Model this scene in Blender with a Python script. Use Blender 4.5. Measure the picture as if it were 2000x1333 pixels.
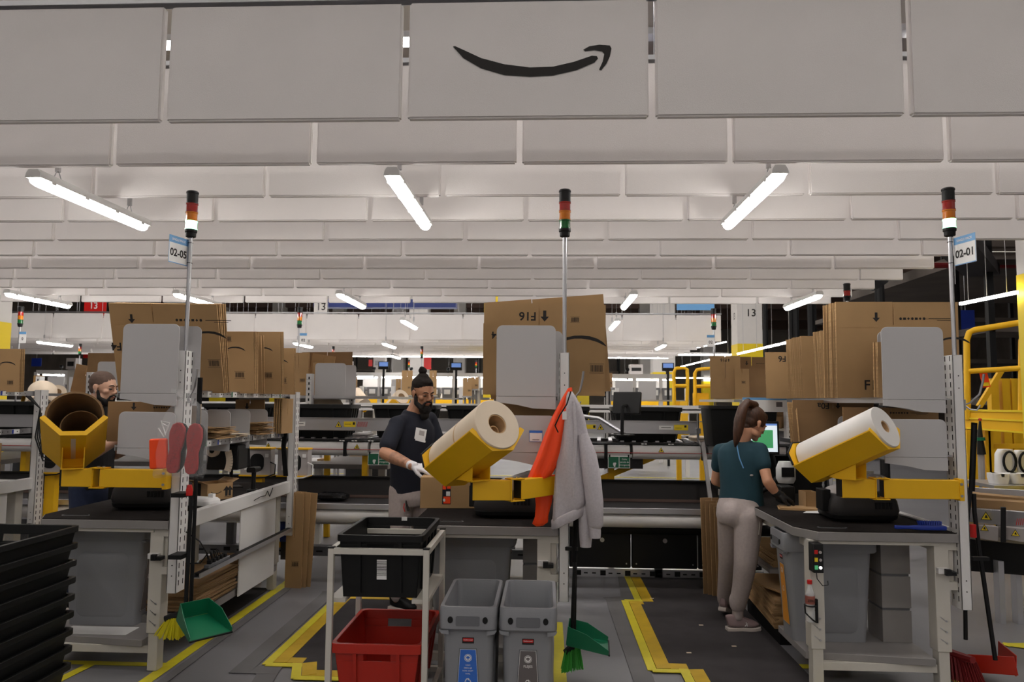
import bpy, bmesh, math, random
from mathutils import Vector, Matrix
random.seed(7)
R = math.radians
S = bpy.context.scene
for o in list(bpy.data.objects):
    bpy.data.objects.remove(o)
COL = S.collection

# ------------------------------------------------------------------ camera
PSI, TH, RO, CH, FPX = R(2.65), R(4.62), R(0.5), 1.6, 1450.0
_f = Vector((-math.sin(PSI)*math.cos(TH), math.cos(PSI)*math.cos(TH), math.sin(TH)))
_r = Vector((math.cos(PSI), math.sin(PSI), 0)); _u = _r.cross(_f)
_r2 = _r*math.cos(RO)+_u*math.sin(RO); _u2 = -_r*math.sin(RO)+_u*math.cos(RO)
cam = bpy.data.objects.new('camera', bpy.data.cameras.new('camera'))
COL.objects.link(cam); S.camera = cam
cam.matrix_world = Matrix(((_r2.x, _u2.x, -_f.x, 0), (_r2.y, _u2.y, -_f.y, 0), (_r2.z, _u2.z, -_f.z, CH), (0, 0, 0, 1)))
cam.data.sensor_width = 36; cam.data.lens = FPX/2000*36; cam.data.clip_end = 200; cam.data.clip_start = 0.05
cam.data.dof.use_dof = True; cam.data.dof.focus_distance = 4.9; cam.data.dof.aperture_fstop = 4.5

def at(px, py, Y):            # a point seen at a pixel, at depth Y
    d = _r2*((px-1000)/FPX)-_u2*((py-666.5)/FPX)+_f
    return Vector((0, 0, CH))+d*(Y/d.y)

# ------------------------------------------------------------------ world, exposure
w = bpy.data.worlds.new('hall_ambient'); S.world = w; w.use_nodes = True
w.node_tree.nodes['Background'].inputs[0].default_value = (0.95, 0.92, 0.88, 1)
w.node_tree.nodes['Background'].inputs[1].default_value = 0.10
S.view_settings.view_transform = 'Standard'; S.view_settings.look = 'None'
S.view_settings.exposure = 0.0; S.view_settings.gamma = 1; S.view_settings.use_curve_mapping = False
LAMP = 27.0                   # radiance of the lamp diffusers

HIGH = 27.0                   # radiance of the high roof lamps above the baffles

# ------------------------------------------------------------------ materials
MATS = {}
def mat(name, col, rough=0.6, metal=0.0, emit=None, es=1.0, noise=0.0, nscale=8.0, bump=0.0, bscale=120.0, alpha=1.0, trans=0.0, stretch=None, coat=0.0, spec=0.5):
    m = bpy.data.materials.new(name); m.use_nodes = True
    nt = m.node_tree; b = nt.nodes['Principled BSDF']
    c = (col[0], col[1], col[2], 1)
    b.inputs['Base Color'].default_value = c
    b.inputs['Roughness'].default_value = rough; b.inputs['Metallic'].default_value = metal
    b.inputs['Specular IOR Level'].default_value = spec
    if coat: b.inputs['Coat Weight'].default_value = coat
    if alpha < 1: b.inputs['Alpha'].default_value = alpha
    if trans: b.inputs['Transmission Weight'].default_value = trans
    if emit:
        b.inputs['Emission Color'].default_value = (*emit, 1); b.inputs['Emission Strength'].default_value = es
    tc = nt.nodes.new('ShaderNodeTexCoord'); src = tc.outputs['Object']
    if stretch:
        mp = nt.nodes.new('ShaderNodeMapping'); mp.inputs['Scale'].default_value = stretch
        nt.links.new(src, mp.inputs[0]); src = mp.outputs[0]
    if noise:
        n = nt.nodes.new('ShaderNodeTexNoise'); n.inputs['Scale'].default_value = nscale; n.inputs['Detail'].default_value = 5
        nt.links.new(src, n.inputs['Vector'])
        mx = nt.nodes.new('ShaderNodeMix'); mx.data_type = 'RGBA'
        k0, k1 = 1-noise, 1+noise
        mx.inputs[6].default_value = (c[0]*k0, c[1]*k0, c[2]*k0, 1); mx.inputs[7].default_value = (min(1, c[0]*k1), min(1, c[1]*k1), min(1, c[2]*k1), 1)
        mr = nt.nodes.new('ShaderNodeMapRange'); mr.inputs[1].default_value = 0.3; mr.inputs[2].default_value = 0.7
        nt.links.new(n.outputs[0], mr.inputs[0]); nt.links.new(mr.outputs[0], mx.inputs[0]); nt.links.new(mx.outputs[2], b.inputs['Base Color'])
    if bump:
        n2 = nt.nodes.new('ShaderNodeTexNoise'); n2.inputs['Scale'].default_value = bscale; n2.inputs['Detail'].default_value = 3
        nt.links.new(src, n2.inputs['Vector'])
        bp = nt.nodes.new('ShaderNodeBump'); bp.inputs['Strength'].default_value = bump; bp.inputs['Distance'].default_value = 0.004
        nt.links.new(n2.outputs[0], bp.inputs['Height']); nt.links.new(bp.outputs[0], b.inputs['Normal'])
    MATS[name] = m; return m

ORDN = ['first', 'second', 'third', 'fourth', 'fifth', 'sixth', 'seventh', 'eighth', 'ninth', 'tenth', 'eleventh', 'twelfth', 'thirteenth', 'fourteenth', 'fifteenth', 'sixteenth', 'seventeenth']
def srgb(r, g, b):
    f = lambda v: (v/255/12.92) if v <= 10 else ((v/255+0.055)/1.055)**2.4
    return (f(r), f(g), f(b))

mat('baffle', srgb(234, 229, 226), 0.95, bump=0.25, bscale=260, noise=0.02, nscale=3)
mat('floor', srgb(122, 121, 124), 0.42, noise=0.10, nscale=1.3, bump=0.08, bscale=60)
mat('mat_rubber', srgb(62, 59, 60), 0.9, spec=0.2, noise=0.12, nscale=6, bump=0.5, bscale=220)
mat('tape', srgb(214, 200, 40), 0.5, noise=0.06, nscale=12)
mat('tape_dark', srgb(196, 160, 22), 0.6, noise=0.08, nscale=12)
mat('tape_grey', srgb(105, 103, 104), 0.6, noise=0.1, nscale=4)
mat('cream_metal', srgb(205, 200, 190), 0.45, noise=0.03, nscale=5)
mat('white_metal', srgb(226, 224, 222), 0.4)
mat('grey_plate', srgb(186, 184, 184), 0.5, bump=0.05)
mat('grey_edge', srgb(140, 136, 134), 0.5, noise=0.05, nscale=9)
mat('steel', srgb(190, 190, 192), 0.28, 0.9)
mat('alu', srgb(200, 200, 204), 0.32, 0.8)
mat('black_top', srgb(36, 32, 31), 0.95, spec=0.12, noise=0.25, nscale=30, bump=0.2, bscale=200)
mat('black', srgb(18, 18, 19), 0.55, spec=0.3)
mat('black_matte', srgb(20, 19, 19), 0.9, spec=0.2)
mat('black_plastic', srgb(24, 24, 25), 0.4, spec=0.35, bump=0.1, bscale=300)
mat('charcoal', srgb(58, 56, 56), 0.5, spec=0.3, bump=0.05)
mat('light_plastic', srgb(176, 170, 168), 0.4)
mat('card', srgb(172, 138, 96), 0.85, noise=0.06, nscale=5, bump=0.03, bscale=40)
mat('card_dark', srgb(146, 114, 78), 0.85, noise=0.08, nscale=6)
mat('card_edge', srgb(196, 158, 110), 0.9, noise=0.25, nscale=90)
mat('ink', srgb(32, 28, 26), 0.7)
mat('ink_soft', srgb(112, 84, 56), 0.8)
mat('yellow', srgb(238, 184, 8), 0.58, noise=0.03, nscale=7, bump=0.03, bscale=400)
mat('yellow_bright', srgb(238, 208, 30), 0.5)
mat('paper', srgb(222, 205, 182), 0.8, noise=0.03, nscale=9)
mat('paper_kraft', srgb(196, 160, 116), 0.85, noise=0.08, nscale=9)
mat('core_brown', srgb(120, 92, 60), 0.9, noise=0.1)
mat('bin_grey', srgb(136, 137, 141), 0.45, bump=0.12, bscale=180)
mat('bin_grey_dark', srgb(104, 105, 109), 0.5, bump=0.12, bscale=180)
mat('tote_black', srgb(15, 16, 16), 0.5, spec=0.3, bump=0.1, bscale=200)
mat('tote_red', srgb(176, 36, 18), 0.4, bump=0.08, bscale=200)
mat('blue_label', srgb(52, 110, 204), 0.45)
mat('grey_label', srgb(104, 98, 98), 0.5)
mat('orange_label', srgb(226, 150, 40), 0.5)
mat('white', srgb(236, 235, 233), 0.5)
mat('white_paint', srgb(214, 210, 205), 0.6, noise=0.02)
mat('red', srgb(196, 26, 22), 0.4)
mat('red_dark', srgb(120, 20, 24), 0.6)
mat('green', srgb(10, 104, 70), 0.38, bump=0.05)
mat('green_sign', srgb(20, 100, 70), 0.5)
mat('green_bristle', srgb(70, 180, 70), 0.6)
mat('yellow_bristle', srgb(226, 214, 30), 0.6)
mat('blue', srgb(24, 52, 150), 0.5)
mat('blue_light', srgb(110, 168, 220), 0.5)
mat('navy_duct', srgb(30, 50, 120), 0.5)
mat('lens_red', srgb(170, 24, 12), 0.12, coat=0.6)
mat('lens_amber', srgb(230, 130, 10), 0.12, coat=0.6)
mat('lens_green', srgb(16, 110, 50), 0.12, coat=0.6)
mat('lens_green_lit', srgb(60, 220, 130), 0.2, emit=(0.45, 1.0, 0.62), es=2.6)
mat('lamp_glow', (1, 1, 1), 0.4, emit=(1.0, 0.965, 0.92), es=LAMP)
mat('lamp_line', (1, 1, 1), 0.4, emit=(1.0, 0.97, 0.94), es=16.0)
mat('lamp_high', (1, 1, 1), 0.4, emit=(1.0, 0.955, 0.92), es=HIGH)
mat('lamp_high_front', (1, 1, 1), 0.4, emit=(1.0, 0.955, 0.92), es=HIGH*.42)
mat('lamp_body', srgb(205, 203, 200), 0.45)
mat('screen_white', (0.5, 0.5, 0.5), 0.3, emit=srgb(214, 228, 236), es=0.9)
mat('screen_green', (0.1, 0.3, 0.15), 0.3, emit=srgb(50, 138, 84), es=0.8)
mat('screen_blue', (0.1, 0.15, 0.3), 0.3, emit=srgb(96, 132, 196), es=0.8)
mat('led_white', (1, 1, 1), 0.3, emit=(1, 1, 1), es=2)
mat('dark_hall', srgb(84, 76, 70), 0.9, noise=0.2, nscale=1.5)
mat('ceiling_white', srgb(176, 168, 158), 0.9, noise=0.04, nscale=0.6)
mat('beam_brown', srgb(112, 92, 84), 0.8)
mat('skin_man', srgb(178, 128, 98), 0.5, noise=0.05, nscale=14, bump=0.05)
mat('skin_tattoo', srgb(158, 114, 88), 0.5, noise=0.35, nscale=26)
mat('skin_woman', srgb(216, 160, 128), 0.5, noise=0.04, nscale=14)
mat('skin_pale', srgb(214, 168, 142), 0.5, noise=0.05, nscale=14)
mat('hair_dark', srgb(30, 22, 18), 0.75, spec=0.25, bump=0.9, bscale=60, stretch=(6, 6, 1.2))
mat('hair_brown', srgb(70, 42, 26), 0.4, noise=0.45, nscale=26, bump=0.8, bscale=60, stretch=(5, 5, 0.5))
mat('hair_stubble', srgb(96, 76, 66), 0.8, noise=0.15, nscale=40)
mat('hair_side', srgb(48, 36, 30), 0.85, noise=0.15, nscale=40)
mat('beard', srgb(20, 15, 13), 0.8, bump=1.0, bscale=130)
mat('lip', srgb(150, 84, 72), 0.5)
mat('eye_white', srgb(140, 128, 120), 0.2)
mat('iris', srgb(40, 26, 18), 0.15)
mat('cloth_navy', srgb(22, 25, 38), 0.9, bump=0.3, bscale=500)
mat('cloth_teal', srgb(26, 62, 74), 0.85, noise=0.06, nscale=5, bump=0.3, bscale=420)
mat('cloth_black', srgb(26, 25, 27), 0.9, bump=0.3, bscale=400)
mat('cloth_grey', srgb(176, 164, 160), 0.95, noise=0.06, nscale=60, bump=0.35, bscale=380)
mat('cloth_hoodie', srgb(192, 186, 190), 0.95, noise=0.07, nscale=90, bump=0.35, bscale=380)
mat('cloth_orange', srgb(255, 74, 8), 0.5, bump=0.1)
mat('denim', srgb(30, 40, 66), 0.9, noise=0.1, nscale=50)
mat('glove_white', srgb(214, 210, 212), 0.85, bump=0.3, bscale=300)
mat('glove_black', srgb(24, 22, 22), 0.7)
mat('shoe_mauve', srgb(150, 128, 128), 0.8, bump=0.3, bscale=300)
mat('shoe_sole', srgb(210, 198, 190), 0.6)
mat('rubber_red', srgb(168, 24, 26), 0.55, bump=0.1)
mat('clear_film', (0.95, 0.95, 0.95), 0.18, alpha=0.10, bump=1.0, bscale=22)
mat('clear_plastic', (0.9, 0.92, 0.94), 0.08, alpha=0.35)
mat('black_film', srgb(24, 24, 26), 0.15, bump=1.0, bscale=28)

# ------------------------------------------------------------------ helpers
def newmesh(name, vs, fs, mats, mi=None, smooth=True, ang=38):
    me = bpy.data.meshes.new(name); me.from_pydata([tuple(v) for v in vs], [], fs)
    for m in mats: me.materials.append(MATS[m] if isinstance(m, str) else m)
    if mi and len(mats) > 1: me.polygons.foreach_set('material_index', mi)
    bm = bmesh.new(); bm.from_mesh(me); bmesh.ops.recalc_face_normals(bm, faces=bm.faces); bm.to_mesh(me); bm.free()
    if smooth:
        me.polygons.foreach_set('use_smooth', [True]*len(me.polygons)); me.set_sharp_from_angle(angle=R(ang))
    me.update(); return me

def tag(o, label=None, cat=None, group=None, kind=None):
    if label: o['label'] = label
    if cat: o['category'] = cat
    if group: o['group'] = group
    if kind: o['kind'] = kind
    return o

def thing(name, label, cat, loc=(0, 0, 0), rz=0.0, group=None):
    o = bpy.data.objects.new(name, None); COL.objects.link(o)
    o.location = loc; o.rotation_euler = (0, 0, rz); o.empty_display_size = 0.1
    return tag(o, label, cat, group)

def mw(o):
    return Matrix.Translation(o.location) @ o.rotation_euler.to_matrix().to_4x4()

class MB:
    def __init__(s, M=None): s.v = []; s.f = []; s.m = []; s.M = M or Matrix(); s.cur = 0
    def add(s, vs, fs):
        b = len(s.v); s.v += [s.M @ Vector(v) for v in vs]; s.f += [[b+i for i in f] for f in fs]; s.m += [s.cur]*len(fs)
    def box(s, x0, x1, y0, y1, z0, z1, T=None):
        vs = [(x, y, z) for z in (z0, z1) for y in (y0, y1) for x in (x0, x1)]
        if T: vs = [T @ Vector(v) for v in vs]
        s.add(vs, [(0, 2, 3, 1), (4, 5, 7, 6), (0, 1, 5, 4), (2, 6, 7, 3), (0, 4, 6, 2), (1, 3, 7, 5)]); return s
    def taper(s, b, t, z0, z1):   # b,t = (x0,x1,y0,y1)
        vs = [(x, y, z0) for y in b[2:] for x in b[:2]]+[(x, y, z1) for y in t[2:] for x in t[:2]]
        s.add(vs, [(0, 2, 3, 1), (4, 5, 7, 6), (0, 1, 5, 4), (2, 6, 7, 3), (0, 4, 6, 2), (1, 3, 7, 5)]); return s
    def bar(s, p0, p1, w, h=None, up=(0, 0, 1)):
        h = h or w; p0 = Vector(p0); p1 = Vector(p1); d = (p1-p0).normalized(); up = Vector(up)
        if abs(d.dot(up)) > 0.98: up = Vector((0, 1, 0))
        a = d.cross(up).normalized(); c = a.cross(d).normalized()
        vs = [p+a*(i*w/2)+c*(j*h/2) for p in (p0, p1) for i, j in ((-1, -1), (1, -1), (1, 1), (-1, 1))]
        s.add(vs, [(3, 2, 1, 0), (4, 5, 6, 7), (0, 1, 5, 4), (1, 2, 6, 5), (2, 3, 7, 6), (3, 0, 4, 7)]); return s
    def prism(s, pts, F, d):      # polygon in frame F extruded along +z by d
        n = len(pts); vs = [F @ Vector((x, y, 0)) for x, y in pts]+[F @ Vector((x, y, d)) for x, y in pts]
        s.add(vs, [list(range(n))[::-1], list(range(n, 2*n))]+[(i, (i+1) % n, n+(i+1) % n, n+i) for i in range(n)]); return s
    def poly(s, pts, F):
        s.add([F @ Vector((x, y, 0)) for x, y in pts], [list(range(len(pts)))]); return s
    def cyl(s, p0, p1, r0, r1=None, n=14, caps=True):
        r1 = r0 if r1 is None else r1
        p0 = Vector(p0); p1 = Vector(p1); d = (p1-p0).normalized()
        a = d.orthogonal().normalized(); c = d.cross(a)
        vs = [p+(a*math.cos(t)+c*math.sin(t))*r for p, r in ((p0, r0), (p1, r1)) for t in [2*math.pi*i/n for i in range(n)]]
        fs = [(i, (i+1) % n, n+(i+1) % n, n+i) for i in range(n)]
        if caps: fs += [list(range(n))[::-1], list(range(n, 2*n))]
        s.add(vs, fs); return s
    def tube(s, pts, r, n=8, close=False):
        pts = [Vector(p) for p in pts]; m = len(pts); rr = r if isinstance(r, (list, tuple)) else [r]*m
        vs = []; a = None
        for i, p in enumerate(pts):
            d = (pts[min(i+1, m-1)]-pts[max(i-1, 0)]).normalized()
            a = d.orthogonal().normalized() if a is None else (a-d*a.dot(d)).normalized()
            c = d.cross(a)
            vs += [p+(a*math.cos(t)+c*math.sin(t))*rr[i] for t in [2*math.pi*k/n for k in range(n)]]
        fs = [(i*n+k, i*n+(k+1) % n, (i+1)*n+(k+1) % n, (i+1)*n+k) for i in range(m-1) for k in range(n)]
        fs += [list(range(n))[::-1], list(range((m-1)*n, m*n))]
        s.add(vs, fs); return s
    def lathe(s, prof, T=None, n=20, caps=True):
        T = T or Matrix(); vs = []
        for r, z in prof: vs += [T @ Vector((r*math.cos(2*math.pi*k/n), r*math.sin(2*math.pi*k/n), z)) for k in range(n)]
        m = len(prof); fs = [(i*n+k, i*n+(k+1) % n, (i+1)*n+(k+1) % n, (i+1)*n+k) for i in range(m-1) for k in range(n)]
        if caps: fs += [list(range(n))[::-1], list(range((m-1)*n, m*n))]
        s.add(vs, fs); return s
    def loft(s, secs, caps=True):   # list of equal-length loops of points
        n = len(secs[0]); vs = [p for q in secs for p in q]; m = len(secs)
        fs = [(i*n+k, i*n+(k+1) % n, (i+1)*n+(k+1) % n, (i+1)*n+k) for i in range(m-1) for k in range(n)]
        if caps: fs += [list(range(n))[::-1], list(range((m-1)*n, m*n))]
        s.add(vs, fs); return s
    def ball(s, c, r, n=14, T=None):
        rx, ry, rz = r if isinstance(r, (tuple, list)) else (r, r, r); c = Vector(c); vs = [c+Vector((0, 0, -rz))]; m = n//2
        T = T or Matrix()
        vs = []
        rings = []
        for i in range(1, m):
            ph = math.pi*i/m-math.pi/2
            rings.append([c+T @ Vector((rx*math.cos(ph)*math.cos(2*math.pi*k/n), ry*math.cos(ph)*math.sin(2*math.pi*k/n), rz*math.sin(ph))) for k in range(n)])
        s.loft(rings); return s
    def cap(s, p0, r0, p1, r1, n=12):   # capsule
        s.cyl(p0, p1, r0, r1, n); s.ball(p0, r0*1.0, n); s.ball(p1, r1*1.0, n); return s
    def build(s, name, m, parent=None, bevel=0, seg=2, smooth=True, ang=38, label=None, remesh=0, sub=0, msmooth=0):
        mats = m if isinstance(m, (list, tuple)) else [m]
        me = newmesh(name, s.v, s.f, mats, s.m, smooth, ang)
        o = bpy.data.objects.new(name, me); COL.objects.link(o)
        if parent: o.parent = parent
        if remesh:
            md = o.modifiers.new('remesh', 'REMESH'); md.mode = 'VOXEL'; md.voxel_size = remesh; md.use_smooth_shade = True
            md = o.modifiers.new('smooth', 'SMOOTH'); md.iterations = msmooth or 6; md.factor = 0.5
        if bevel:
            b = o.modifiers.new('bevel', 'BEVEL'); b.width = bevel; b.segments = seg; b.limit_method = 'ANGLE'; b.angle_limit = R(40); b.harden_normals = False
        if sub:
            md = o.modifiers.new('sub', 'SUBSURF'); md.levels = sub; md.render_levels = sub
        if label: o['label'] = label
        return o
    def solo(s, name, m, label, cat, group=None, kind=None, **k):   # one-mesh thing; origin moved to its base centre
        lo = Vector([min(v[i] for v in s.v) for i in range(3)]); hi = Vector([max(v[i] for v in s.v) for i in range(3)])
        c = Vector(((lo.x+hi.x)/2, (lo.y+hi.y)/2, lo.z)); s.v = [v-c for v in s.v]
        o = s.build(name, m, None, **k); o.location = c
        return tag(o, label, cat, group, kind)

def W(root): return MB(mw(root).inverted())

def fr(o, x, y):                      # frame: origin, x axis, y axis
    x = Vector(x).normalized(); y = Vector(y); z = x.cross(y).normalized(); y = z.cross(x)
    return Matrix(((x.x, y.x, z.x, o[0]), (x.y, y.y, z.y, o[1]), (x.z, y.z, z.z, o[2]), (0, 0, 0, 1)))

_TX = {}
def text(mb, body, size, F, align='CENTER', bold=0.0):
    k = (body, align, bold)
    if k not in _TX:
        cu = bpy.data.curves.new('t', 'FONT'); cu.body = body; cu.align_x = align; cu.align_y = 'CENTER'; cu.size = 1; cu.offset = bold; cu.resolution_u = 3
        o = bpy.data.objects.new('t', cu); me = bpy.data.meshes.new_from_object(o)
        _TX[k] = ([tuple(v.co) for v in me.vertices], [list(p.vertices) for p in me.polygons])
        bpy.data.objects.remove(o); bpy.data.meshes.remove(me)
    vs, fs = _TX[k]
    mb.add([F @ Vector((x*size, y*size, 0)) for x, y, z in vs], fs)

def copy_tree(o, parent=None):
    c = o.copy(); COL.objects.link(c)
    if parent is not None: c.parent = parent
    for ch in list(KIDS.get(o.name, [])) or [q for q in o.children]: copy_tree(ch, c)
    return c
KIDS = {}

def rrect(w, h, r, n=4, cx=0, cy=0, corners=(1, 1, 1, 1)):   # corners: bl, br, tr, tl
    pts = []
    for i, (sx, sy, a) in enumerate(((-1, -1, 180), (1, -1, 270), (1, 1, 0), (-1, 1, 90))):
        if corners[i]:
            for k in range(n+1):
                t = R(a+90*k/n); pts.append((cx+sx*(w/2-r)+r*math.cos(t), cy+sy*(h/2-r)+r*math.sin(t)))
        else: pts.append((cx+sx*w/2, cy+sy*h/2))
    return pts

SMILE = [(884, 88), (905, 112), (940, 133), (985, 147), (1035, 151), (1080, 149), (1125, 139), (1160, 124), (1167, 116), (1165, 111), (1155, 110), (1120, 122), (1080, 131), (1035, 132), (985, 125), (940, 112), (905, 95), (888, 87)]
ARROWT = [(1138, 98), (1150, 91), (1170, 88), (1190, 90), (1193, 96), (1190, 112), (1183, 127), (1173, 140), (1169, 138), (1176, 122), (1179, 107), (1175, 102), (1160, 99), (1142, 101)]
def smile(mb, F, width, flip=1):
    k = width/310.0
    for P in (SMILE, ARROWT): mb.poly([((x-1039)*k*flip, (119-y)*k*flip) for x, y in P], F)
def arrow(mb, F, s):     # arrow pointing to +y, height s
    mb.poly([(-.14*s, -.5*s), (.14*s, -.5*s), (.14*s, .05*s), (.38*s, .05*s), (0, .5*s), (-.38*s, .05*s), (-.14*s, .05*s)], F)
def barcode(mb, F, w, h, n=14, seed=1, frame=False):
    rn = random.Random(seed); x = -w/2
    while x < w/2-w/n*.4:
        b = w/n*rn.uniform(.25, .75); mb.poly([(x, -h/2), (x+b, -h/2), (x+b, h/2), (x, h/2)], F); x += b+w/n*rn.uniform(.3, .6)
    if frame:
        for y in (-h*.72, h*.66): mb.poly([(-w*.6, y), (w*.6, y), (w*.6, y+h*.05), (-w*.6, y+h*.05)], F)
def off(F, x, y, z=0.0, rot=0.0): return F @ Matrix.Translation((x, y, z)) @ Matrix.Rotation(R(rot), 4, 'Z')
def rect(mb, F, x0, y0, x1, y1): mb.poly([(x0, y0), (x1, y0), (x1, y1), (x0, y1)], F)

# ================================================================== SETTING
def struct(mb, name, m, parent=None, **k):
    o = mb.build(name, m, parent, **k)
    if parent is None: o['kind'] = 'structure'
    return o
floor = struct(MB().box(-26, 24, -9, 62, -0.15, 0), 'floor', 'floor')
ceil = struct(MB().box(-26, 24, -9, 62, 8.0, 8.2), 'ceiling', 'ceiling_white')
mb = MB()
for i in range(10): mb.box(-26, 24, 1+i*6.2, 1.35+i*6.2, 7.2, 8.0)
for i in range(8): mb.box(-22+i*6, -21.8+i*6, -9, 62, 7.5, 8.0)
struct(mb, 'beam', 'beam_brown', ceil)
mb = MB()
for x, y in ((-2.5, 3), (2, 9), (6, 7)): mb.box(x-.35, x+.35, y-2.5, y+6, 5.6, 6.0)
struct(mb, 'duct', 'navy_duct', ceil)
wall_back = struct(MB().box(-26, 24, 62, 62.2, 0, 8), 'wall_back', 'ceiling_white')
wall_left = struct(MB().box(-26.2, -26, -9, 62, 0, 8), 'wall_left', 'dark_hall')
wall_right = struct(MB().box(24, 24.2, -9, 62, 0, 8), 'wall_right', 'dark_hall')
wall_front = struct(MB().box(-26, 24, -9.2, -9, 0, 8), 'wall_front', 'white_paint')

# floor markings ---------------------------------------------------
_Z = [0]
def strip(pts, wd, name, m, z=0.0015, th=0.0012):
    mb = MB(); _Z[0] += .0005 if m == 'tape' else .0001; z += _Z[0]
    for (x0, y0), (x1, y1) in zip(pts[:-1], pts[1:]):
        d = Vector((x1-x0, y1-y0, 0)).normalized()*wd/2; z += .0004
        mb.bar((x0-d.x, y0-d.y, z), (x1+d.x, y1+d.y, z), wd, th)
    return mb.build(name, m, floor)
strip([(-2.25, 3.0), (-2.25, 6.6)], 0.075, 'floor_tape', 'tape')
strip([(-3.35, 4.50), (-2.25, 4.50)], 0.06, 'floor_tape', 'tape')
strip([(-2.85, 3.2), (-2.72, 4.47)], 0.06, 'floor_tape', 'tape')
strip([(0.09, 3.2), (0.09, 5.5)], 0.075, 'floor_tape', 'tape')
strip([(1.30, 4.74), (2.0, 4.74)], 0.07, 'floor_tape', 'tape')
strip([(1.38, 4.72), (1.62, 4.2)], 0.07, 'floor_tape', 'tape')
strip([(2.5, 4.2), (2.15, 5.4)], 0.07, 'floor_tape', 'tape')
strip([(3.7, 5.30), (3.1, 5.25), (3.7, 4.95)], 0.07, 'floor_tape', 'tape')
strip([(0.52, 3.3), (0.57, 4.45), (0.55, 6.2), (0.68, 6.24), (0.72, 6.9)], 0.12, 'floor_tape', 'tape_grey', 0.0007, 0.0008)
strip([(-1.46, 3.4), (-1.62, 4.45), (-1.78, 4.45), (-1.78, 6.2), (-1.55, 6.25)], 0.12, 'floor_tape', 'tape_grey', 0.0007, 0.0008)
strip([(-2.15, 4.2), (-2.17, 6.3)], 0.06, 'floor_tape', 'tape_grey', 0.0007, 0.0008)
strip([(-9, 16.0), (6, 16.0)], 0.1, 'floor_tape', 'tape', 0.002)
strip([(-9, 13.2), (6, 13.2)], 0.1, 'floor_tape', 'tape', 0.002)
strip([(1.5, 10.5), (1.0, 15.5)], 0.1, 'floor_tape', 'tape', 0.002)
for x, y in ((-.95, 5.2), (1.1, 5.5), (1.35, 4.4), (.9, 4.9), (1.22, 5.05), (.85, 6.2)):
    MB().box(x, x+.03, y, y+.012, 0.013, 0.017, Matrix.Rotation(0, 4, 'Z')).solo('paper_scrap', 'paper', 'tiny scrap of paper lying on the dark rubber mat', 'litter', 'paper scraps on the rubber mats')

def floor_mat(outer, wd, label, sl):
    root = thing('rubber_mat', label, 'mat', (outer[0][0], outer[0][1], 0))
    W(root).prism(outer, Matrix.Translation((0, 0, 0.0025)), 0.009).build('rubber_field', 'mat_rubber', root)
    for i in range(len(outer)-1):
        if i in sl: continue
        (x0, y0), (x1, y1) = outer[i], outer[i+1]
        m = W(root); d = Vector((x1-x0, y1-y0, 0)).normalized(); nrm = Vector((-d.y, d.x, 0))
        a = Vector((x0, y0, 0)); b = Vector((x1, y1, 0)); s = 1
        # ramp strip: wedge inside edge; tape strip outside
        p = [a-d*0, b, b+nrm*wd, a+nrm*wd]
        m.add([Vector((q.x, q.y, z)) for q, z in zip(p, (.0118, .0118, .0145, .0145))]+[Vector((q.x, q.y, .003)) for q in p], [(0, 1, 2, 3), (4, 5, 6, 7), (0, 1, 5, 4), (1, 2, 6, 5), (2, 3, 7, 6), (3, 0, 4, 7)])
        m.build('edge_ramp', 'tape_dark', root)
        m = W(root); off_ = nrm*(-.03)
        m.bar(a+off_-d*.03+Vector((0, 0, .0085+.0004*i)), b+off_+d*.03+Vector((0, 0, .0085+.0004*i)), 0.055, 0.003); m.build('edge_tape', 'tape', root)
    return root
# counter-clockwise outlines so that the ramp lies inside
floor_mat([(1.55, 6.95), (0.78, 6.95), (0.78, 6.12), (0.67, 6.12), (0.67, 4.62), (0.86, 4.62), (0.86, 3.1), (1.55, 3.1)], 0.085, 'dark rubber mat with yellow edging under the woman in teal', (0, 6))
floor_mat([(-0.75, 6.10), (-1.64, 6.10), (-1.64, 4.56), (-1.46, 4.56), (-1.40, 4.36), (-0.80, 4.36)], 0.085, 'dark rubber mat with yellow edging under the man with the bun', ())
floor_mat([(-3.15, 6.10), (-4.0, 6.10), (-4.0, 4.9), (-3.15, 4.9)], 0.085, 'dark rubber mat under the man in the black t-shirt', ())
floor_mat([(-2.32, 6.3), (-3.05, 6.3), (-3.05, 5.1), (-2.32, 5.1)], 0.02, 'black rubber sheet on the floor below the left bench', (0, 1, 2))

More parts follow.
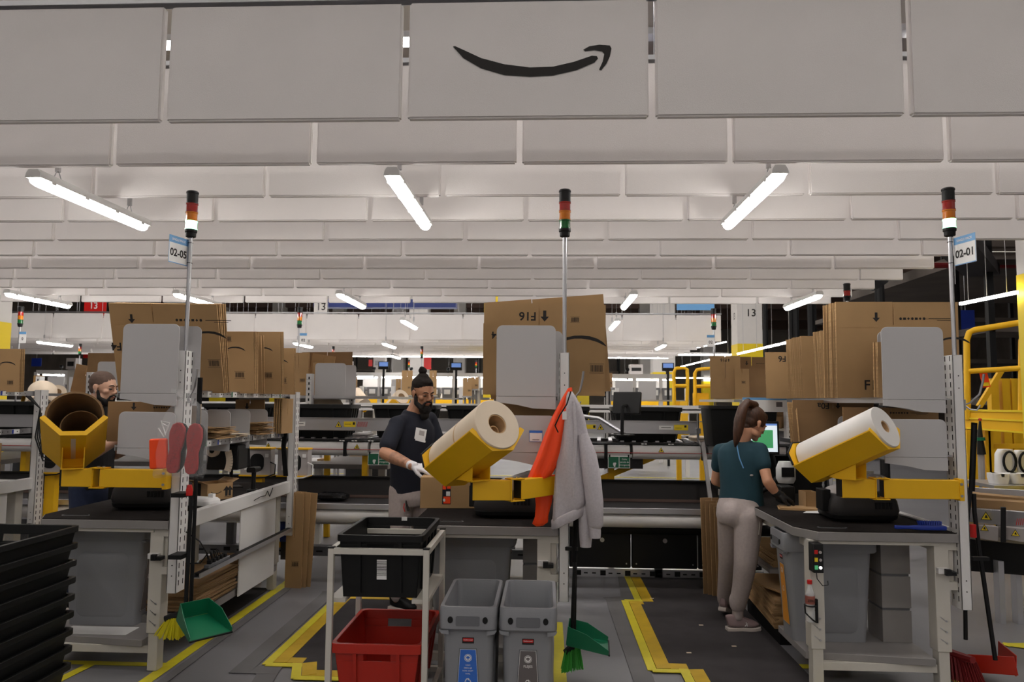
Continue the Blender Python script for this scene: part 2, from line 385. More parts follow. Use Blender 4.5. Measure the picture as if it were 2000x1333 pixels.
# hanging baffles ---------------------------------------------------
def baffle_mesh(name, m='baffle'):
    mb = MB(); mb.box(-.585, .585, -.022, .022, 0, .59)
    me = newmesh(name, mb.v, mb.f, [m]); 
    bm = bmesh.new(); bm.from_mesh(me); bmesh.ops.bevel(bm, geom=bm.edges[:], offset=.009, segments=2, affect='EDGES'); bm.to_mesh(me); bm.free()
    me.polygons.foreach_set('use_smooth', [True]*len(me.polygons)); me.set_sharp_from_angle(angle=R(50)); return me
BM = baffle_mesh('baffle_panel')
ORD = ['front', 'second', 'third', 'fourth', 'fifth', 'sixth', 'seventh', 'eighth', 'ninth', 'tenth', 'last']
def baffle_row(i, Y, xend, off_, xmin, label):
    root = thing('baffle_row', label, 'acoustic baffle', (xend-3, Y, 2.97))
    x = xend
    # joints at off_ + 1.205k
    k = math.floor((xend-off_)/1.205); xs = [off_+1.205*j for j in range(k, -40, -1)]
    edges = [xend]+[q for q in xs if q < xend-.05]
    for a, b in zip(edges[1:], edges[:-1]):
        if b < xmin: break
        o = bpy.data.objects.new('baffle_panel', BM); COL.objects.link(o); o.parent = root
        wd = b-a
        o.location = ((a+b)/2-(xend-3), random.uniform(-.004, .004), random.uniform(-.003, .003)); o.scale = (wd/1.205, 1, 1)
        if i == 0 and a < 0 < b:
            o['label'] = 'panel with a large black curved arrow logo'
            m = MB(Matrix.Translation((-o.location.x-(xend-3), -o.location.y-Y, -o.location.z-2.97)))
            F = fr(at(1039, 119, Y-.029), (1, 0.0, 0.0), (0, 0, 1)); smile(m, F, 0.775)
            lg = m.build('arrow_logo', 'ink', o)
    m = W(root); m.box(max(xmin-1.2, edges[-1]), xend, Y-.03, Y-.027, 3.575, 3.60); m.box(max(xmin-1.2, edges[-1]), xend, Y-.03, Y+.03, 3.60, 3.603)
    m.box(max(xmin-1.2, edges[-1]), xend, Y+.027, Y+.03, 3.575, 3.60)
    m.build('hanging_rail', 'steel', root)
    m = W(root); q = xend-.4
    while q > xmin: m.cyl((q, Y, 3.6), (q, Y, 7.6), .004, n=5); q -= 2.41
    m.build('suspension_wire', 'steel', root)
for i in range(11):
    Y = 3.52+.683*i
    baffle_row(i, Y, 3.93 if i > 4 else 5.1, -.70 if i % 2 == 0 else -.16, -2.8-.78*i-1, 'near canopy: %s row of white baffle panels%s' % (ORD[i], ', with the curved arrow logo' if i == 0 else ' counted from the viewer'))
for i in range(8):
    Y = 16.8+.9*i
    baffle_row(11+i, Y, 3.93, -.70 if i % 2 == 0 else -.16, -13.5-i*.6, 'far canopy: %s row of white baffle panels counted from the viewer' % ORD[i])
    
# lamps --------------------------------------------------------------
def make_lamp():
    root = thing('tube_lamp', 'x', 'ceiling lamp')
    L = .62
    m = MB(); m.loft([[(x, y, z) for x, z in ((-.05, .0), (.05, .0), (.045, .03), (.03, .052), (-.03, .052), (-.045, .03))] for y in (-L, -L+.0, L, L)]); m.build('lamp_housing', 'lamp_body', root, bevel=.004)
    m = MB(); prof = [(.042*math.cos(t), -.045*math.sin(t)) for t in [math.pi*k/8 for k in range(9)]]
    secs = []
    for y, s in ((-L+.005, .55), (-L+.02, .9), (-L+.05, 1), (L-.05, 1), (L-.02, .9), (L-.005, .55)): secs.append([(x*s, y, z*s) for x, z in prof])
    m.loft(secs); m.build('diffuser', 'lamp_glow', root)
    m = MB()
    for y in (-.4, .4): m.tube([(0, y-.04, .05), (0, y, .12), (0, y+.04, .05)], .003, 6); m.box(-.012, .012, y-.012, y+.012, .1, .17); m.cyl((0, y, .15), (0, y, 5.12), .004, n=5)
    m.build('hanger', 'steel', root)
    m = MB()
    for y in (-.5, -.17, .17, .5):
        for sx in (-1, 1): m.box(sx*.047-.004, sx*.047+.004, y-.02, y+.02, -.012, .014)
    m.build('clip', 'lamp_body', root)
    return root
proto = make_lamp(); first = True
LAMPS = []
for x, n in ((-3.05, 'left'), (-.90, 'middle'), (1.32, 'right')): LAMPS.append((x, 4.80, 'lit tube lamp hanging under the near baffles, %s one of the front three' % n, None))
for x, n in ((-6.8, 'at the far left edge'), (-4.62, 'above the big left cartons'), (-2.56, 'above the man with the bun'), (1.06, 'right of the middle signal light pole'), (3.27, 'left of the tall right cartons')):
    LAMPS.append((x, 9.6, "lit tube lamp at the near canopy's far end, "+n, None))
for x in (-11.6, -5.65, -3.63, -9.6, .4, 2.6): LAMPS.append((x, 17.0, 'small lit tube lamp below the far canopy', 'tube lamps below the far canopy'))
for x in (-12.5, -9.0, -4.4, -1.2): LAMPS.append((x, 21.5, 'small lit tube lamp of the farther row below the far canopy', 'tube lamps below the far canopy'))
for x in (-2.35, 1.15): LAMPS.append((x, 12.6, 'thin lit tube lamp in the gap between the two canopies', 'tube lamps between the canopies'))
for x in (-7.6, -3.05, -.9, 1.32, 5.6): LAMPS.append((x, -.6, 'lit tube lamp hanging behind the viewer', 'tube lamps behind the viewer'))
for x in (-5, -.9, 3.3): LAMPS.append((x, -5.6, 'lit tube lamp hanging behind the viewer', 'tube lamps behind the viewer'))
_n = {}
for x, y, lb, g in sorted(LAMPS, key=lambda q: (q[1], q[0])):
    o = proto if first else copy_tree(proto); first = False
    o.location = (x, y, 2.90 if y < 16 else 2.86); o['label'] = lb
    if g: o['group'] = g; _n[lb] = _n.get(lb, -1)+1; o['label'] = lb+', '+ORDN[_n[lb]]+' of its row'
for i, (Y, z, xa, xb) in enumerate(((25.5, 3.20, -8.5, 6.2), (29.5, 3.32, -9.5, 4.8), (33.5, 2.62, -10, 3), (38, 2.66, -11, 5), (44, 3.0, -22, 10))):
    m = MB().box(xa, xb, Y-.05, Y+.05, z+.03, z+.09)
    root = thing('light_line', ['highest', 'second highest', 'middle', 'second lowest', 'lowest'][i]+' of the long glowing lamp lines far back in the hall', 'lamp', ((xa+xb)/2, Y, z))
    W(root).box(xa, xb, Y-.05, Y+.05, z+.05, z+.1).build('lamp_housing', 'lamp_body', root)
    W(root).box(xa, xb, Y-.035, Y+.035, z, z+.05).build('diffuser', 'lamp_line', root)
    m = W(root)
    for q in range(int(xa), int(xb), 3): m.cyl((q, Y, z+.1), (q, Y, 7.99), .006, n=4)
    m.build('suspension_wire', 'steel', root)
for i, (p0, p1) in enumerate((((1875, 594, 8.2), (1988, 571, 7.2)), ((1440, 692, 14), (1560, 664, 11)), ((1318, 688, 30), (1420, 668, 22)), ((1325, 718, 26), (1440, 690, 16)))):
    a = at(*p0); b = at(*p1); root = thing('light_line', ['slanting lit tube line before the yellow platform on the right', 'slanting row of lit tubes right of the numbered pillar', 'distant slanting row of lit tubes under the stepped canopy edge', 'distant slanting row of lit tubes behind the upright cartons'][i], 'lamp', tuple((a+b)/2))
    n = (3, 4, 6, 5)[i]
    for k in range(n):
        q0 = a.lerp(b, k/n+.01); q1 = a.lerp(b, (k+1)/n-.015); W(root).cyl(q0.lerp(q1, .5), (q0.lerp(q1, .5).x, q0.lerp(q1, .5).y, 7.95), .003, n=4).build('suspension_wire', 'steel', root); W(root).bar(q0, q1, .028, .03).build('light_tube', 'lamp_line', root)

for i, Y in enumerate((-6.5, -3.2, 0.2, 3.4, 6.7, 10.0, 13.6, 18.0, 22.0, 27.0, 33.0)):
    root = thing('roof_lamp_row', ['first', 'second', 'third', 'fourth', 'fifth', 'sixth', 'seventh', 'eighth', 'ninth', 'tenth', 'eleventh'][i]+' row of roof lamps high above the baffles, counted from behind the viewer', 'ceiling lamp', (-2, Y, 6.6))
    for x in range(-13, 11, 3): W(root).box(x, x+2.2, Y-.09, Y+.09, 6.60, 6.64).build('diffuser', 'lamp_high' if Y > 3 else 'lamp_high_front', root)
    W(root).box(-13.2, 10.4, Y-.11, Y+.11, 6.645, 6.74).build('lamp_housing', 'lamp_body', root)
    m = W(root)
    for x in range(-12, 11, 3): m.cyl((x, Y, 6.7), (x, Y, 8), .008, n=4)
    m.build('suspension_wire', 'steel', root)
# pillars --------------------------------------------------------------
def pillar(x, y, wd, n, label):
    root = thing('pillar', label, 'pillar', (x, y, 0))
    MB().box(-wd/2, wd/2, -wd/2, wd/2, 2.85, 8).build('upper_shaft', 'white_paint', root)
    MB().box(-wd/2-.004, wd/2+.004, -wd/2-.004, wd/2+.004, 0, 2.85).build('lower_shaft', 'yellow_bright', root, label='yellow painted lower half')
    if n:
        m = MB(); text(m, n, .22, fr((.03, -wd/2-.003, 3.5), (1, 0, 0), (0, 0, 1)), bold=.012)
        text(m, n, .2, fr((-wd/2-.003, -.0, 3.45), (0, -1, 0), (0, 0, 1)), bold=.012); m.build('painted_number', 'ink', root)
pillar(4.30, 16.1, .52, '13', 'white and yellow square pillar painted with 13')
pillar(4.78, 7.05, .5, '', 'white and yellow pillar cut by the right edge of the picture')
pillar(-9.42, 11.9, .6, '', 'yellow pillar behind the signal light at the left edge')
pillar(-1.05, 19.5, 1.1, '', 'pillar behind the middle upright carton, only its yellow top showing')
pillar(-6.2, 36, .9, '', 'distant pillar left of the bun-haired man')
pillar(4.9, 31.5, .9, '12', 'distant pillar behind the yellow stair rails')
for o in list(bpy.data.objects):
    if o.name.startswith('pillar') and abs(o.location.y-19.5) < .01:
        for c in o.children: c.location.z = 1.68
# hanging number signs and banners
def board(p0, p1, Y, m, label, cat='sign', txt=None, tc='white', th=.02, size=.2):
    a = at(p0[0], p0[1], Y); b = at(p1[0], p1[1], Y)
    root = thing('hanging_sign', label, cat, ((a.x+b.x)/2, Y, min(a.z, b.z)))
    W(root).box(min(a.x, b.x), max(a.x, b.x), Y, Y+th, min(a.z, b.z), max(a.z, b.z)).build('sign_board', m, root)
    W(root).cyl(((a.x+b.x)/2, Y+th/2, max(a.z, b.z)), ((a.x+b.x)/2, Y+th/2, 7.99), .006, n=5).build('suspension_wire', 'steel', root)
    if txt:
        mm = W(root)
        for t, x, y in txt: text(mm, t, size, fr(at(x, y, Y-.004), (1, 0, 0), (0, 0, 1)), bold=.01)
        mm.build('lettering', tc, root)
board((640, 572), (612, 640), 20, 'white_paint', 'white hanging board painted 12 and 13 above the far canopy', txt=[('12', 627, 588), ('13', 627, 600)], tc='ink', size=.28)
board((166, 570), (206, 624), 19.5, 'red', 'red hanging board with white 13 above the left bench', txt=[('13', 183, 598), ('13', 183, 588)], size=.24)
board((612, 600), (890, 585), 21, 'navy_duct', 'long navy duct showing above the far canopy', 'duct', th=.4)
board((1322, 606), (1395, 594), 15.2, 'blue_light', 'light blue panel hanging above the far canopy', 'panel')
board((163, 685), (205, 700), 30, 'red', 'red banner above the bald man in the far hall', 'banner')
board((828, 693), (842, 722), 34, 'red', 'narrow red banner beside the far signal lights', 'banner')
board((720, 703), (727, 716), 33, 'red', 'small red sign left of the far pillar', 'sign')
board((1868, 606), (1905, 650), 14, 'blue', 'blue banner behind the tall cartons on the right', 'banner')
board((62, 700), (80, 716), 26, 'blue', 'blue panel behind the left cartons', 'panel')
# far wall racks: dark shelving
def rack(x0, x1, Y, h, label, lv=4):
    root = thing('storage_rack', label, 'rack', ((x0+x1)/2, Y, 0)); n = max(1, int((x1-x0)/1.6))
    m = W(root)
    for i in range(n+1):
        x = x0+(x1-x0)*i/n
        for dy in (0, 1.0): m.box(x-.05, x+.05, Y+dy-.05, Y+dy+.05, 0, h)
    m.build('rack_post', 'black', root)
    for j in range(lv):
        z = .4+j*(h-.6)/lv; W(root).box(x0, x1, Y-.05, Y+1.05, z, z+.12).build('rack_beam', 'dark_hall', root)
for k in range(9): pillar(-20+k*3.7, 44.5, .7, '', 'distant white and yellow pillar before the back wall, %s from the left' % ORDN[k])
rack(-14, -4.3, 47, 4.6, 'dark storage racking across the back of the hall on the left')
rack(-3, 6.5, 47, 4.6, 'dark storage racking across the back of the hall in the middle')
rack(8.2, 16, 22, 6.6, 'tall dark steel rack behind the numbered pillar', 5)
rack(7.3, 14, 12.5, 6.6, 'tall dark steel rack behind the yellow platform', 5)
# dark mezzanine on the right
mz = thing('mezzanine', 'dark steel mezzanine with black columns on the right', 'mezzanine', (9, 14, 0))
m = W(mz)
for x, y in ((4.75, 13.5), (5.15, 15.5), (5.7, 17.5), (5.55, 12.5), (6.6, 15), (7.0, 11), (5.95, 9.4), (6.9, 9.6), (8.2, 13), (3.95+1.6, 19)): m.cyl((x, y, 0), (x, y, 6.9), .06, n=8)
m.build('column', 'black', mz)
W(mz).box(7.5, 16, 14.0, 19, 4.15, 4.35).build('deck', 'dark_hall', mz)
for k in range(6):
    W(mz).box(5.4+k*.1, 12, 9.8+k*1.6, 10.0+k*1.6, 5.0+.2*(k % 2), 5.25+.2*(k % 2)).build('beam', ['beam_brown', 'dark_hall', 'dark_hall'][k % 3], mz)
W(mz).bar((4.6, 7.6, 4.6), (9, 10.5, 4.5), .12, .3).build('cable_tray', 'dark_hall', mz)
W(mz).bar((4.3, 8.4, 3.72), (7.5, 13.0, 3.9), .5, .18).build('belt_underside', 'charcoal', mz)
W(mz).bar((4.3, 6.6, 3.45), (5.2, 6.6, 3.2), .28, .05, up=(0, 1, 0)).build('bracket', 'alu', mz)
for k, (z, c) in enumerate(((4.6, 'red_dark'), (4.0, 'red_dark'), (4.4, 'cream_metal'))):
    W(mz).cyl((4.7, 12+k, z), (15, 12+k, z), .05, n=8).build('pipe', c, mz)
W(mz).tube([(4.9, 11.5, 6), (4.9, 11.5, 3.7), (5.1, 11.5, 3.4)], .14, 10).build('hose', 'black', mz)

# ================================================================== BENCHES
def make_bench(label, loc, rz=0, full=True, plates_dx=0.0, lshelf=True, tw=.87, panels=True):
    root = thing('packing_bench', label, 'workbench', loc, rz)
    D = 2.05
    m = MB(); out = [(-tw+.09, 0), (-.005, 0), (-.005, D), (-tw-.0, D), (-tw, .16)]
    m.prism(out, Matrix.Translation((0, 0, .826)), .05); m.build('tabletop', 'grey_edge', root, bevel=.003)
    o2 = [(-tw+.095, .006), (-.012, .006), (-.012, D-.01), (-tw+.006, D-.01), (-tw+.006, .165)]
    MB().prism(o2, Matrix.Translation((0, 0, .876)), .004).build('table_mat', 'black_top', root, label='black rubber mat covering the top')
    if full:
        m = MB(); m.prism(rrect(.17, .04, .018), Matrix.Translation((-tw+.22, .13, .8805)), .002); m.build('cable_slot', 'alu', root)
        m = MB(); m.prism(rrect(.155, .03, .014), Matrix.Translation((-tw+.22, .13, .8822)), .001); m.build('slot_brush', 'black_matte', root)
    for x in (-tw+.09, -.085):
        for y in (.06, D-.12):
            lg = MB().box(x-.04, x+.04, y-.03, y+.06, .22, .826).build('leg', 'cream_metal', root, bevel=.004)
            MB().box(x-.03, x+.03, y-.022, y+.052, .004, .22).build('leg_foot', 'cream_metal', lg, bevel=.004)
            if full:
                m = MB()
                for z in (.28, .34, .4): m.bar((x+.012, y-.0305, z-.012), (x-.022, y-.0305, z+.014), .004, .002, up=(0, 1, 0)); m.cyl((x+.012, y-.034, z-.01), (x+.012, y-.029, z-.01), .006, n=8)
                m.build('height_bolt', 'steel', lg)
    m = MB()
    for y in (.07, D-.1): m.box(-tw+.12, -.12, y-.02, y+.02, .10, .145)
    m.box(-tw+.07, -tw+.11, .1, D-.1, .765, .826); m.box(-.105, -.065, .1, D-.1, .765, .826); m.box(-tw+.1, -.1, .02, .06, .805, .826)
    m.build('frame_rail', 'cream_metal', root, bevel=.002)
    MB().prism([(-tw+.04, .1), (-.14, .02), (-.12, .60), (-tw+.04, .60)], Matrix.Translation((0, 0, .145)), .04).build('lower_shelf', 'grey_edge', root, bevel=.003)
    # side fascia and bright rail on the aisle side
    m = MB(); m.box(.0, .03, .13, D+.02, .80, .895); m.box(-.02, .0, .13, D+.02, .885, .895); m.build('side_rail', 'white_metal', root, bevel=.004)
    # uprights
    for y in (0, D-.06):
        zt, zb = (1.885, .46) if y == 0 else (1.66, .44)
        m = MB(); m.box(0, .058, y, y+.006, zb, zt); m.box(0, .006, y, y+.105, zb, zt); m.box(.052, .058, y, y+.105, zb, zt); m.box(.006, .052, y, y+.1, zt-.004, zt)
        u = m.build('upright', 'white_metal', root, bevel=.0015)
        m = MB(); z = zb+.04
        while z < zt-.03:
            for yy in (y+.028, y+.08):
                m.box(.0575, .0587, yy-.004, yy+.004, z, z+.03); m.box(-.0007, .0005, yy-.004, yy+.004, z, z+.03)
            z += .05
        o = m.build('slot_holes', 'black_matte', u)
        m = MB()
        for z in (zt-.12, zt-.19, zb+.1, zb+.16): m.cyl((.03, y-.002, z), (.03, y+.001, z), .0035, n=8)
        m.build('bolt_hole', 'black', u)
    # brackets between table and upright
    m = MB()
    for z in (.78, .56): m.box(-.05, .0, .03, .08, z, z+.045)
    m.box(-.045, -.012, .05, .08, .56, .82); m.build('mounting_bracket', 'cream_metal', root, bevel=.002)
    if full:
        m = MB(); m.box(-.12, -.06, .0, .04, .655, .685); m.build('cable_clip', 'white_metal', root)
        m = MB(); m.box(-.075, -.03, -.02, .03, .65, .672); m.box(-.09, -.06, -.025, -.0, .65, .685); m.build('clamp_jaw', 'black_plastic', root, bevel=.002)
    if panels:
        # white rear panels and cable tray on the far half of the aisle side
        for (z0, z1) in ((.50, .80), (.18, .485)):
            MB().box(.005, .012, 1.02, 1.72, z0, z1).build('side_panel', 'white_metal', root)
        m = MB()
        m.box(.015, .06, .3, 2.0, .475, .481); m.box(.055, .061, .3, 2.0, .475, .505); m.box(.015, .02, .3, 2.0, .475, .50)
        m.build('cable_tray', 'alu', root)
        m = MB(); m.box(.018, .055, .3, 2.0, .5055, .507); m.build('tray_gap', 'black', root)
    # shelves
    for z, y0, nm in ((1.628, .0, 'upper_shelf'), (1.305, .0, 'lower_shelf_tray')):
        m = MB(); m.box(-.36, -.01, y0+.02, D-.05, z, z+.008); m.box(-.365, -.36, y0+.02, D-.05, z-.022, z+.012); m.box(-.01, -.004, y0+.1, D-.05, z-.022, z+.022)
        sh = m.build(nm, 'steel', root)
        m = MB(); y = y0+.2
        k = 0
        while y < D-.15:
            m.cyl((-.0045, y, z+.0), (-.003, y, z+.0), .0045, n=6); y += .06
        m.build('rivet_hole', 'black', sh)
        if full:
            rn = random.Random(int(z*100)+int(loc[0]*10))
            for k in range(9):
                y = y0+.22+k*.19+rn.uniform(0, .05); wdt = rn.choice((.05, .09))
                m = MB(); m.box(-.0035, -.002, y, y+wdt, z-.018, z+.016)
                l = m.build('shelf_label', 'white', sh)
                if rn.random() < .5: MB().box(-.002, -.0015, y, y+.02, z-.018, z+.016).build('label_patch', rn.choice(['green', 'blue', 'ink']), l)
                m = MB(); m.cyl((-.002, y+wdt*.7, z), (-.0008, y+wdt*.7, z), .006, n=6); m.build('label_dot', 'ink', l)
        if nm == 'upper_shelf': ys, hh, ww = (-.045, .09), .40, .345
        else: ys, hh, ww = (-.045,)+((.45, .8, 1.15, 1.5) if full else ()), .20, .345
        for j, yy in enumerate(ys):
            x1 = plates_dx-.0 if j == 0 else -.0
            if nm == 'upper_shelf' and j == 1:
                x1 = plates_dx+.07 if plates_dx > 0 else .025
                if plates_dx < 0: yy = .22 if plates_dx < -.05 else .30
            F = fr((x1-ww, yy+.004, z), (1, 0, 0), (0, 0, 1))
            m = MB(); m.prism(rrect(ww, hh+.012, .035, 5, ww/2, (hh+.012)/2, (0, 0, 1, 1)), F, .004)
            dv = m.build('divider', 'grey_plate', root, bevel=.0012)
            m = MB(); m.prism([(0, -.002), (0, -.035), (ww*.35, -.05), (ww*.62, -.07), (ww, -.075), (ww, -.002)], F, .005); m.build('divider_skirt', 'grey_plate', dv)
    return root

def signal(loc, lit, label, sign=None, side=-1, ph=2.60, z0=1.5, grp=None):
    root = thing('signal_light', label, 'signal light', loc, 0, grp)
    MB().cyl((0, 0, z0), (0, 0, ph), .0125, n=12).build('pole', 'alu', root)
    m = MB()
    for z in (1.72, 1.81): m.box(-.022, .022, -.02, .02, z-.018, z+.018)
    m.build('pole_clamp', 'black', root)
    m = MB(); m.lathe([(.013, ph-.02), (.03, ph-.012), (.031, ph+.012), (.036, ph+.016), (.036, ph+.032)]); m.build('signal_base', 'black', root)
    z = ph+.032
    for nm, mt in (('green_lens', 'lens_green_lit' if lit else 'lens_green'), ('amber_lens', 'lens_amber'), ('red_lens', 'lens_red')):
        m = MB(); m.lathe([(.036, z), (.036, z+.006), (.0335, z+.008), (.0335, z+.046), (.0365, z+.048), (.0365, z+.054)]); m.build(nm, mt, root); z += .0542
    m = MB(); m.lathe([(.036, z), (.036, z+.006), (.034, z+.008), (.034, z+.062), (.037, z+.064), (.037, z+.072), (.032, z+.078)]); m.build('signal_cap', 'black_plastic', root)
    m = MB(); m.tube([(.013, -.0, ph+.05), (.016, -.014, ph-.06), (.012, -.015, ph-.3)], .002, 5); m.build('cable', 'white', root)
    if sign:
        ang = R(-40) if side < 0 else R(40)
        x = Vector((math.cos(ang)*1, math.sin(ang)*1, 0)) if side > 0 else Vector((math.cos(ang), math.sin(ang), 0))
        # board edge at the pole, reaching away from it towards the viewer
        wv = x
        w_, h_ = .165, .165
        if side < 0: o0 = Vector((0, -.016, ph-.03-h_))+Vector((-math.cos(R(50))*0, 0, 0)); wv = Vector((.22, .97, 0)); org = Vector((-.014, .0, ph-.03-h_))-wv*w_
        else: wv = Vector((.2, -.98, 0)); org = Vector((.014, -.012, ph-.03-h_))
        F = fr(org, wv, (0, 0, 1))
        sg = MB().prism([(0, 0), (w_, 0), (w_, h_), (0, h_)], off(F, 0, 0, -.003), .003).build('number_sign', 'white', root)
        m = MB(); rect(m, off(F, 0, 0, .0006), 0, h_*.74, w_, h_); rect(m, off(F, 0, 0, .0006), 0, 0, w_, .005); rect(m, off(F, 0, 0, .0006), 0, 0, .003, h_); rect(m, off(F, 0, 0, .0006), w_-.003, 0, w_, h_); m.build('sign_band', 'blue_light', sg)
        m = MB(); text(m, sign, .062, off(F, w_/2, h_*.38, .001), bold=.03); m.build('sign_number', 'ink', sg)
        m = MB(); text(m, 'SINGLE PACK', .0195, off(F, w_/2, h_*.865, .0012), bold=.02); m.build('sign_heading', 'white', sg)
        m = MB()
        for zz in (ph-.05, ph-.03-h_+.02): m.tube([(.015*math.cos(t), .015*math.sin(t), zz) for t in [k*math.pi/5 for k in range(11)]], .0018, 4)
        m.build('cable_tie', 'black', sg)
    return root

XS = (-2.215, .078, 2.32)
YF = 4.35
make_bench('packing bench on the left with a bag of red soled shoes at its post', (XS[0], YF, 0), plates_dx=.035)
make_bench('packing bench in the middle behind the two slim recycling bins', (XS[1], YF, 0), plates_dx=-.022)
make_bench('packing bench on the right beside the woman in teal', (XS[2], YF, 0), plates_dx=-.07, panels=False)
make_bench('packing bench at the left edge, only its far post and shelf end showing', (-4.49, YF, 0))
signal((XS[0]+.03, YF+.05, 0), True, 'signal tower lit green with the 02-05 sign, on the left bench', '02-05', -1)
signal((XS[1]+.03, YF+.05, 0), False, 'unlit signal tower without a sign, on the middle bench', None)
signal((XS[2]+.04, YF+.05, 0), True, 'signal tower lit green with the 02-01 sign, on the right bench', '02-01', 1)
# coat hooks on posts
for i, (x, y, lb) in enumerate(((XS[0]+.058, YF+.05, 'steel coat hook on the left bench post holding the plastic bag'), (XS[1]+.058, YF+.02, 'steel coat hook on the middle bench post holding vest and hoodie'), (XS[2]+.066, YF+.02, 'large steel coat hook on the right bench post, empty'))):
    m = MB(); m.tube([(x, y-.0, 1.60), (x+.02, y-.02, 1.61), (x+.06, y-.05, 1.66), (x+.075, y-.06, 1.73), (x+.08, y-.065, 1.775)], [.004, .005, .006, .0065, .007], 8)
    m.tube([(x, y, 1.60), (x+.02, y-.02, 1.575), (x+.05, y-.035, 1.57), (x+.065, y-.045, 1.60)], .0045, 8)
    m.box(x-.006, x+.004, y-.012, y+.012, 1.57, 1.63); m.solo('coat_hook', 'steel', lb, 'hook')

# ================================================================== YELLOW ROLL HOLDERS
def holder(X0, lab, a1, L1, a2, L2, az, roll='solid', mid=.5, nh=.045, fo=.045):
    # a1: direction of inner arm, a2: outer arm (degrees, 180 = straight left)
    z0, z1 = 1.075, 1.18
    p0 = Vector((X0+.0, YF-.03, 0)); d1 = Vector((math.cos(R(a1)), math.sin(R(a1)), 0)); d2 = Vector((math.cos(R(a2)), math.sin(R(a2)), 0))
    root = thing('roll_holder', lab, 'paper roll holder', (X0, YF-.03, 1.075))
    p1 = p0+d1*L1; p2 = p1+d2*L2; H = Vector((0, 0, (z0+z1)/2))
    W(root).bar(p0+H-d1*.0, p1+H-d1*.03, .06, z1-z0).build('inner_arm', 'yellow', root, bevel=.003)
    W(root).bar(p1+H+d2*.01, p2+H, .06, z1-z0).build('outer_arm', 'yellow', root, bevel=.003)
    W(root).bar(p2+H, p2+H+d2*.012, .056, z1-z0-.01).build('end_cap', 'black', root)
    W(root).bar(p1+H-d1*.034, p1+H-d1*.028, .05, z1-z0-.012).build('arm_gap', 'black', root)
    # knuckle: C bracket
    m = W(root)
    for z in (z0-.008, z1+.002):
        m.bar(p1-d1*.06+Vector((0, 0, z+.003)), p1+d2*.03+Vector((0, 0, z+.003)), .075, .006)
    n1 = Vector((-d2.y, d2.x, 0)); 
    m.bar(p1+d2*.012+H, p1+d2*.018+H, .075, z1-z0+.016); m.build('knuckle_bracket', 'yellow', root, bevel=.002)
    m = W(root)
    for s in (-.035, -.005): m.cyl(p1+d1*s+Vector((0, 0, z1+.006)), p1+d1*s+Vector((0, 0, z1+.014)), .009, n=6)
    m.build('bolt', 'steel', root)
    m = W(root); m.box(X0-.02, X0+.004, YF-.065, YF+.0, z0-.008, z1+.008); m.build('post_flange', 'yellow', root, bevel=.002)
    m = W(root)
    for z in (z0+.02, z1-.02): m.cyl((X0-.012, YF-.07, z), (X0-.012, YF-.064, z), .008, n=8)
    m.build('flange_bolt', 'steel', root)
    # trough
    el = R(26); ax = Vector((math.cos(R(az))*math.cos(el), math.sin(R(az))*math.cos(el), math.sin(el)))
    wd = Vector((-math.sin(R(az)), math.cos(R(az)), 0)); up = wd.cross(ax)*-1
    if up.z < 0: up = -up
    foot = p2-d2*fo+Vector((0, 0, z1+.0))
    L = .50; bw, tw_, h = .062, .168, .108
    base = foot+Vector((0, 0, nh))        # bottom mid of trough
    O = base-ax*(L*mid)
    def P(a, b, c): return O+ax*a+wd*b+up*c
    t = .007
    sec = [(-tw_, h), (-bw, 0), (bw, 0), (tw_, h), (tw_+t*.2, h-t), (bw+t*.4, -t), (-bw-t*.4, -t), (-tw_-t*.2, h-t)]
    m = W(root)
    lo = [P(0, b, c) for b, c in sec]; hi = [P(L, b, c) for b, c in sec]
    m.loft([lo, hi], caps=False)
    m.add(lo, [(0, 1, 6, 7), (1, 2, 5, 6), (2, 3, 4, 5)]); m.add(hi, [(0, 1, 6, 7), (1, 2, 5, 6), (2, 3, 4, 5)])
    m.build('trough', 'yellow', root)
    # return lip at the open end
    m = W(root); lip = [P(L, b, c) for b, c in ((-tw_, h), (-bw, 0), (bw, 0), (tw_, h), (tw_-.02, h+.012), (bw-.008, .02), (-bw+.008, .02), (-tw_+.02, h+.012))]
    m.loft([lip, [q-ax*.005 for q in lip]], caps=False); m.add(lip, [(0, 1, 6, 7), (1, 2, 5, 6), (2, 3, 4, 5)]); m.build('trough_lip', 'yellow', root)
    # back plate: hexagon
    bp = [(-bw, 0), (bw, 0), (tw_, h), (tw_, h+.07), (bw+.02, h+.13), (-bw-.02, h+.13), (-tw_, h+.07), (-tw_, h)]
    m = W(root); m.loft([[P(-.002, b, c) for b, c in bp], [P(.006, b, c) for b, c in bp]]); m.build('end_plate', 'yellow', root)
    m = W(root); e = [P(-.002, b, c) for b, c in bp[2:]]; m.tube([P(.002, b*1.01, c+.004) for b, c in bp[3:7]]+[P(.002, -tw_*1.01, h)], .006, 6); m.build('edge_trim', 'black', root)
    # neck: two cheek plates
    m = W(root)
    for s in (-1, 1):
        q = [P(L*mid-.10, s*bw*.9, -.0085), P(L*mid+.08, s*bw*.9, -.0085), foot+ax*.0+Vector((ax.x, ax.y, 0)).normalized()*.075+wd*s*bw*.9, foot-Vector((ax.x, ax.y, 0)).normalized()*.05+wd*s*bw*.9]
        q = [Vector(v) for v in q]; m.loft([q, [v+wd*.005 for v in q]])
    a_ = foot+Vector((ax.x, ax.y, 0)).normalized()*-.05; 
    q = [P(L*mid-.10, -bw*.9, -.0085), P(L*mid-.10, bw*.9, -.0085), a_+wd*bw*.9, a_-wd*bw*.9]; m.loft([q, [v+ax*.004 for v in q]])
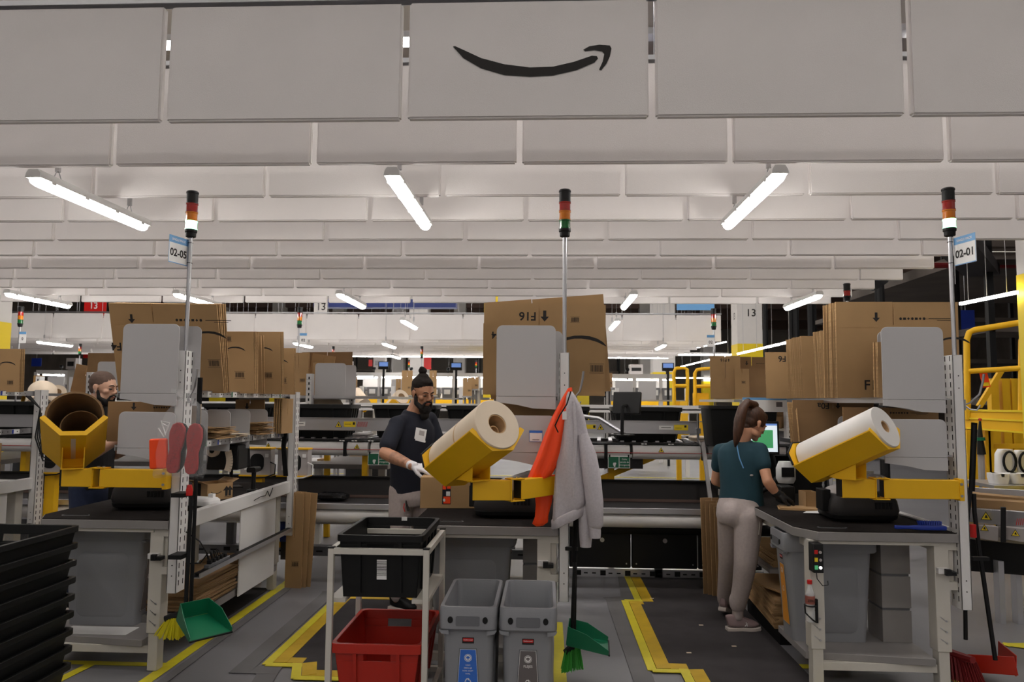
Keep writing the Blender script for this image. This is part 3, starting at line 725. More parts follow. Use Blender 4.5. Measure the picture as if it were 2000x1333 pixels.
    m.bar(foot-Vector((ax.x, ax.y, 0)).normalized()*.05+Vector((0, 0, .002)), foot+Vector((ax.x, ax.y, 0)).normalized()*.075+Vector((0, 0, .002)), bw*1.9, .006)
    m.build('neck_bracket', 'yellow', root)
    W(root).cyl(foot-Vector((0, 0, .012)), foot+Vector((0, 0, .004)), .03, n=16).build('swivel', 'yellow', root)
    # roll
    rr, ri, RL = (.134, .054, .50) if roll == 'solid' else ((.118, .036, .50) if roll == 'slim' else (.150, .139, .44))
    hb = rr if roll != 'shell' else .142
    C0 = O+ax*.012+up*(hb+.001)
    Fz = Matrix(((wd.x, up.x, ax.x, C0.x), (wd.y, up.y, ax.y, C0.y), (wd.z, up.z, ax.z, C0.z), (0, 0, 0, 1)))
    return root, Fz, rr, ri, RL

rt, Fz, rr, ri, RL = holder(XS[1], 'yellow swing arm and trough on the middle bench holding a thick roll', 232, .40, 186, .22, -51, mid=.40, fo=.0)
r_ = thing('paper_roll', 'thick off-white kraft paper roll with a hollow core in the middle yellow trough', 'paper roll', tuple(Fz @ Vector((0, 0, 0))))
m = W(r_); m.lathe([(rr, 0), (rr+.001, .004), (rr+.001, RL-.004), (rr-.002, RL), (ri, RL+.001), (ri, RL-.3), (ri, 0)], Fz, 48, caps=False); m.build('roll', 'paper', r_)
m = W(r_); m.lathe([(ri-.0005, 0), (ri-.0005, RL-.004), (ri-.006, RL-.004), (ri-.006, 0)], Fz, 28, caps=False); m.build('core_tube', 'paper_kraft', r_)
m = W(r_); m.lathe([(.028, RL-.16), (.028, RL-.04), (.022, RL-.04), (.022, RL-.16)], Fz @ Matrix.Translation((0, -ri+.034, 0)), 18); m.build('inner_tube', 'paper_kraft', r_)
m = W(r_); m.lathe([(rr+.0016, RL*.55), (rr+.0016, RL*.57)], Fz, 48, caps=False); m.build('glue_line', 'paper_kraft', r_)
rt, Fz, rr, ri, RL = holder(XS[2], 'yellow swing arm and trough on the right bench holding a slim roll', 180, .46, 180, .20, -50, 'slim', mid=.42, nh=.06)
r_ = thing('paper_roll', 'slim white paper roll in the right yellow trough', 'paper roll', tuple(Fz @ Vector((0, 0, 0))))
m = W(r_); m.lathe([(rr, 0), (rr+.001, .004), (rr+.001, RL-.004), (rr-.002, RL), (ri, RL+.001), (ri, RL-.3), (ri, 0)], Fz, 48, caps=False); m.build('roll', 'white_paint', r_)
m = W(r_); m.lathe([(ri-.0005, 0), (ri-.0005, RL-.004), (ri-.006, RL-.004), (ri-.006, 0)], Fz, 28, caps=False); m.build('core_tube', 'paper_kraft', r_)
rt, Fz, rr, ri, RL = holder(XS[0], 'yellow swing arm and trough on the left bench holding an empty tube', 180, .43, 180, .20, -58, 'shell', mid=.50, nh=.10)
r_ = thing('paper_roll', 'almost empty brown paper roll with a loose core in the left yellow trough', 'paper roll', tuple(Fz @ Vector((0, 0, 0))))
m = W(r_); m.lathe([(rr, 0), (rr, RL), (ri, RL), (ri, 0)], Fz, 48, caps=False); m.build('roll_sleeve', 'core_brown', r_)
m = W(r_); m.lathe([(rr+.0008, 0), (rr+.0008, RL-.001)], Fz, 48, caps=False); m.build('outer_wrap', 'paper', r_)
m = W(r_); m.lathe([(.105, .02), (.105, RL-.10), (.1, RL-.10), (.1, .02)], Fz @ Matrix.Translation((.03, -ri+.108, 0)), 36, caps=False); m.build('core_tube', 'core_brown', r_)
m = W(r_); m.lathe([(.105, .03), (.01, .031)], Fz @ Matrix.Translation((.03, -ri+.108, 0)), 36, caps=True); m.build('core_end', 'core_brown', r_)

# ================================================================== FLAT CARTONS
def card_frame(x, y, z, lean=0, tilt=0, yaw=0):      # x centre bottom; lean>0: top towards viewer
    return Matrix.Translation((x, y, z)) @ Matrix.Rotation(R(yaw), 4, 'Z') @ Matrix.Rotation(R(lean), 4, 'X') @ Matrix.Rotation(R(tilt), 4, 'Y')
def flat_carton(x, y, z, w, h, lean=0, tilt=0, yaw=0, label='', group=None, prints=(), fold=.72, split=.5, mt='card', fold2=None):
    M = card_frame(x, y, z, lean, tilt, yaw)
    root = thing('flat_carton', label, 'flat carton', (x, y, z), 0, group)
    IL = Matrix.Translation((-x, -y, -z)) @ M
    for k, y0 in ((0, 0), (1, .0048)):
        m = MB(IL); sx = -w/2+w*split
        if fold2:
            m.box(-w/2, w/2, y0, y0+.004, 0, h*fold2-.0012); m.box(-w/2, w/2, y0, y0+.004, h*fold2+.0012, h*fold-.0012)
        else: m.box(-w/2, w/2, y0, y0+.004, 0, h*fold-.0012)
        m.box(-w/2, w/2, y0+.001, y0+.003, h*.01, h*fold+.02)
        m.box(-w/2, sx-.003, y0, y0+.004, h*fold+.0012, h); m.box(sx+.003, w/2, y0, y0+.004, h*fold+.0012, h*.997)
        m.m = [1 if q % 6 in (0, 1, 4, 5) else 0 for q in range(len(m.f))]
        p = m.build('ply', [mt if k == 0 else 'card_dark', 'card_edge'], root, smooth=False)
    if prints:
        m = MB(IL @ Matrix(((1, 0, 0, 0), (0, 0, -1, -.0008), (0, 1, 0, 0), (0, 0, 0, 1))))
        for pr in prints:
            k = pr[0]; F = Matrix.Translation((pr[1]*w, pr[2]*h, 0))
            if k == 'arrow': arrow(m, F @ Matrix.Rotation(R(180), 4, 'Z'), pr[3])
            elif k == 'arrowup': arrow(m, F, pr[3])
            elif k == 'text': text(m, pr[4], pr[3], F @ Matrix.Rotation(R(180), 4, 'Z'), bold=.02)
            elif k == 'textup': text(m, pr[4], pr[3], F, bold=.015)
            elif k == 'smile': smile(m, F @ Matrix.Rotation(R(180), 4, 'Z'), pr[3])
            elif k == 'bar': barcode(m, F, pr[3], pr[3]*.55, 12, 3, True)
            elif k == 'icons':
                for i in range(7):
                    G = F @ Matrix.Translation((i*pr[3]*.14, 0, 0)); a = pr[3]*.05
                    if i % 3 == 0: m.poly([(a*math.cos(t), a*math.sin(t)) for t in [q*math.pi/4 for q in range(8)]], G)
                    elif i % 3 == 1: rect(m, G, -a, -a*.8, a, a*.8)
                    else: m.poly([(-a, 0), (0, -a), (a, 0), (0, a)], G)
                rect(m, F, pr[3]*1.0, -pr[3]*.01, pr[3]*1.9, pr[3]*.015)
                rect(m, F, pr[3]*1.3, -pr[3]*.07, pr[3]*1.8, -pr[3]*.05)
        m.build('print', 'ink', root)
    return root
def carton_stack(n, x, y, z, w, h, dy, lean, label_f, label_b, group, dlean=.6, prints=(), yaw=0, tilt=0, jit=.006, seed=0, **k):
    rn = random.Random(seed); r0 = None
    for i in range(n):
        if i == 0: r0 = flat_carton(x, y, z, w, h, lean, tilt, yaw, label_f, None, prints, **k)
        elif i == 1: r1 = flat_carton(x+rn.uniform(-jit, jit), y+dy, z, w, h, lean-dlean, tilt, yaw, label_b+', nearest', group, (), **k)
        else:
            c = copy_tree(r1); c.location = (x+rn.uniform(-jit, jit)*1.6, y+dy*i, z+rn.uniform(0, .004)); c.rotation_euler = (R(dlean*(i-1)*-1), R(rn.uniform(-.5, .5)), R(rn.uniform(-.6, .6)))
            c['label'] = label_b+', '+ORDN[i-1]+' back'; c['group'] = group
ZS = 1.638
X = XS[0]
PB = (('arrow', -.30, .83, .06), ('icons', .12, .82, .19), ('smile', .40, .66, .24), ('bar', .43, .34, .07), ('text', -.47, .52, .075, 'F4'))
carton_stack(6, -2.50, 4.86, ZS, .72, .60, .013, 17, 'largest flat carton on the left bench with arrow, icons and curved logo', 'large flat carton leaning right behind the largest one of the left bench', 'large flat cartons on the left bench', prints=PB, split=.40, fold=.76, fold2=.58, dlean=1.0, tilt=.4)
PS = (('smile', .18, .72, .15), ('bar', .25, .30, .065), ('bar', .05, .88, .05))
for i, (x, y, w, h, n, lean, nm) in enumerate(((-2.32, 5.30, .42, .45, 5, 8, 'first'), (-2.33, 5.50, .40, .44, 3, 9, 'second'), (-2.28, 5.74, .42, .49, 4, 9, 'third'), (-2.25, 6.00, .38, .38, 4, 6, 'last'))):
    carton_stack(n, x, y, ZS, w, h, .014, lean, 'smaller flat carton with curved logo on the left bench, %s group behind the largest' % nm, 'flat carton filed behind the %s smaller group on the left bench' % nm, 'flat cartons of the %s smaller group' % nm, prints=PS, seed=i, dlean=.8, fold=.82)
# middle bench
PC = (('text', -.14, .865, .075, 'F16'), ('arrow', .0, .865, .07), ('smile', .30, .60, .32), ('bar', .43, .30, .075), ('bar', .25, .83, .05), ('text', -.33, .5, .065, 'F4'))
flat_carton(-.015, 4.67, ZS, .765, .575, 2, .5, 0, 'big light brown flat carton printed F16 with curved logo on the middle bench', None, PC, split=.455, fold=.60, fold2=.24)
flat_carton(.03, 4.72, ZS, .76, .62, 1, -4.5, 0, 'tilted flat carton poking up behind the one printed F16 on the middle bench', None, (), split=.4)
flat_carton(-.31, 4.58, ZS, .16, .43, 2, 0, 0, 'narrow flat carton printed F4 beside the grey divider of the middle bench', None, (('text', .0, .86, .06, 'F4'),), fold=.98)
carton_stack(3, .0, 4.80, ZS, .72, .57, .02, 1, 'flat carton behind the tilted one on the middle bench', 'flat carton at the back of the middle bench stack', 'back cartons of the middle bench', fold=.7)
# right bench
X = XS[2]
PR = (('arrow', -.17, .84, .06), ('icons', .03, .825, .17), ('textup', -.20, .13, .085, 'F16'), ('smile', .46, .6, .2), ('textup', .10, .70, .03, 'I'))
carton_stack(9, 2.185, 4.72, ZS, .745, .60, .024, 1.5, 'largest flat carton on the right bench with arrow, icons and F16', 'large flat carton filed behind the one printed F16 on the right bench', 'large flat cartons on the right bench', prints=PR, split=.47, fold=.73, dlean=.05, tilt=-.2)
carton_stack(5, 2.065, 4.43, ZS, .26, .325, .014, 1.5, 'short flat carton printed F4 between the dividers of the right bench', 'short flat carton behind the one printed F4 on the right bench', 'short flat cartons on the right bench', prints=(('text', .22, .88, .06, 'F4'),), dlean=.0, fold=.70)
carton_stack(5, 2.12, 5.12, ZS, .50, .46, .03, -3, 'mid sized flat carton behind the tall stack of the right bench', 'mid sized flat carton of the leaning group on the right bench', 'mid sized flat cartons on the right bench', dlean=.5)
carton_stack(8, 2.10, 5.42, ZS, .52, .45, .045, -3, 'flat carton of the group further back on the right bench', 'flat carton filed in the group further back on the right bench', 'further back cartons on the right bench', dlean=.6)
flat_carton(2.05, 6.0, ZS, .60, .37, -2, 0, 0, 'light flat carton printed F6 at the far end of the right bench shelf', None, (('text', -.28, .86, .065, 'F6'), ('arrow', -.14, .88, .06)), split=.3, fold=.3)
# shelf below: low cartons
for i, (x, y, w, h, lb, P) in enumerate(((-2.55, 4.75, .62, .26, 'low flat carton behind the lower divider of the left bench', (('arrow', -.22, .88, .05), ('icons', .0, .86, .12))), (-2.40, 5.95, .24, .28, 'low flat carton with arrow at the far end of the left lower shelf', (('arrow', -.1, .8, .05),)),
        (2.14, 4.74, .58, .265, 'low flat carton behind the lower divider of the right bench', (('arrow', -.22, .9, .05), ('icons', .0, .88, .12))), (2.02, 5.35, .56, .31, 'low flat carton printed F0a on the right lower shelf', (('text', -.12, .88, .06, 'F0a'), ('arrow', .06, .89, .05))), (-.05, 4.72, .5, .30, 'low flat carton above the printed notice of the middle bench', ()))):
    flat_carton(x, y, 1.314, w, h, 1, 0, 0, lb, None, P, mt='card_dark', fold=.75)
for i in range(6):
    flat_carton(1.80, 5.38+i*.035, 1.314, .14, .29, -4, 6, 70, 'thin carton of the bundle beside the one printed F0a on the right lower shelf', 'thin cartons on the right lower shelf', (), fold=.5)['label'] = 'thin carton of the bundle beside the F0a one on the right lower shelf, %s back' % ORDN[i]
for i in range(4):
    flat_carton(-2.22+i*.02, 6.15, 1.314, .18, .29, 0, 0, 80, 'thin light carton standing at the far end of the left lower shelf', 'thin cartons on the left lower shelf', (), fold=.5)['label'] = 'thin light carton at the far end of the left lower shelf, %s from the left' % ORDN[i]
# paper mailers stacks on left lower shelf
def mailers(n, x, y, z, w, d, lb, grp, m_='card', th=.007):
    rn = random.Random(n); lb0 = lb
    for i in range(n):
        lb = lb0+', %s from the bottom' % ORDN[i]; mb = MB(); a = R(rn.uniform(-8, 8)); F = Matrix.Translation((x+rn.uniform(-.015, .015), y+rn.uniform(-.02, .02), z+i*th)) @ Matrix.Rotation(a, 4, 'Z')
        k = 6; top = []; bot = []
        for s in range(k+1):
            u = s/k-.5; zz = .004*math.sin(u*7+i)+.002
            for v in (-.5, .5): top.append(F @ Vector((u*w, v*d, zz+th*.6))); bot.append(F @ Vector((u*w, v*d, zz)))
        nn = len(top); vs = top+bot; fs = []
        for s in range(k):
            a0 = 2*s; fs += [(a0, a0+1, a0+3, a0+2), (nn+a0+2, nn+a0+3, nn+a0+1, nn+a0), (a0, a0+2, nn+a0+2, nn+a0), (a0+3, a0+1, nn+a0+1, nn+a0+3)]
        fs += [(1, 0, nn, nn+1), (2*k, 2*k+1, nn+2*k+1, nn+2*k)]
        mb.add(vs, fs); mb.solo('paper_mailer', m_, lb, 'paper mailer', grp)
mailers(11, -2.33, 5.05, 1.325, .26, .30, 'brown paper mailer in the near pile on the left lower shelf', 'mailers in the near pile')
mailers(4, -2.28, 5.33, 1.322, .2, .16, 'pale mailer in the small pile between the two brown piles', 'mailers in the small middle pile', 'paper')
mailers(13, -2.30, 5.72, 1.325, .26, .28, 'brown paper mailer in the far pile on the left lower shelf', 'mailers in the far pile')

# middle bench notice on the lower divider (code square left out)
a = at(1030, 853, YF-.048)
nt_ = thing('notice', 'small white notice with blue heading on the middle lower divider', 'notice', (a.x, YF-.047, a.z))
nt_.location = (XS[1]-.135, YF-.048, 1.40)
m = MB(fr((0, 0, 0), (1, 0, 0), (0, 0, 1))); m.box(-.038, .038, -.032, .032, -.0006, .0004); m.build('sheet', 'white', nt_)
m = MB(fr((0, -.0012, 0), (1, 0, 0), (0, 0, 1))); rect(m, Matrix(), -.038, .018, .038, .032); rect(m, Matrix(), -.038, -.032, -.036, .032); rect(m, Matrix(), .036, -.032, .038, .032); rect(m, Matrix(), -.038, -.032, .038, -.0305); m.build('blue_heading', 'blue_label', nt_)
m = MB(fr((0, -.0014, 0), (1, 0, 0), (0, 0, 1))); rect(m, Matrix(), -.02, -.023, .02, -.02); m.build('print', 'ink', nt_)

# ================================================================== BINS
def bin_slim(x, y, label, lab_m, lines, full=True, rz=0, z0=0.0):
    root = thing('slim_bin', label, 'recycling bin', (x, y, z0), rz)
    w, d, h = .27, .56, .635
    m = MB(); bw, bd = .105, .215
    def ring(a, b, z, r=.03, n=3): return [(px, py, z) for px, py in rrect(2*a, 2*b, r, n)]
    m.loft([ring(bw, bd, 0), ring(w/2-.016, d/2-.03, h-.11)]+[ring(w/2-.002, d/2-.012, h-.11), ring(w/2, d/2, h-.10), ring(w/2, d/2, h-.012), ring(w/2-.003, d/2-.003, h), ring(w/2-.018, d/2-.018, h), ring(w/2-.024, d/2-.024, h-.03), ring(bw-.008, bd-.01, .02)])
    m.build('bin_body', 'bin_grey', root)
    # handle pocket and holes on the front collar
    F = fr((0, -d/2-.001, h-.06), (1, 0, 0), (0, 0, 1))
    m = MB(F); m.prism(rrect(.112, .044, .006), Matrix.Translation((0, -.003, 0)), .003); m.build('handle_slot', 'bin_grey_dark', root)
    m = MB(F)
    for s in (-1, 1): m.prism([(s*.082+.0125*math.cos(t), .002+.0155*math.sin(t)) for t in [q*math.pi/8 for q in range(16)]], Matrix(), .003)
    m.build('collar_hole', 'black', root)
    m = MB()   # collar droop corners
    for s in (-1, 1): m.prism([(s*w/2, 0), (s*(w/2-.045), 0), (s*(w/2-.045), -.02), (s*(w/2-.01), -.014)], fr((0, -d/2+.03, h-.108), (1, 0, 0), (0, 0, 1)), .026)
    m.build('collar_lug', 'bin_grey', root)
    for sx in (-1, 1):   # raised panel on the long sides
        F = fr((sx*(bw+.002), 0, 0), (0, sx, 0), (sx*.026, 0, 1)); nn = 20
        o = rrect(.33, .40, .05, 4, 0, .25); i_ = rrect(.30, .375, .045, 4, 0, .25)
        m = MB(F); m.add([(p[0], p[1], -.003) for p in o]+[(p[0], p[1], .005) for p in i_], [(q, (q+1) % nn, nn+(q+1) % nn, nn+q) for q in range(nn)]+[list(range(nn, 2*nn))]); m.build('raised_panel', 'bin_grey', root)
    # sloped front plane for labels
    y0, y1 = -bd, -(d/2-.03); sl = Vector((0, y1-y0, h-.11)).normalized()
    def FF(z, e=.002): return fr((0, y0+(y1-y0)*z/(h-.11)-e, z), (1, 0, 0), sl)
    m = MB(FF(.475)); m.poly(rrect(.056, .028, .002), Matrix()); b = m.build('maker_plate', 'ink', root)
    m = MB(FF(.478, .003)); m.poly(rrect(.05, .015, .005), Matrix()); m.build('maker_badge', 'red', b)
    m = MB(FF(.478, .004)); text(m, 'Rubbermaid', .0085, Matrix(), bold=.01); m.build('maker_name', 'white', b)
    m = MB(FF(.40)); T = lambda k, e: [(-.036-e, .032+e), (-.06-e-.0, -.32-e), (.06+e, -.32-e), (.036+e, .032+e)]
    m.poly(T(0, .006)[::-1], Matrix()); lb = m.build('label_border', 'bin_grey_dark', root)
    m = MB(FF(.40, .0028)); m.poly(T(0, .0016)[::-1], Matrix()); m.build('label_frame', 'white', lb)
    m = MB(FF(.40, .0034)); m.poly(T(0, 0)[::-1], Matrix()); m.build('label_field', lab_m, lb)
    m = MB(FF(.40, .0042)); F0 = Matrix.Translation((0, -.006, 0))
    cir = lambda r, n=20: [(r*math.cos(q*2*math.pi/n), r*math.sin(q*2*math.pi/n)) for q in range(n)]
    for q in range(20):
        t0, t1 = q*math.pi/10, (q+1)*math.pi/10
        m.poly([(.018*math.cos(t0), .018*math.sin(t0)), (.018*math.cos(t1), .018*math.sin(t1)), (.016*math.cos(t1), .016*math.sin(t1)), (.016*math.cos(t0), .016*math.sin(t0))], F0)
    m.poly(cir(.0135), F0)
    m.build('round_emblem', 'white', lb)
    m = MB(FF(.40, .005)); m.poly([(-.01, .004), (0, .009), (.01, .004), (.008, .002), (.008, -.002), (.004, -.002), (.004, -.008), (.001, -.008), (.001, -.001), (-.001, -.001), (-.001, -.008), (-.004, -.008), (-.004, -.002), (-.008, -.002), (-.008, .002)], F0); m.build('emblem_figure', lab_m, lb)
    m = MB(FF(.40, .0042))
    for i, tline in enumerate(lines): text(m, tline, .0085 if len(lines) > 1 else .016, Matrix.Translation((0, -.040-i*.0135, 0)), bold=.01)
    # recycling triangle: three bent arrows
    G = Matrix.Translation((0, -.118, 0))
    for k in range(3):
        Q = G @ Matrix.Rotation(R(120*k), 4, 'Z')
        m.poly([(-.014, .004), (-.007, .016), (.003, .016), (.0005, .0115), (-.005, .0115), (-.0105, .002)], Q)
        m.poly([(.001, .0185), (.009, .0125), (.0015, .0055)], Q)
    m.build('label_print', 'white', lb)
    return root
bin_slim(-.360, 3.83, 'slim grey recycling bin with blue label in front of the middle bench', 'blue_label', ('CAJAS', 'EMBALAJE', 'PAPEL KRAFT', 'PAPEL'))
bin_slim(-.078, 3.83, 'slim grey bin with grey FLEJES label in front of the middle bench', 'grey_label', ('FLEJES',))
bin_slim(1.70, 4.735, 'slim grey bin with orange label on the lower shelf of the right bench', 'orange_label', (), rz=R(-90), z0=.186)

def bin_big(x, y, z, w, d, h, label, badge=False, mt='bin_grey_dark'):
    root = thing('waste_bin', label, 'bin', (x, y, z))
    def ring(a, b, zz, r=.06, n=5): return [(px, py, zz) for px, py in rrect(2*a, 2*b, r, n)]
    a, b = w/2, d/2
    MB().loft([ring(a*.9, b*.9, 0), ring(a*.99, b*.99, h-.05), ring(a+.01, b+.01, h-.045), ring(a+.01, b+.01, h), ring(a-.01, b-.01, h), ring(a*.86, b*.86, .02)]).build('bin_body', mt, root)
    k = .9+.09*.4
    m = MB(Matrix.Rotation(R(-math.degrees(math.atan(.09*b/h))*-1), 4, 'X')); 
    # raised panel outline on the front
    F = fr((0, -b*.9-.006, 0), (1, 0, 0), (0, -(b*.09)/h, 1))
    o = rrect(w*.62, h*.66, .05, 4, 0, h*.38); i_ = rrect(w*.58, h*.63, .045, 4, 0, h*.38)
    m = MB(F); nn = len(o)
    m.add([(p[0], p[1], 0) for p in o]+[(p[0], p[1], .004) for p in i_], [(q, (q+1) % nn, nn+(q+1) % nn, nn+q) for q in range(nn)]+[list(range(nn, 2*nn))]); m.build('raised_panel', mt, root)
    if badge:
        m = MB(); m.box(a*.975+.0, a*.985+.002, -.03, .03, h*.80, h*.84); bb = m.build('maker_plate', 'ink', root)
        m = MB(); m.box(a*.985+.002, a*.985+.003, -.026, .026, h*.812, h*.83); m.build('maker_badge', 'red', bb)
    return root
bin_slim(-2.76, 4.73, 'slim grey bin turned sideways on the lower shelf of the left bench', 'grey_label', (), rz=R(90), z0=.186)
bin_slim(-.46, 4.73, 'slim grey bin turned sideways in the shade under the middle bench', 'grey_label', (), rz=R(90), z0=.186)
# drawer tower right of that bin
r_ = thing('drawer_unit', 'pale flat panelled unit behind the bin under the right bench', 'cabinet', (2.10, 4.66, .186))
for k in range(3): MB().box(-.085, .085, -.01, .2, .0+k*.2, .185+k*.2).build('panel', 'grey_edge', r_)
MB().box(-.08, .08, .0, .19, .01, .59).build('core', 'bin_grey_dark', r_)
r_ = thing('drawer_unit', 'pale flat panelled unit behind the bin under the middle bench', 'cabinet', (-.06, 4.78, .186))
for k in range(3): MB().box(-.08, .06, -.01, .2, .0+k*.2, .185+k*.2).build('panel', 'grey_edge', r_)
MB().box(-.07, .05, .0, .19, .01, .59).build('core', 'bin_grey_dark', r_)
m = MB(); m.box(-2.92, -2.50, 4.45, 4.60, .1855, .187); m.solo('paper_sheet', 'white', 'white paper sheet under the grey bin of the left bench', 'paper')

# ================================================================== TOTES
def tote(label, w, d, h, mt, loc, rz=0, group=None, holes=True, lab=None, ribs=True, rim=.03, taper=.05):
    root = thing('tote', label, 'tote', loc, rz, group)
    t = .006; a, b = w/2, d/2; tp = taper
    def ring(a_, b_, z): return [(px, py, z) for px, py in rrect(2*a_, 2*b_, .03, 2)]
    m = MB()
    if holes:   # walls as slabs with hand openings on the short (front/back) sides
        def wall(sgn):
            q = [(-a+tp, 0), (a-tp, 0), (a, h), (-a, h)]
            hw, hz0, hz1 = .065, h-.085, h-.045
            ys = lambda z: sgn*(b-tp+(tp)*z/h)
            def V(x, z, inn): return (x, ys(z)-sgn*(t if inn else 0), z)
            xl = lambda z: -a+tp-tp*z/h
            rows = [0, hz0, hz1, h]
            for r0, r1 in zip(rows[:-1], rows[1:]):
                segs = [(-1, 1)] if r0 != hz0 else [(-1, -.5), (.5, 1)]
                for s0, s1 in segs:
                    def XX(s, z): return (xl(z) if s == -1 else -xl(z) if s == 1 else s*2*hw)
                    P = [(XX(s0, r0), r0), (XX(s1, r0), r0), (XX(s1, r1), r1), (XX(s0, r1), r1)]
                    vs = [V(x, z, 0) for x, z in P]+[V(x, z, 1) for x, z in P]
                    m.add(vs, [(0, 1, 2, 3), (4, 5, 6, 7), (0, 1, 5, 4), (1, 2, 6, 5), (2, 3, 7, 6), (3, 0, 4, 7)])
        wall(-1); wall(1)
        for sgn in (-1, 1):
            P = [(sgn*(a-tp), -b+tp, 0), (sgn*(a-tp), b-tp, 0), (sgn*a, b, h), (sgn*a, -b, h)]
            Q = [(x-sgn*t, y, z) for x, y, z in P]; m.add(P+Q, [(0, 1, 2, 3), (4, 5, 6, 7), (0, 1, 5, 4), (1, 2, 6, 5), (2, 3, 7, 6), (3, 0, 4, 7)])
        m.box(-a+tp, a-tp, -b+tp, b-tp, 0, t)
    else:
        m.loft([ring(a-tp, b-tp, 0), ring(a, b, h), ring(a-t, b-t, h), ring(a-tp-t, b-tp-t, t)])
    m.build('tote_shell', mt, root, bevel=.002 if holes else 0)
    m = MB(); e = .014
    m.loft([ring(a+.002, b+.002, h-rim), ring(a+e, b+e, h-rim), ring(a+e, b+e, h), ring(a-t, b-t, h), ring(a-t, b-t, h-rim), ring(a+.002, b+.002, h-rim)], caps=False); m.build('rim', mt, root, bevel=.002)
    if ribs:
        m = MB()
        for s in (-1, 1):
            for x in (-a*.5, a*.5):
                m.add([(x-.008, s*(b-tp*.9), h*.08), (x+.008, s*(b-tp*.9), h*.08), (x+.008, s*b, h-rim), (x-.008, s*b, h-rim), (x-.008, s*(b-tp*.9+.012), h*.08), (x+.008, s*(b-tp*.9+.012), h*.08), (x+.008, s*(b+.012), h-rim), (x-.008, s*(b+.012), h-rim)], [(0, 1, 2, 3), (4, 5, 6, 7), (0, 1, 5, 4), (1, 2, 6, 5), (2, 3, 7, 6), (3, 0, 4, 7)])
            for y in (-b*.6, -b*.2, b*.2, b*.6):
                m.add([(s*(a-tp*.9), y-.008, h*.08), (s*(a-tp*.9), y+.008, h*.08), (s*a, y+.008, h-rim), (s*a, y-.008, h-rim), (s*(a-tp*.9+.012), y-.008, h*.08), (s*(a-tp*.9+.012), y+.008, h*.08), (s*(a+.012), y+.008, h-rim), (s*(a+.012), y-.008, h-rim)], [(0, 1, 2, 3), (4, 5, 6, 7), (0, 1, 5, 4), (1, 2, 6, 5), (2, 3, 7, 6), (3, 0, 4, 7)])
        m.build('ribs', mt, root)
    if lab:
        F = fr((lab[0], -b+tp*.5-.006, h*.45), (1, 0, 0), (0, -tp/h, 1))
        m = MB(F); m.box(-lab[1]/2, lab[1]/2, -lab[2]/2, lab[2]/2, 0, .001); l = m.build('barcode_label', 'white', root)
        m = MB(F @ Matrix.Translation((0, 0, .0018))); rn = random.Random(4); y = -lab[2]*.3
        while y < lab[2]*.42: hh = rn.uniform(.002, .006); rect(m, Matrix(), -lab[1]*.5, y, lab[1]*.5, y+hh*.6); y += hh+.002
        m.build('bars', 'ink', l)
    return root
# nested stack of black totes, lower left corner
NT = 9
for k in range(NT):
    top = k == NT-1
    lb = 'topmost black tote of the tall nested stack in the lower left corner' if top else 'black tote nested in the lower left stack, %s rim below the topmost' % ORDN[NT-2-k]
    tote(lb, .60, .80, .33 if top else .30, 'tote_black', (-2.605, 3.22, .67-.082*(NT-1-k) if not top else .64), 0, None if top else 'nested black totes in the lower left corner', holes=top, ribs=False, rim=.028, taper=.05)
m = MB(); m.box(-2.314, -2.312, 3.0, 3.035, .462, .482); m.solo('sticker_scrap', 'white', 'torn white sticker scrap on the side of the nested black totes', 'sticker')
# white cart
cx0, cx1, cy0, cy1, ct = -1.045, -.555, 3.60, 4.19, .885
cart = thing('cart', 'white square tube cart carrying a black tote above a red one', 'cart', (cx0, cy0, 0))
q = .028
for x in (cx0, cx1-q):
    for y in (cy0, cy1-q):
        W(cart).box(x, x+q, y, y+q, .02, ct-.001).build('leg', 'cream_metal', cart, bevel=.002)
        W(cart).box(x-.001, x+q+.001, y-.001, y+q+.001, ct-.001, ct+.006).build('corner_cap', 'black', cart)
        W(cart).cyl((x+q/2-.01, y+q/2, .02), (x+q/2+.01, y+q/2, .02), .02, n=12).build('castor', 'black', cart)
for z, nm in ((ct-q, 'top_rail'), (.12, 'bottom_rail')):
    for b_ in ((cx0+q, cx1-q, cy0, cy0+q), (cx0+q, cx1-q, cy1-q, cy1), (cx0, cx0+q, cy0+q, cy1-q), (cx1-q, cx1, cy0+q, cy1-q)):
        W(cart).box(*b_, z, z+q).build(nm, 'cream_metal', cart, bevel=.002)
m = W(cart)
for x in (cx0+.004, cx1-.084): m.box(x, x+.08, cy0+q, cy1-q, .625, .645)
m.build('tote_support', 'cream_metal', cart)
tote('empty black tote with barcode label in the top of the white cart', .40, .55, .30, 'tote_black', (-.80, 3.91, .645), 0, None, lab=(.01, .048, .095), taper=.02, rim=.032)
tote('empty red tote at the bottom of the white cart', .415, .58, .29, 'tote_red', (-.80, 3.90, .150), 0, None, taper=.035, rim=.045)
m = MB(); m.box(-.80, -.77, 4.172, 4.176, .93, .95); m.solo('tote_tag', 'white', 'small white tag on the far rim of the black tote in the cart', 'tag')

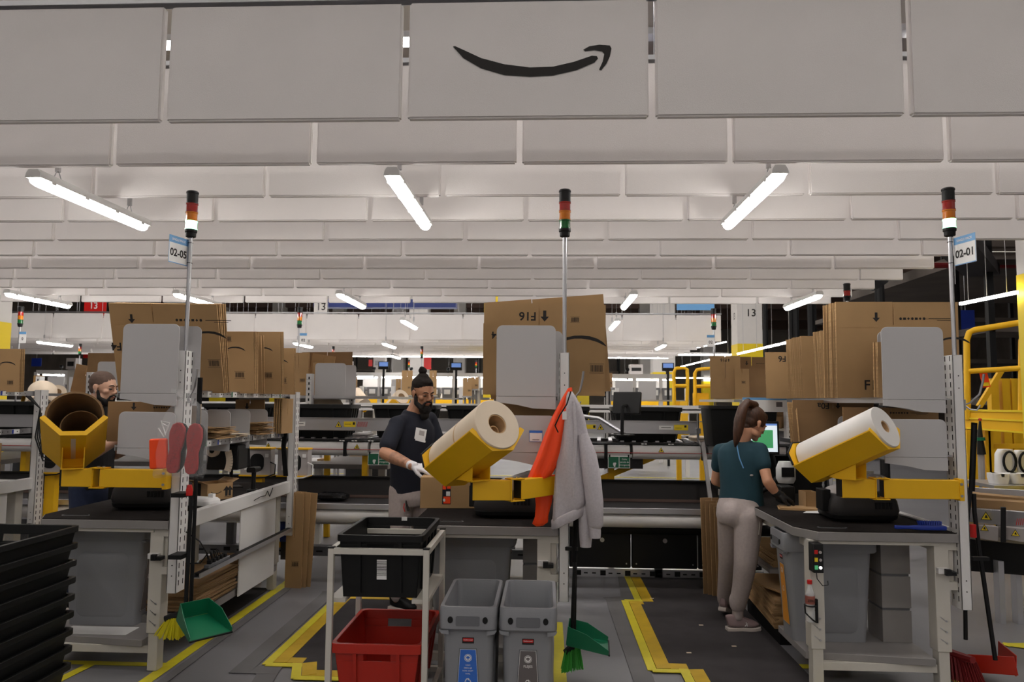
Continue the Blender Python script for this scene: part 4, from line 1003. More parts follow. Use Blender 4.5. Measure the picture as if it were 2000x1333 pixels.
# ================================================================== BROOMS AND DUSTPANS
def dustpan(mt, T, root, rubber=True):
    m = MB(T); w1, w0, L, h = .25, .19, .23, .095
    m.add([(-w0/2, 0, 0), (w0/2, 0, 0), (w1/2, -L, -.01), (-w1/2, -L, -.01), (-w0/2, 0, -.004), (w0/2, 0, -.004), (w1/2, -L, -.014), (-w1/2, -L, -.014)], [(0, 1, 2, 3), (4, 5, 6, 7), (0, 1, 5, 4), (1, 2, 6, 5), (2, 3, 7, 6), (3, 0, 4, 7)])
    m.prism([(-w0/2, 0), (w0/2, 0), (w0/2*.9, h), (-w0/2*.9, h)], T @ Matrix() if False else fr((0, .004, 0), (1, 0, 0), (0, 0, 1)), .004)
    for s in (-1, 1):
        P = [(s*w0/2, 0, -.004), (s*w1/2, -L, -.014), (s*w1/2, -L, .012), (s*(w0/2+.02), -L*.45, h*.8), (s*w0/2*.9, 0, h)]
        Q = [(x-s*.004, y, z) for x, y, z in P]; n = 5
        m.add(P+Q, [list(range(5)), list(range(5, 10))]+[(i, (i+1) % n, n+(i+1) % n, n+i) for i in range(n)])
    o = m.build('dustpan', mt, root, bevel=.001)
    m = MB(T); m.box(-w1/2, w1/2, -L-.008, -L, -.016, -.008); m.build('rubber_edge', 'black', o)
    return o
def bristles(p, d, sp, L, n, mt, root, spread=.35, seed=1, wdir=(1, 0, 0)):
    rn = random.Random(seed); m = MB(); d = Vector(d).normalized(); wv = Vector(wdir).normalized(); tv = d.cross(wv)
    for i in range(n):
        u = rn.uniform(-1, 1); v = rn.uniform(-1, 1); a = Vector(p)+wv*u*sp+tv*v*.018
        e = a+(d+wv*u*spread+tv*v*.25).normalized()*L*rn.uniform(.9, 1.05)
        m.bar(a, e, .0035, .0035)
    o = m.build('bristles', mt, root, smooth=False); o['kind'] = 'stuff'; return o
# left: black pole, green dustpan, broom with yellow bristles
b = at(376, 1205, 4.30)
r_ = thing('dustpan_set', 'green lobby dustpan on a black pole clipped to the left bench post', 'dustpan', (b.x, b.y, b.z))
W(r_).tube([at(362, 1200, 4.28), at(374, 960, 4.27)], .012, 8).build('pole', 'black', r_)
dustpan('green', Matrix.Rotation(R(52), 4, 'Z') @ Matrix.Rotation(R(14), 4, 'X'), r_)
r_2 = thing('broom', 'broom with yellow bristles hanging behind the green dustpan at the left bench', 'broom', tuple(at(345, 1205, 4.34)))
W(r_2).tube([at(372, 1198, 4.34), at(382, 960, 4.30), at(390, 745, 4.30)], .0115, 8).build('broom_stick', 'black', r_2)
W(r_2).tube([at(389, 790, 4.30), at(391, 738, 4.30)], .015, 8).build('grip', 'black_matte', r_2)
m = W(r_2); a0 = at(322, 1210, 4.38); a1 = at(400, 1194, 4.42)
m.tube([a0, a0.lerp(a1, .5)+Vector((0, 0, .012)), a1], [.018, .024, .018], 8); m.build('broom_head', 'black_plastic', r_2)
mid = a0.lerp(a1, .2)-r_2.location
bristles(mid, (-.25, 0, -1), .03, .12, 160, 'yellow_bristle', r_2, .5, 2)
bristles(a0.lerp(a1, .88)-r_2.location, (.25, .1, -1), .03, .07, 80, 'yellow_bristle', r_2, .4, 3)
mm = MB()
for z in (1.04, .69): mm.box(XS[0]+.06, XS[0]+.135, YF-.11, YF-.0, z-.012, z+.012)
mm.solo('broom_clip', 'black', 'black clips on the left bench post holding the broom poles', 'clip')
m = MB(); c = at(370, 958, 4.24); m.tube([c+Vector((0, 0, -.03)), c, c+Vector((0, 0, .03))], [.018, .02, .012], 10); m.solo('red_clamp', 'red', 'red plastic clamp on the broom poles at the left bench', 'clamp')
# middle
b = at(1112, 1262, 4.30)
r_ = thing('dustpan_set', 'green dustpan hanging on a black pole right of the slim bins', 'dustpan', tuple(at(1108, 1250, 4.30)))
W(r_).tube([at(1117, 1245, 4.30), at(1123, 1090, 4.30), at(1127, 960, 4.30)], [.011, .011, .0115], 8).build('pole', 'black', r_)
W(r_).tube([at(1121, 1098, 4.30), at(1126, 1000, 4.30)], .0165, 8).build('grip', 'black_matte', r_)
W(r_).bar(at(1105, 1072, 4.32), at(1128, 1073, 4.29), .02).build('clip', 'black', r_)
dustpan('green', Matrix.Rotation(R(86), 4, 'Z') @ Matrix.Rotation(R(6), 4, 'X'), r_)
r_2 = thing('hand_brush', 'brush with green bristles behind the green dustpan right of the slim bins', 'brush', tuple(at(1115, 1262, 4.36)))
m = W(r_2); a0 = at(1108, 1272, 4.36); m.tube([at(1130, 1255, 4.36), at(1118, 1264, 4.36), at(1104, 1276, 4.36)], [.016, .022, .02], 8); m.build('brush_head', 'black_plastic', r_2)
W(r_2).tube([at(1122, 1260, 4.36), at(1126, 1010, 4.34)], .008, 8).build('brush_stick', 'black', r_2)
bristles(at(1118, 1266, 4.36)-r_2.location, (-.02, 0, -1), .042, .12, 220, 'green_bristle', r_2, .2, 5, (.8, 0, .25))
# right
r_ = thing('dustpan_set', 'red lobby dustpan on a long black pole right of the right bench', 'dustpan', tuple(at(1938, 1300, 4.45)))
W(r_).tube([at(1944, 1290, 4.45), at(1912, 1070, 4.50), at(1903, 1000, 4.52), at(1902, 965, 4.52)], .0125, 8).build('pole', 'black', r_)
m = MB(); A = Vector((0, 0, 0)); L_ = at(1893, 1296, 4.6)-r_.location; R_ = at(1985, 1302, 4.45)-r_.location
pts = [(L_+Vector((0, 0, 0))), R_]; wv = (R_-L_).normalized(); dv = Vector((-.3, -1, -.05)).normalized(); 
m.bar(L_+Vector((0, 0, -.0)), R_+Vector((0, 0, 0)), .008, .10)
m.add([L_+Vector((0, 0, -.05)), R_+Vector((0, 0, -.05)), R_+Vector((.02, .22, -.055)), L_+Vector((-.10, .22, -.055)), L_+Vector((0, 0, -.045)), R_+Vector((0, 0, -.045)), R_+Vector((.02, .22, -.05)), L_+Vector((-.10, .22, -.05))], [(0, 1, 2, 3), (4, 5, 6, 7), (0, 1, 5, 4), (1, 2, 6, 5), (2, 3, 7, 6), (3, 0, 4, 7)])
m.bar(R_, R_+Vector((.02, .2, .02)), .006, .12); m.bar(L_, L_+Vector((-.08, .2, -.02)), .006, .07)
m.build('dustpan', 'tote_red', r_, bevel=.003)
r_2 = thing('broom', 'broom with dark red bristles at the foot of the right bench', 'broom', tuple(at(1880, 1262, 4.5)))
W(r_2).tube([at(1886, 1250, 4.5), at(1884, 1070, 4.5), at(1898, 930, 4.5), at(1902, 830, 4.5)], .0115, 8).build('broom_stick', 'black', r_2)
W(r_2).bar(at(1898, 960, 4.5), at(1903, 826, 4.5), .03, .012).build('grip', 'black_matte', r_2)
m = W(r_2); m.tube([at(1826, 1262, 4.7), at(1860, 1278, 4.55), at(1900, 1290, 4.4)], [.02, .026, .02], 8); m.build('broom_head', 'red_dark', r_2)
bristles(at(1872, 1286, 4.5)-r_2.location, (.1, -.1, -1), .09, .13, 260, 'red_dark', r_2, .25, 6, (1, -.4, -.1))
MB().tube([at(1900, 1025, 4.48), at(1901, 1050, 4.48)], .017, 10).solo('red_clamp', 'red', 'red plastic collar on the black pole at the right bench', 'clamp')
MB().box(2.382, 2.47, 4.33, 4.36, .735, .755).solo('broom_clip', 'black', 'black clip holding the pole at the right bench post', 'clip')

# ================================================================== PAPER MACHINES
def machine(x, y, label, rz=0, z=.881):
    root = thing('paper_machine', label, 'packing machine', (x, y, z), rz)
    def ring(a, b, z_, cx=0, cy=0, r=.07): return [(px+cx, py+cy, z_) for px, py in rrect(2*a, 2*b, r, 4)]
    MB().loft([ring(.17, .13, 0), ring(.20, .16, .02), ring(.205, .165, .045)]).build('base', 'black_plastic', root, bevel=.002)
    MB().loft([ring(.203, .163, .045), ring(.21, .17, .07), ring(.20, .165, .13), ring(.18, .15, .165)]).build('body', 'charcoal', root, bevel=.003)
    m = MB(); T = Matrix.Translation((-.0, .02, .155)) @ Matrix.Rotation(R(-18), 4, 'Y')
    m.M = T; m.loft([ring(.19, .13, 0, r=.05), ring(.185, .125, .05, .01, r=.05), ring(.16, .11, .07, .02, r=.05)]); m.build('lid', 'light_plastic', root, bevel=.004)
    MB().box(-.24, -.19, -.09, .03, .06, .19).build('outlet', 'black', root, bevel=.005)
    m = MB()
    for k in range(5): m.box(.04+k*.022, .055+k*.022, -.172, -.160, .085, .125)
    m.build('vent', 'black', root)
    m = MB()
    for s in ((-.13, -.1), (.14, -.1), (-.13, .1), (.14, .1)): m.cyl((s[0], s[1], -.001), (s[0], s[1], .02), .02, n=10)
    m.build('foot', 'black', root)
    return root
machine(-.235, 4.76, 'dark grey void filling machine with pale lid on the middle bench')
machine(1.95, 4.82, 'dark grey void filling machine with pale lid on the right bench')
machine(-2.60, 4.86, 'dark grey void filling machine with pale lid on the left bench', R(6))

# ================================================================== BAG WITH SHOES
bx = XS[0]+.185
def sole(x, y, z, rz, label):
    root = thing('work_shoe', label, 'shoe', (x, y, z), R(rz))
    out = [(-.03, .0), (-.042, .04), (-.036, .09), (-.034, .12), (-.046, .18), (-.048, .22), (-.036, .262), (-.012, .278), (.014, .275), (.036, .25), (.042, .2), (.036, .15), (.027, .11), (.033, .06), (.034, .02), (.02, -.005), (-.01, -.01)]
    F = fr((0, 0, 0), (1, 0, 0), (0, 0, 1))
    MB(F).prism(out, Matrix(), .022).build('sole', 'rubber_red', root, bevel=.004)
    m = MB(F)
    secs = []
    for k, (zz, s, yo) in enumerate(((-.002, 1.0, 0), (-.03, .96, 0), (-.06, .8, .0), (-.08, .5, .02))): secs.append([((px+.003)*s, .13+(py-.13)*s, zz) for px, py in out])
    m.loft(secs); m.build('upper', 'black', root)
    m = MB(F)
    rn = random.Random(int(abs(x)*1000))
    for k in range(17):
        yy = .01+k*.0155; xx = rn.uniform(-.02, .02); m.bar((xx-.016, yy, .0222), (xx+.016, yy+rn.uniform(-.01, .01), .0222), .0016, .0016, up=(0, 0, 1)); m.bar((xx, yy, .0222), (xx+.004, yy+.018, .0222), .0016, .0016)
    m.build('tread_grooves', 'red_dark', root)
    return root
s1 = sole(bx-.075, 4.16, 1.185, 0, 'work shoe with red tread in the plastic bag, left one'); s1.rotation_euler = (0, R(6), 0)
s2 = sole(bx+.03, 4.165, 1.18, 0, 'work shoe with red tread in the plastic bag, right one'); s2.rotation_euler = (0, R(4), 0)
# toes up narrower: orange packet
m = MB(); F = fr((bx-.155, 4.165, 1.185), (1, 0, .06), (.12, 0, 1)); m.prism(rrect(.10, .17, .012, 3, 0, .10), F, .03); m.solo('orange_packet', 'cloth_orange', 'orange pouch at the left of the plastic bag', 'pouch', bevel=.008)
m = MB(); m.tube([Vector((bx-.13, 4.14, 1.38)), Vector((bx-.165, 4.14, 1.43)), Vector((bx-.14, 4.14, 1.455)), Vector((bx-.11, 4.14, 1.44)), Vector((bx-.12, 4.14, 1.40)), Vector((bx-.10, 4.14, 1.46)), Vector((bx-.15, 4.14, 1.47)), Vector((bx-.12, 4.14, 1.39))], .0035, 6); m.solo('white_cable', 'white', 'coiled white cord inside the plastic bag', 'cord')
m = MB(); secs = []
rn = random.Random(3)
for z, a, cx, b_ in ((1.155, .145, -.045, .045), (1.17, .15, -.045, .07), (1.30, .148, -.04, .075), (1.42, .14, -.035, .065), (1.52, .12, -.02, .04), (1.575, .06, -.03, .03), (1.605, .012, -.035, .012), (1.62, .03, -.04, .02), (1.645, .075, -.05, .01)):
    secs.append([(bx+cx+a*math.cos(t)*(1+.05*math.sin(5*t+z*20)), 4.175+b_*math.sin(t)*(1+.12*math.sin(7*t+z*30)), z+.01*math.sin(3*t)) for t in [k*2*math.pi/36 for k in range(36)]])
m.loft(secs, caps=False); m.solo('plastic_bag', 'clear_film', 'transparent plastic bag with red soled shoes hanging on the left bench post', 'bag')

# ================================================================== HOODIE AND VEST ON THE MIDDLE POST
def cloth(name, secs, mt, label, cat, n=28, fold=.012, nf=5, sub=1):
    m = MB(); L = []
    for i, (cx, cy, z, a, b_, ph) in enumerate(secs):
        L.append([(cx+a*math.cos(t), cy+b_*math.sin(t)+fold*math.sin(nf*t+ph)*min(1, a*8), z+.006*math.sin(3*t+ph)) for t in [k*2*math.pi/n for k in range(n)]])
    m.loft(L); return m
hx, hy = XS[1]+.075, 4.19
hd = thing('hoodie', 'light grey hooded sweatshirt hanging on the middle bench post', 'hoodie', (hx, hy, .85))
m = W(hd); L = []
for z, a, cx, b_ in ((1.66, .012, -.005, .012), (1.63, .028, .0, .03), (1.58, .045, .012, .045), (1.50, .062, .02, .055), (1.40, .08, .022, .06), (1.30, .092, .02, .062), (1.20, .10, .015, .062), (1.10, .104, .012, .06), (1.03, .105, .008, .058), (.99, .10, .0, .052), (.985, .085, .0, .045)):
    L.append([(hx-.015+cx+a*math.cos(t), hy+b_*math.sin(t)+.012*math.sin(4*t+z*9)*min(1, a*12), z+(.05*math.cos(t) if z < 1.06 else 0)) for t in [k*2*math.pi/32 for k in range(32)]])
m.loft(L); m.build('body_fabric', 'cloth_hoodie', hd, ang=80)
m = W(hd); m.tube([(hx+.05, hy-.045, 1.42), (hx+.082, hy-.06, 1.30), (hx+.10, hy-.065, 1.18), (hx+.115, hy-.06, 1.05), (hx+.12, hy-.055, .93), (hx+.115, hy-.055, .91)], [.03, .046, .05, .048, .043, .03], 14); m.build('sleeve', 'cloth_hoodie', hd, ang=80)
m = W(hd); m.tube([(hx+.115, hy-.055, .93), (hx+.118, hy-.055, .89), (hx+.118, hy-.055, .86)], [.034, .032, .03], 14); m.build('cuff', 'cloth_hoodie', hd, ang=80)
m = W(hd); m.tube([(hx+.04, hy+.03, 1.3), (hx+.06, hy+.02, 1.1), (hx+.075, hy+.0, .95), (hx+.07, hy, .85), (hx+.07, hy, .80)], [.04, .045, .045, .035, .03], 14); m.build('sleeve', 'cloth_hoodie', hd, ang=80)
m = W(hd); m.tube([(hx+.0, hy-.055, 1.60), (hx+.012, hy-.062, 1.45), (hx+.005, hy-.066, 1.25), (hx+.0, hy-.06, 1.08)], [.008, .012, .014, .01], 8); m.build('fold', 'cloth_hoodie', hd, ang=80)
m = W(hd); m.loft([[(hx-.015+.0+a*math.cos(t), hy+b_*math.sin(t)+.006*math.sin(6*t), z+.05*math.cos(t)) for t in [k*2*math.pi/32 for k in range(32)]] for z, a, b_ in ((1.0, .100, .052), (.99, .106, .058), (.945, .104, .056), (.94, .096, .05))]); m.build('hem_band', 'cloth_hoodie', hd, ang=80)
W(hd).box(hx-.062, hx-.038, hy-.052, hy-.048, 1.50, 1.545).build('care_tag', 'white', hd)
vs = thing('safety_vest', 'bright orange safety vest hanging behind the grey hoodie on the middle post', 'vest', (hx-.1, hy, .9))
m = W(vs); L = []
for px, py, a, b_ in ((1113, 758, .012, .012), (1108, 775, .03, .02), (1094, 810, .045, .03), (1082, 850, .06, .036), (1071, 890, .072, .04), (1060, 920, .078, .042), (1052, 937, .07, .04)):
    c = at(px, py, hy-.0); L.append([(c.x+a*math.cos(t), c.y+b_*math.sin(t)*(1+.25*math.sin(5*t)), c.z+.3*a*math.cos(t)) for t in [k*2*math.pi/24 for k in range(24)]])
m.loft(L); m.build('vest_body', 'cloth_orange', vs, ang=80)
m = W(vs); L = []
for px, py, a, b_ in ((1066, 930, .055, .02), (1063, 960, .055, .018), (1062, 985, .045, .016), (1058, 1008, .038, .014), (1055, 1022, .045, .02), (1054, 1028, .02, .01)):
    c = at(px, py, hy+.06); L.append([(c.x+a*math.cos(t), c.y+b_*math.sin(t)*(1+.3*math.sin(5*t+py)), c.z+.12*a*math.cos(t)) for t in [k*2*math.pi/24 for k in range(24)]])
m.loft(L); m.build('vest_tail', 'cloth_orange', vs, ang=80)
m = W(vs); m.tube([at(1115, 765, 4.10), at(1107, 790, 4.09), at(1093, 812, 4.09), at(1084, 832, 4.1), at(1090, 845, 4.12)], .004, 6); m.build('black_piping', 'black', vs)

# ================================================================== SMALL THINGS ON AND UNDER THE BENCHES
def open_box(c, w, d, h, rz, label, flaps=True, smile_=False, arrows=False, mt='card'):
    root = thing('cardboard_box', label, 'cardboard box', c, R(rz)); t = .004
    m = MB(); m.box(-w/2, w/2, -d/2, -d/2+t, 0, h); m.box(-w/2, w/2, d/2-t, d/2, 0, h); m.box(-w/2, -w/2+t, -d/2, d/2, 0, h); m.box(w/2-t, w/2, -d/2, d/2, 0, h); m.box(-w/2, w/2, -d/2, d/2, 0, t); m.build('box_walls', mt, root)
    if flaps:
        for s in (-1, 1):
            m = MB(); m.bar((0, s*d/2, h), (0, s*(d/2+d*.25), h+d*.12), w*.96, .003, up=(0, 0, 1)); m.build('flap', mt, root)
    m = MB()
    F = fr((w/2+.001, 0, h/2), (0, 1, 0), (0, 0, 1))
    if smile_: smile(m, F @ Matrix.Translation((-d*.15, -h*.05, 0)), d*.42)
    if arrows:
        for k in (.25, .38): arrow(m, F @ Matrix.Translation((d*k, 0, 0)), h*.62)
        rect(m, F, d*.18, -h*.38, d*.45, -h*.35)
    if m.v: m.build('print', 'ink', root)
    return root
bo = open_box((-2.40, 5.32, .881), .20, .20, .115, -35, 'small open carton with curved logo and arrows on the left bench', smile_=True, arrows=True)
MB().box(-.02, .02, -.1015, -.1005, 0, .115).build('tape', 'black', bo)
m = MB(); F = Matrix.Translation((-2.36, 5.02, .881)) @ Matrix.Rotation(R(-12), 4, 'Z')
m.M = F; m.loft([[(x, y, z) for x, y in rrect(.26*s, .16*s, .03*s, 4)] for s, z in ((1, 0), (1.0, .03), (.86, .045))]); m.box(.06, .1, .02, .05, .04, .07); m.solo('white_cover', 'white', 'white plastic cover lying on the left bench beside the small open carton', 'plastic cover', bevel=.003)
# tape dispenser, label rolls, scanner, monitor arm on the left bench
r_ = thing('barcode_scanner', 'black handheld scanner standing in its cradle on the left bench', 'scanner', (-2.27, 5.75, .881))
MB().lathe([(.05, 0), (.05, .012), (.03, .02)]).build('cradle', 'black', r_)
MB().tube([(0, 0, .01), (.0, 0, .09), (0, .0, .15)], [.02, .016, .018], 10).build('grip', 'black_plastic', r_)
MB().loft([[(x, y, z) for x, z in rrect(.07, .04, .012, 3, 0, .17)] for y in (-.06, -.04, .05)] ).build('scanner_head', 'black_plastic', r_)
r_ = thing('label_printer', 'label printer with hanging strip of labels under the left lower shelf', 'printer', (-2.36, 5.45, 1.08))
MB().box(-.12, .12, -.08, .1, 0, .18).build('printer_body', 'black_plastic', r_, bevel=.01)
m = MB(); m.cyl((-.06, -.12, .14), (-.06, -.05, .14), .045, n=24); m.build('label_roll', 'paper', r_)
m = MB(); m.cyl((-.06, -.122, .14), (-.06, -.119, .14), .018, n=18); m.build('roll_core', 'black', r_)
m = MB(); pts = [(.05+.02*math.sin(k/3), -.1-.01*k/4, .14-.018*k) for k in range(9)]
for a0, a1 in zip(pts[:-1], pts[1:]): m.bar(a0, a1, .05, .0008, up=(0, 1, 0))
m.build('label_strip', 'paper', r_)
# screens: monitor backs
def monitor(loc, rz, label, w=.34, h=.26, scr=True, tilt=0):
    root = thing('monitor', label, 'monitor', loc, R(rz))
    T = Matrix.Rotation(R(tilt), 4, 'X')
    MB(T).box(-w/2, w/2, 0, .03, 0, h).build('monitor_case', 'black_plastic', root, bevel=.006)
    if scr:
        MB(T).box(-w/2+.015, w/2-.015, -.002, .0, .02, h-.02).build('screen', 'screen_white', root)
        MB(T).box(-w*.1, w*.36, -.003, -.002, .05, h-.07).build('green_window', 'screen_green', root)
        MB(T).box(-w/2+.015, w/2-.015, -.003, -.002, h-.035, h-.02).build('title_bar', 'screen_blue', root)
    MB().tube([(0, .03, h*.4), (0, .09, h*.35), (0, .1, -.1), (0, .1, -.16)], .014, 8).build('stand', 'black', root)
    MB().box(-.08, .08, .03, .17, -.17, -.16).build('stand_foot', 'black', root)
    return root
monitor((1.655, 5.95, 1.20), -6, 'lit monitor with green window beyond the head of the woman in teal', tilt=-3)
monitor((-2.50, 5.92, 1.05), 35, 'grey backed monitor tilted behind the hanging label strip on the left bench', .26, .28, scr=False, tilt=-20)
monitor((.66, 6.1, 1.50), 150, 'black monitor back on an arm right of the hoodie', .24, .18, scr=False, tilt=8)
_m = [q for q in bpy.data.objects if q.get('label', '').startswith('black monitor back')][0]
W(_m).tube([(.64, 6.15, 1.34), (.45, 6.3, 1.46), (.14, 6.36, 1.50)], .016, 8).build('monitor_arm', 'alu', _m)
# papers and sleeve before the woman, box, black case
m = MB(); F = Matrix.Translation((1.83, 5.0, .882)) @ Matrix.Rotation(R(-25), 4, 'Z'); m.M = F
m.add([(-.14, -.04, .003), (.0, -.06, .012), (.12, -.02, .002), (.1, .05, .004), (-.02, .04, .016), (-.13, .05, .004)], [(0, 1, 4, 5), (1, 2, 3, 4)]); o = m.solo('torn_paper', 'white', 'torn white and kraft paper beside the machine on the right bench', 'paper')
m = MB(); F = Matrix.Translation((1.74, 5.22, .882)) @ Matrix.Rotation(R(-14), 4, 'Z'); m.M = F; m.box(-.15, .15, -.09, .09, 0, .006); m.box(-.14, .13, -.07, .09, .007, .012); m.solo('paper_mailer', 'card', 'kraft mailer under the hands of the woman in teal', 'paper mailer')
open_box((1.83, 5.33, .8815), .09, .12, .11, 5, 'small brown box behind the torn paper on the right bench', flaps=False)
m = MB(); m.box(1.70, 1.80, 5.52, 5.66, .8815, 1.0); m.solo('black_case', 'black_plastic', 'black device box standing left of the small brown box on the right bench', 'device', bevel=.006)
r_ = thing('label_printer', 'white printer head above the black device box on the right bench', 'printer', (1.80, 5.72, 1.005))
MB().lathe([(.055, 0), (.07, .03), (.07, .11), (.05, .16)], n=20).build('white_housing', 'white', r_); MB().box(-.05, .04, -.072, -.06, .05, .12).build('printer_mouth', 'black', r_)
r_ = thing('card_terminal', 'upright black keypad terminal behind the yellow trough on the right bench', 'terminal', (2.06, 6.0, 1.24))
MB().box(-.06, .06, 0, .04, 0, .21).build('terminal_case', 'black_plastic', r_, bevel=.004)
MB().box(-.045, .045, -.002, 0, .165, .19).build('red_strip', 'red', r_)
MB().box(-.045, .045, -.002, 0, .14, .155).build('white_strip', 'white', r_)
m = MB()
for i in range(3):
    for j in range(2): m.box(-.035+i*.03, -.02+i*.03, -.002, 0, .06+j*.03, .078+j*.03)
m.build('keys', 'white', r_)
MB().box(-.04, .04, .04, .4, -.08, .0).build('bracket', 'black', r_)
MB().prism([(-.1, -.35), (.12, -.35), (.12, -.1), (-.0, .03), (-.1, .03)], fr((0, .045, 0), (1, 0, 0), (0, 0, 1)), .006).build('side_plate', 'black', r_)
r_ = thing('wall_notice', 'white sheets with blue heading hanging behind the head of the woman in teal', 'notice', (1.84, 6.15, 1.53))
MB().box(-.24, .16, 0, .003, 0, .115).build('sheet', 'white', r_); MB().box(-.24, .16, -.001, 0, .095, .115).build('blue_heading', 'blue_light', r_); MB().box(.03, .08, -.001, 0, .04, .08).build('printed_square', 'grey_label', r_)
# blue brush on the right bench
r_ = thing('hand_brush', 'blue plastic hand brush lying on the front edge of the right bench', 'brush', (2.13, 4.40, .8815))
m = MB(); m.loft([[(x, y, z) for y, z in rrect(w_, h_, .006, 2, 0, .02)] for x, w_, h_ in ((-.14, .016, .014), (-.135, .024, .02), (-.06, .02, .018), (-.03, .03, .022), (.0, .045, .024), (.135, .045, .024), (.14, .04, .02))]); m.build('handle', 'blue', r_)
m = MB()
for i in range(10):
    for j in range(3): m.bar((.01+i*.013, .015+j*.008, .03), (.008+i*.0135, .02+j*.012, .052), .007, .006)
m.build('bristle_tufts', 'blue', r_)
# control box, bottle and holder on right bench leg
r_ = thing('button_box', 'black button box with red, yellow and lit white buttons on the right bench leg', 'control box', (1.545, 4.37, .70))
r_.location = tuple(at(1594, 1106, 4.33)); r_.location.z = .66
MB().box(-.028, .028, -.04, .04, 0, .16).build('housing', 'black_plastic', r_, bevel=.004)
for k, (c1, c2) in enumerate((('screen_green', 'led_white'), ('yellow_bright', 'light_plastic'), ('red', 'light_plastic'))):
    z = .03+k*.042
    MB().box(-.022, -.004, -.0425, -.040, z-.01, z+.012).build('colour_field', c1, r_); MB().cyl((.01, -.044, z), (.01, -.04, z), .0085, n=12).build('button', c2, r_)
MB().tube([(0, 0, 0), (.004, 0, -.04), (.03, -.01, -.075), (.06, -.01, -.07), (.062, 0, -.05)], .0025, 6).build('cable', 'black', r_)
a = at(1583, 1215, 4.36)
r_ = thing('water_bottle', 'clear bottle with red cap and pink label in the cage on the right bench', 'bottle', tuple(a))
MB().lathe([(.022, 0), (.026, .005), (.026, .06), (.0245, .065), (.026, .07), (.026, .14), (.022, .165), (.012, .195), (.0105, .21)], n=20).build('bottle_body', 'clear_plastic', r_)
MB().lathe([(.0266, .10), (.0266, .145)], n=20, caps=False).build('bottle_label', 'red_dark' if False else 'lip', r_, label='pink label')
m = MB(); text(m, 'ZERO', .018, fr((0, -.0272, .12), (1, 0, 0), (0, 0, 1)), bold=.02); m.build('lettering', 'ink', r_)
MB().lathe([(.014, .208), (.014, .228), (.012, .23)], n=16).build('cap', 'red', r_)
m = MB(); m.tube([(.03*math.cos(t), .03*math.sin(t), .09) for t in [k*math.pi/8 for k in range(17)]], .0045, 6); m.tube([(-.03, 0, .09), (-.03, -.01, .05), (-.0, -.03, .02), (.02, -.02, .005), (.035, 0, .0)], .0045, 6); m.box(.028, .04, -.012, .012, -.005, .125)
m.M = Matrix(); m.v = [Vector(v)+Vector(a) for v in m.v]; m.solo('bottle_cage', 'black', 'black cage screwed to the right bench leg holding the bottle', 'bottle cage')
# power strips and cables under the left bench
r_ = thing('power_strip', 'grey power strip with plugs lying on the cable tray of the left bench', 'power strip', (-2.17, 5.0, .852-.36+.0))
r_.location = (XS[0]+.035, 4.95, .4865)
MB().box(-.018, .018, -.16, .16, 0, .04).build('strip_body', 'bin_grey_dark', r_, bevel=.004)
for k in range(5):
    MB().box(-.014, .014, -.13+k*.055, -.10+k*.055, .04, .065).build('plug', 'black', r_, bevel=.003)
m = MB()
for k in range(4): m.tube([(0, -.115+k*.055, .06), (-.015, -.11+k*.055, .09), (-.04, -.08+k*.05, .10), (-.05, -.03+k*.05, .05)], .004, 5)
m.build('cables', 'black', r_)
m = MB(); m.tube([(XS[0]+.06, 4.44, .80), (XS[0]+.14, 4.46, .74), (XS[0]+.17, 4.5, .66), (XS[0]+.12, 4.52, .60), (XS[0]+.06, 4.5, .60)], .004, 6); m.solo('cable', 'black', 'black cable looping below the side rail near the left post', 'cable')
m = MB(); m.tube([(XS[0]+.034, 5.55, .84), (XS[0]+.045, 5.65, .855), (XS[0]+.042, 5.75, .85), (XS[0]+.04, 5.8, .88), (XS[0]+.036, 5.86, .83), (XS[0]+.036, 5.92, .89)], .003, 5); m.solo('cable', 'black', 'thin black cable hanging over the bright side rail of the left bench', 'cable')
m = MB()
for k in range(4): m.tube([(XS[0]-.01+.01*k, 6.28, 1.62), (XS[0]+.0+.012*k, 6.26, 1.5), (XS[0]-.02+.01*k, 6.25, 1.2), (XS[0]+.01*k, 6.27, .95)], .006, 6)
m.solo('cable_bundle', 'black', 'bundle of black cables down the far post of the left bench', 'cable')
for (x, y, lb) in ((-4.45, 6.3, 'black cables looping from the far post at the left edge'),):
    m = MB()
    for k in range(4): m.tube([(x-.06, y-.02*k, 1.62), (x+.05, y, 1.5), (x+.02+.02*k, y, 1.25), (x+.1, y, 1.05+.03*k), (x+.28, y, 1.02+.02*k), (x+.34, y, 1.12), (x+.3, y, 1.2)], .006, 6)
    m.solo('cable_bundle', 'black', lb, 'cable')
m = MB(); m.tube([(2.12, 4.95, .80), (2.2, 4.95, .72), (2.25, 5.0, .6), (2.28, 5.0, .45), (2.33, 5.0, .38), (2.22, 5.0, .36), (2.14, 5.02, .37)], .005, 6); m.solo('cable', 'black', 'black cable dangling beyond the pale unit under the right bench', 'cable')
r_ = thing('power_strip', 'black power strip with plugs hung beyond the legs of the right bench', 'power strip', (2.30, 5.5, .52))
r_.rotation_euler = (0, 0, R(20))
MB().box(-.02, .02, -.3, .3, 0, .05).build('strip_body', 'black_plastic', r_, bevel=.004)
for k in range(4): MB().box(-.02, .02, -.22+k*.1, -.17+k*.1, .05, .08).build('plug', 'black', r_, bevel=.003)
MB().tube([(0, -.28, .02), (-.01, -.3, .3)], .01, 6).build('hanger', 'black', r_)
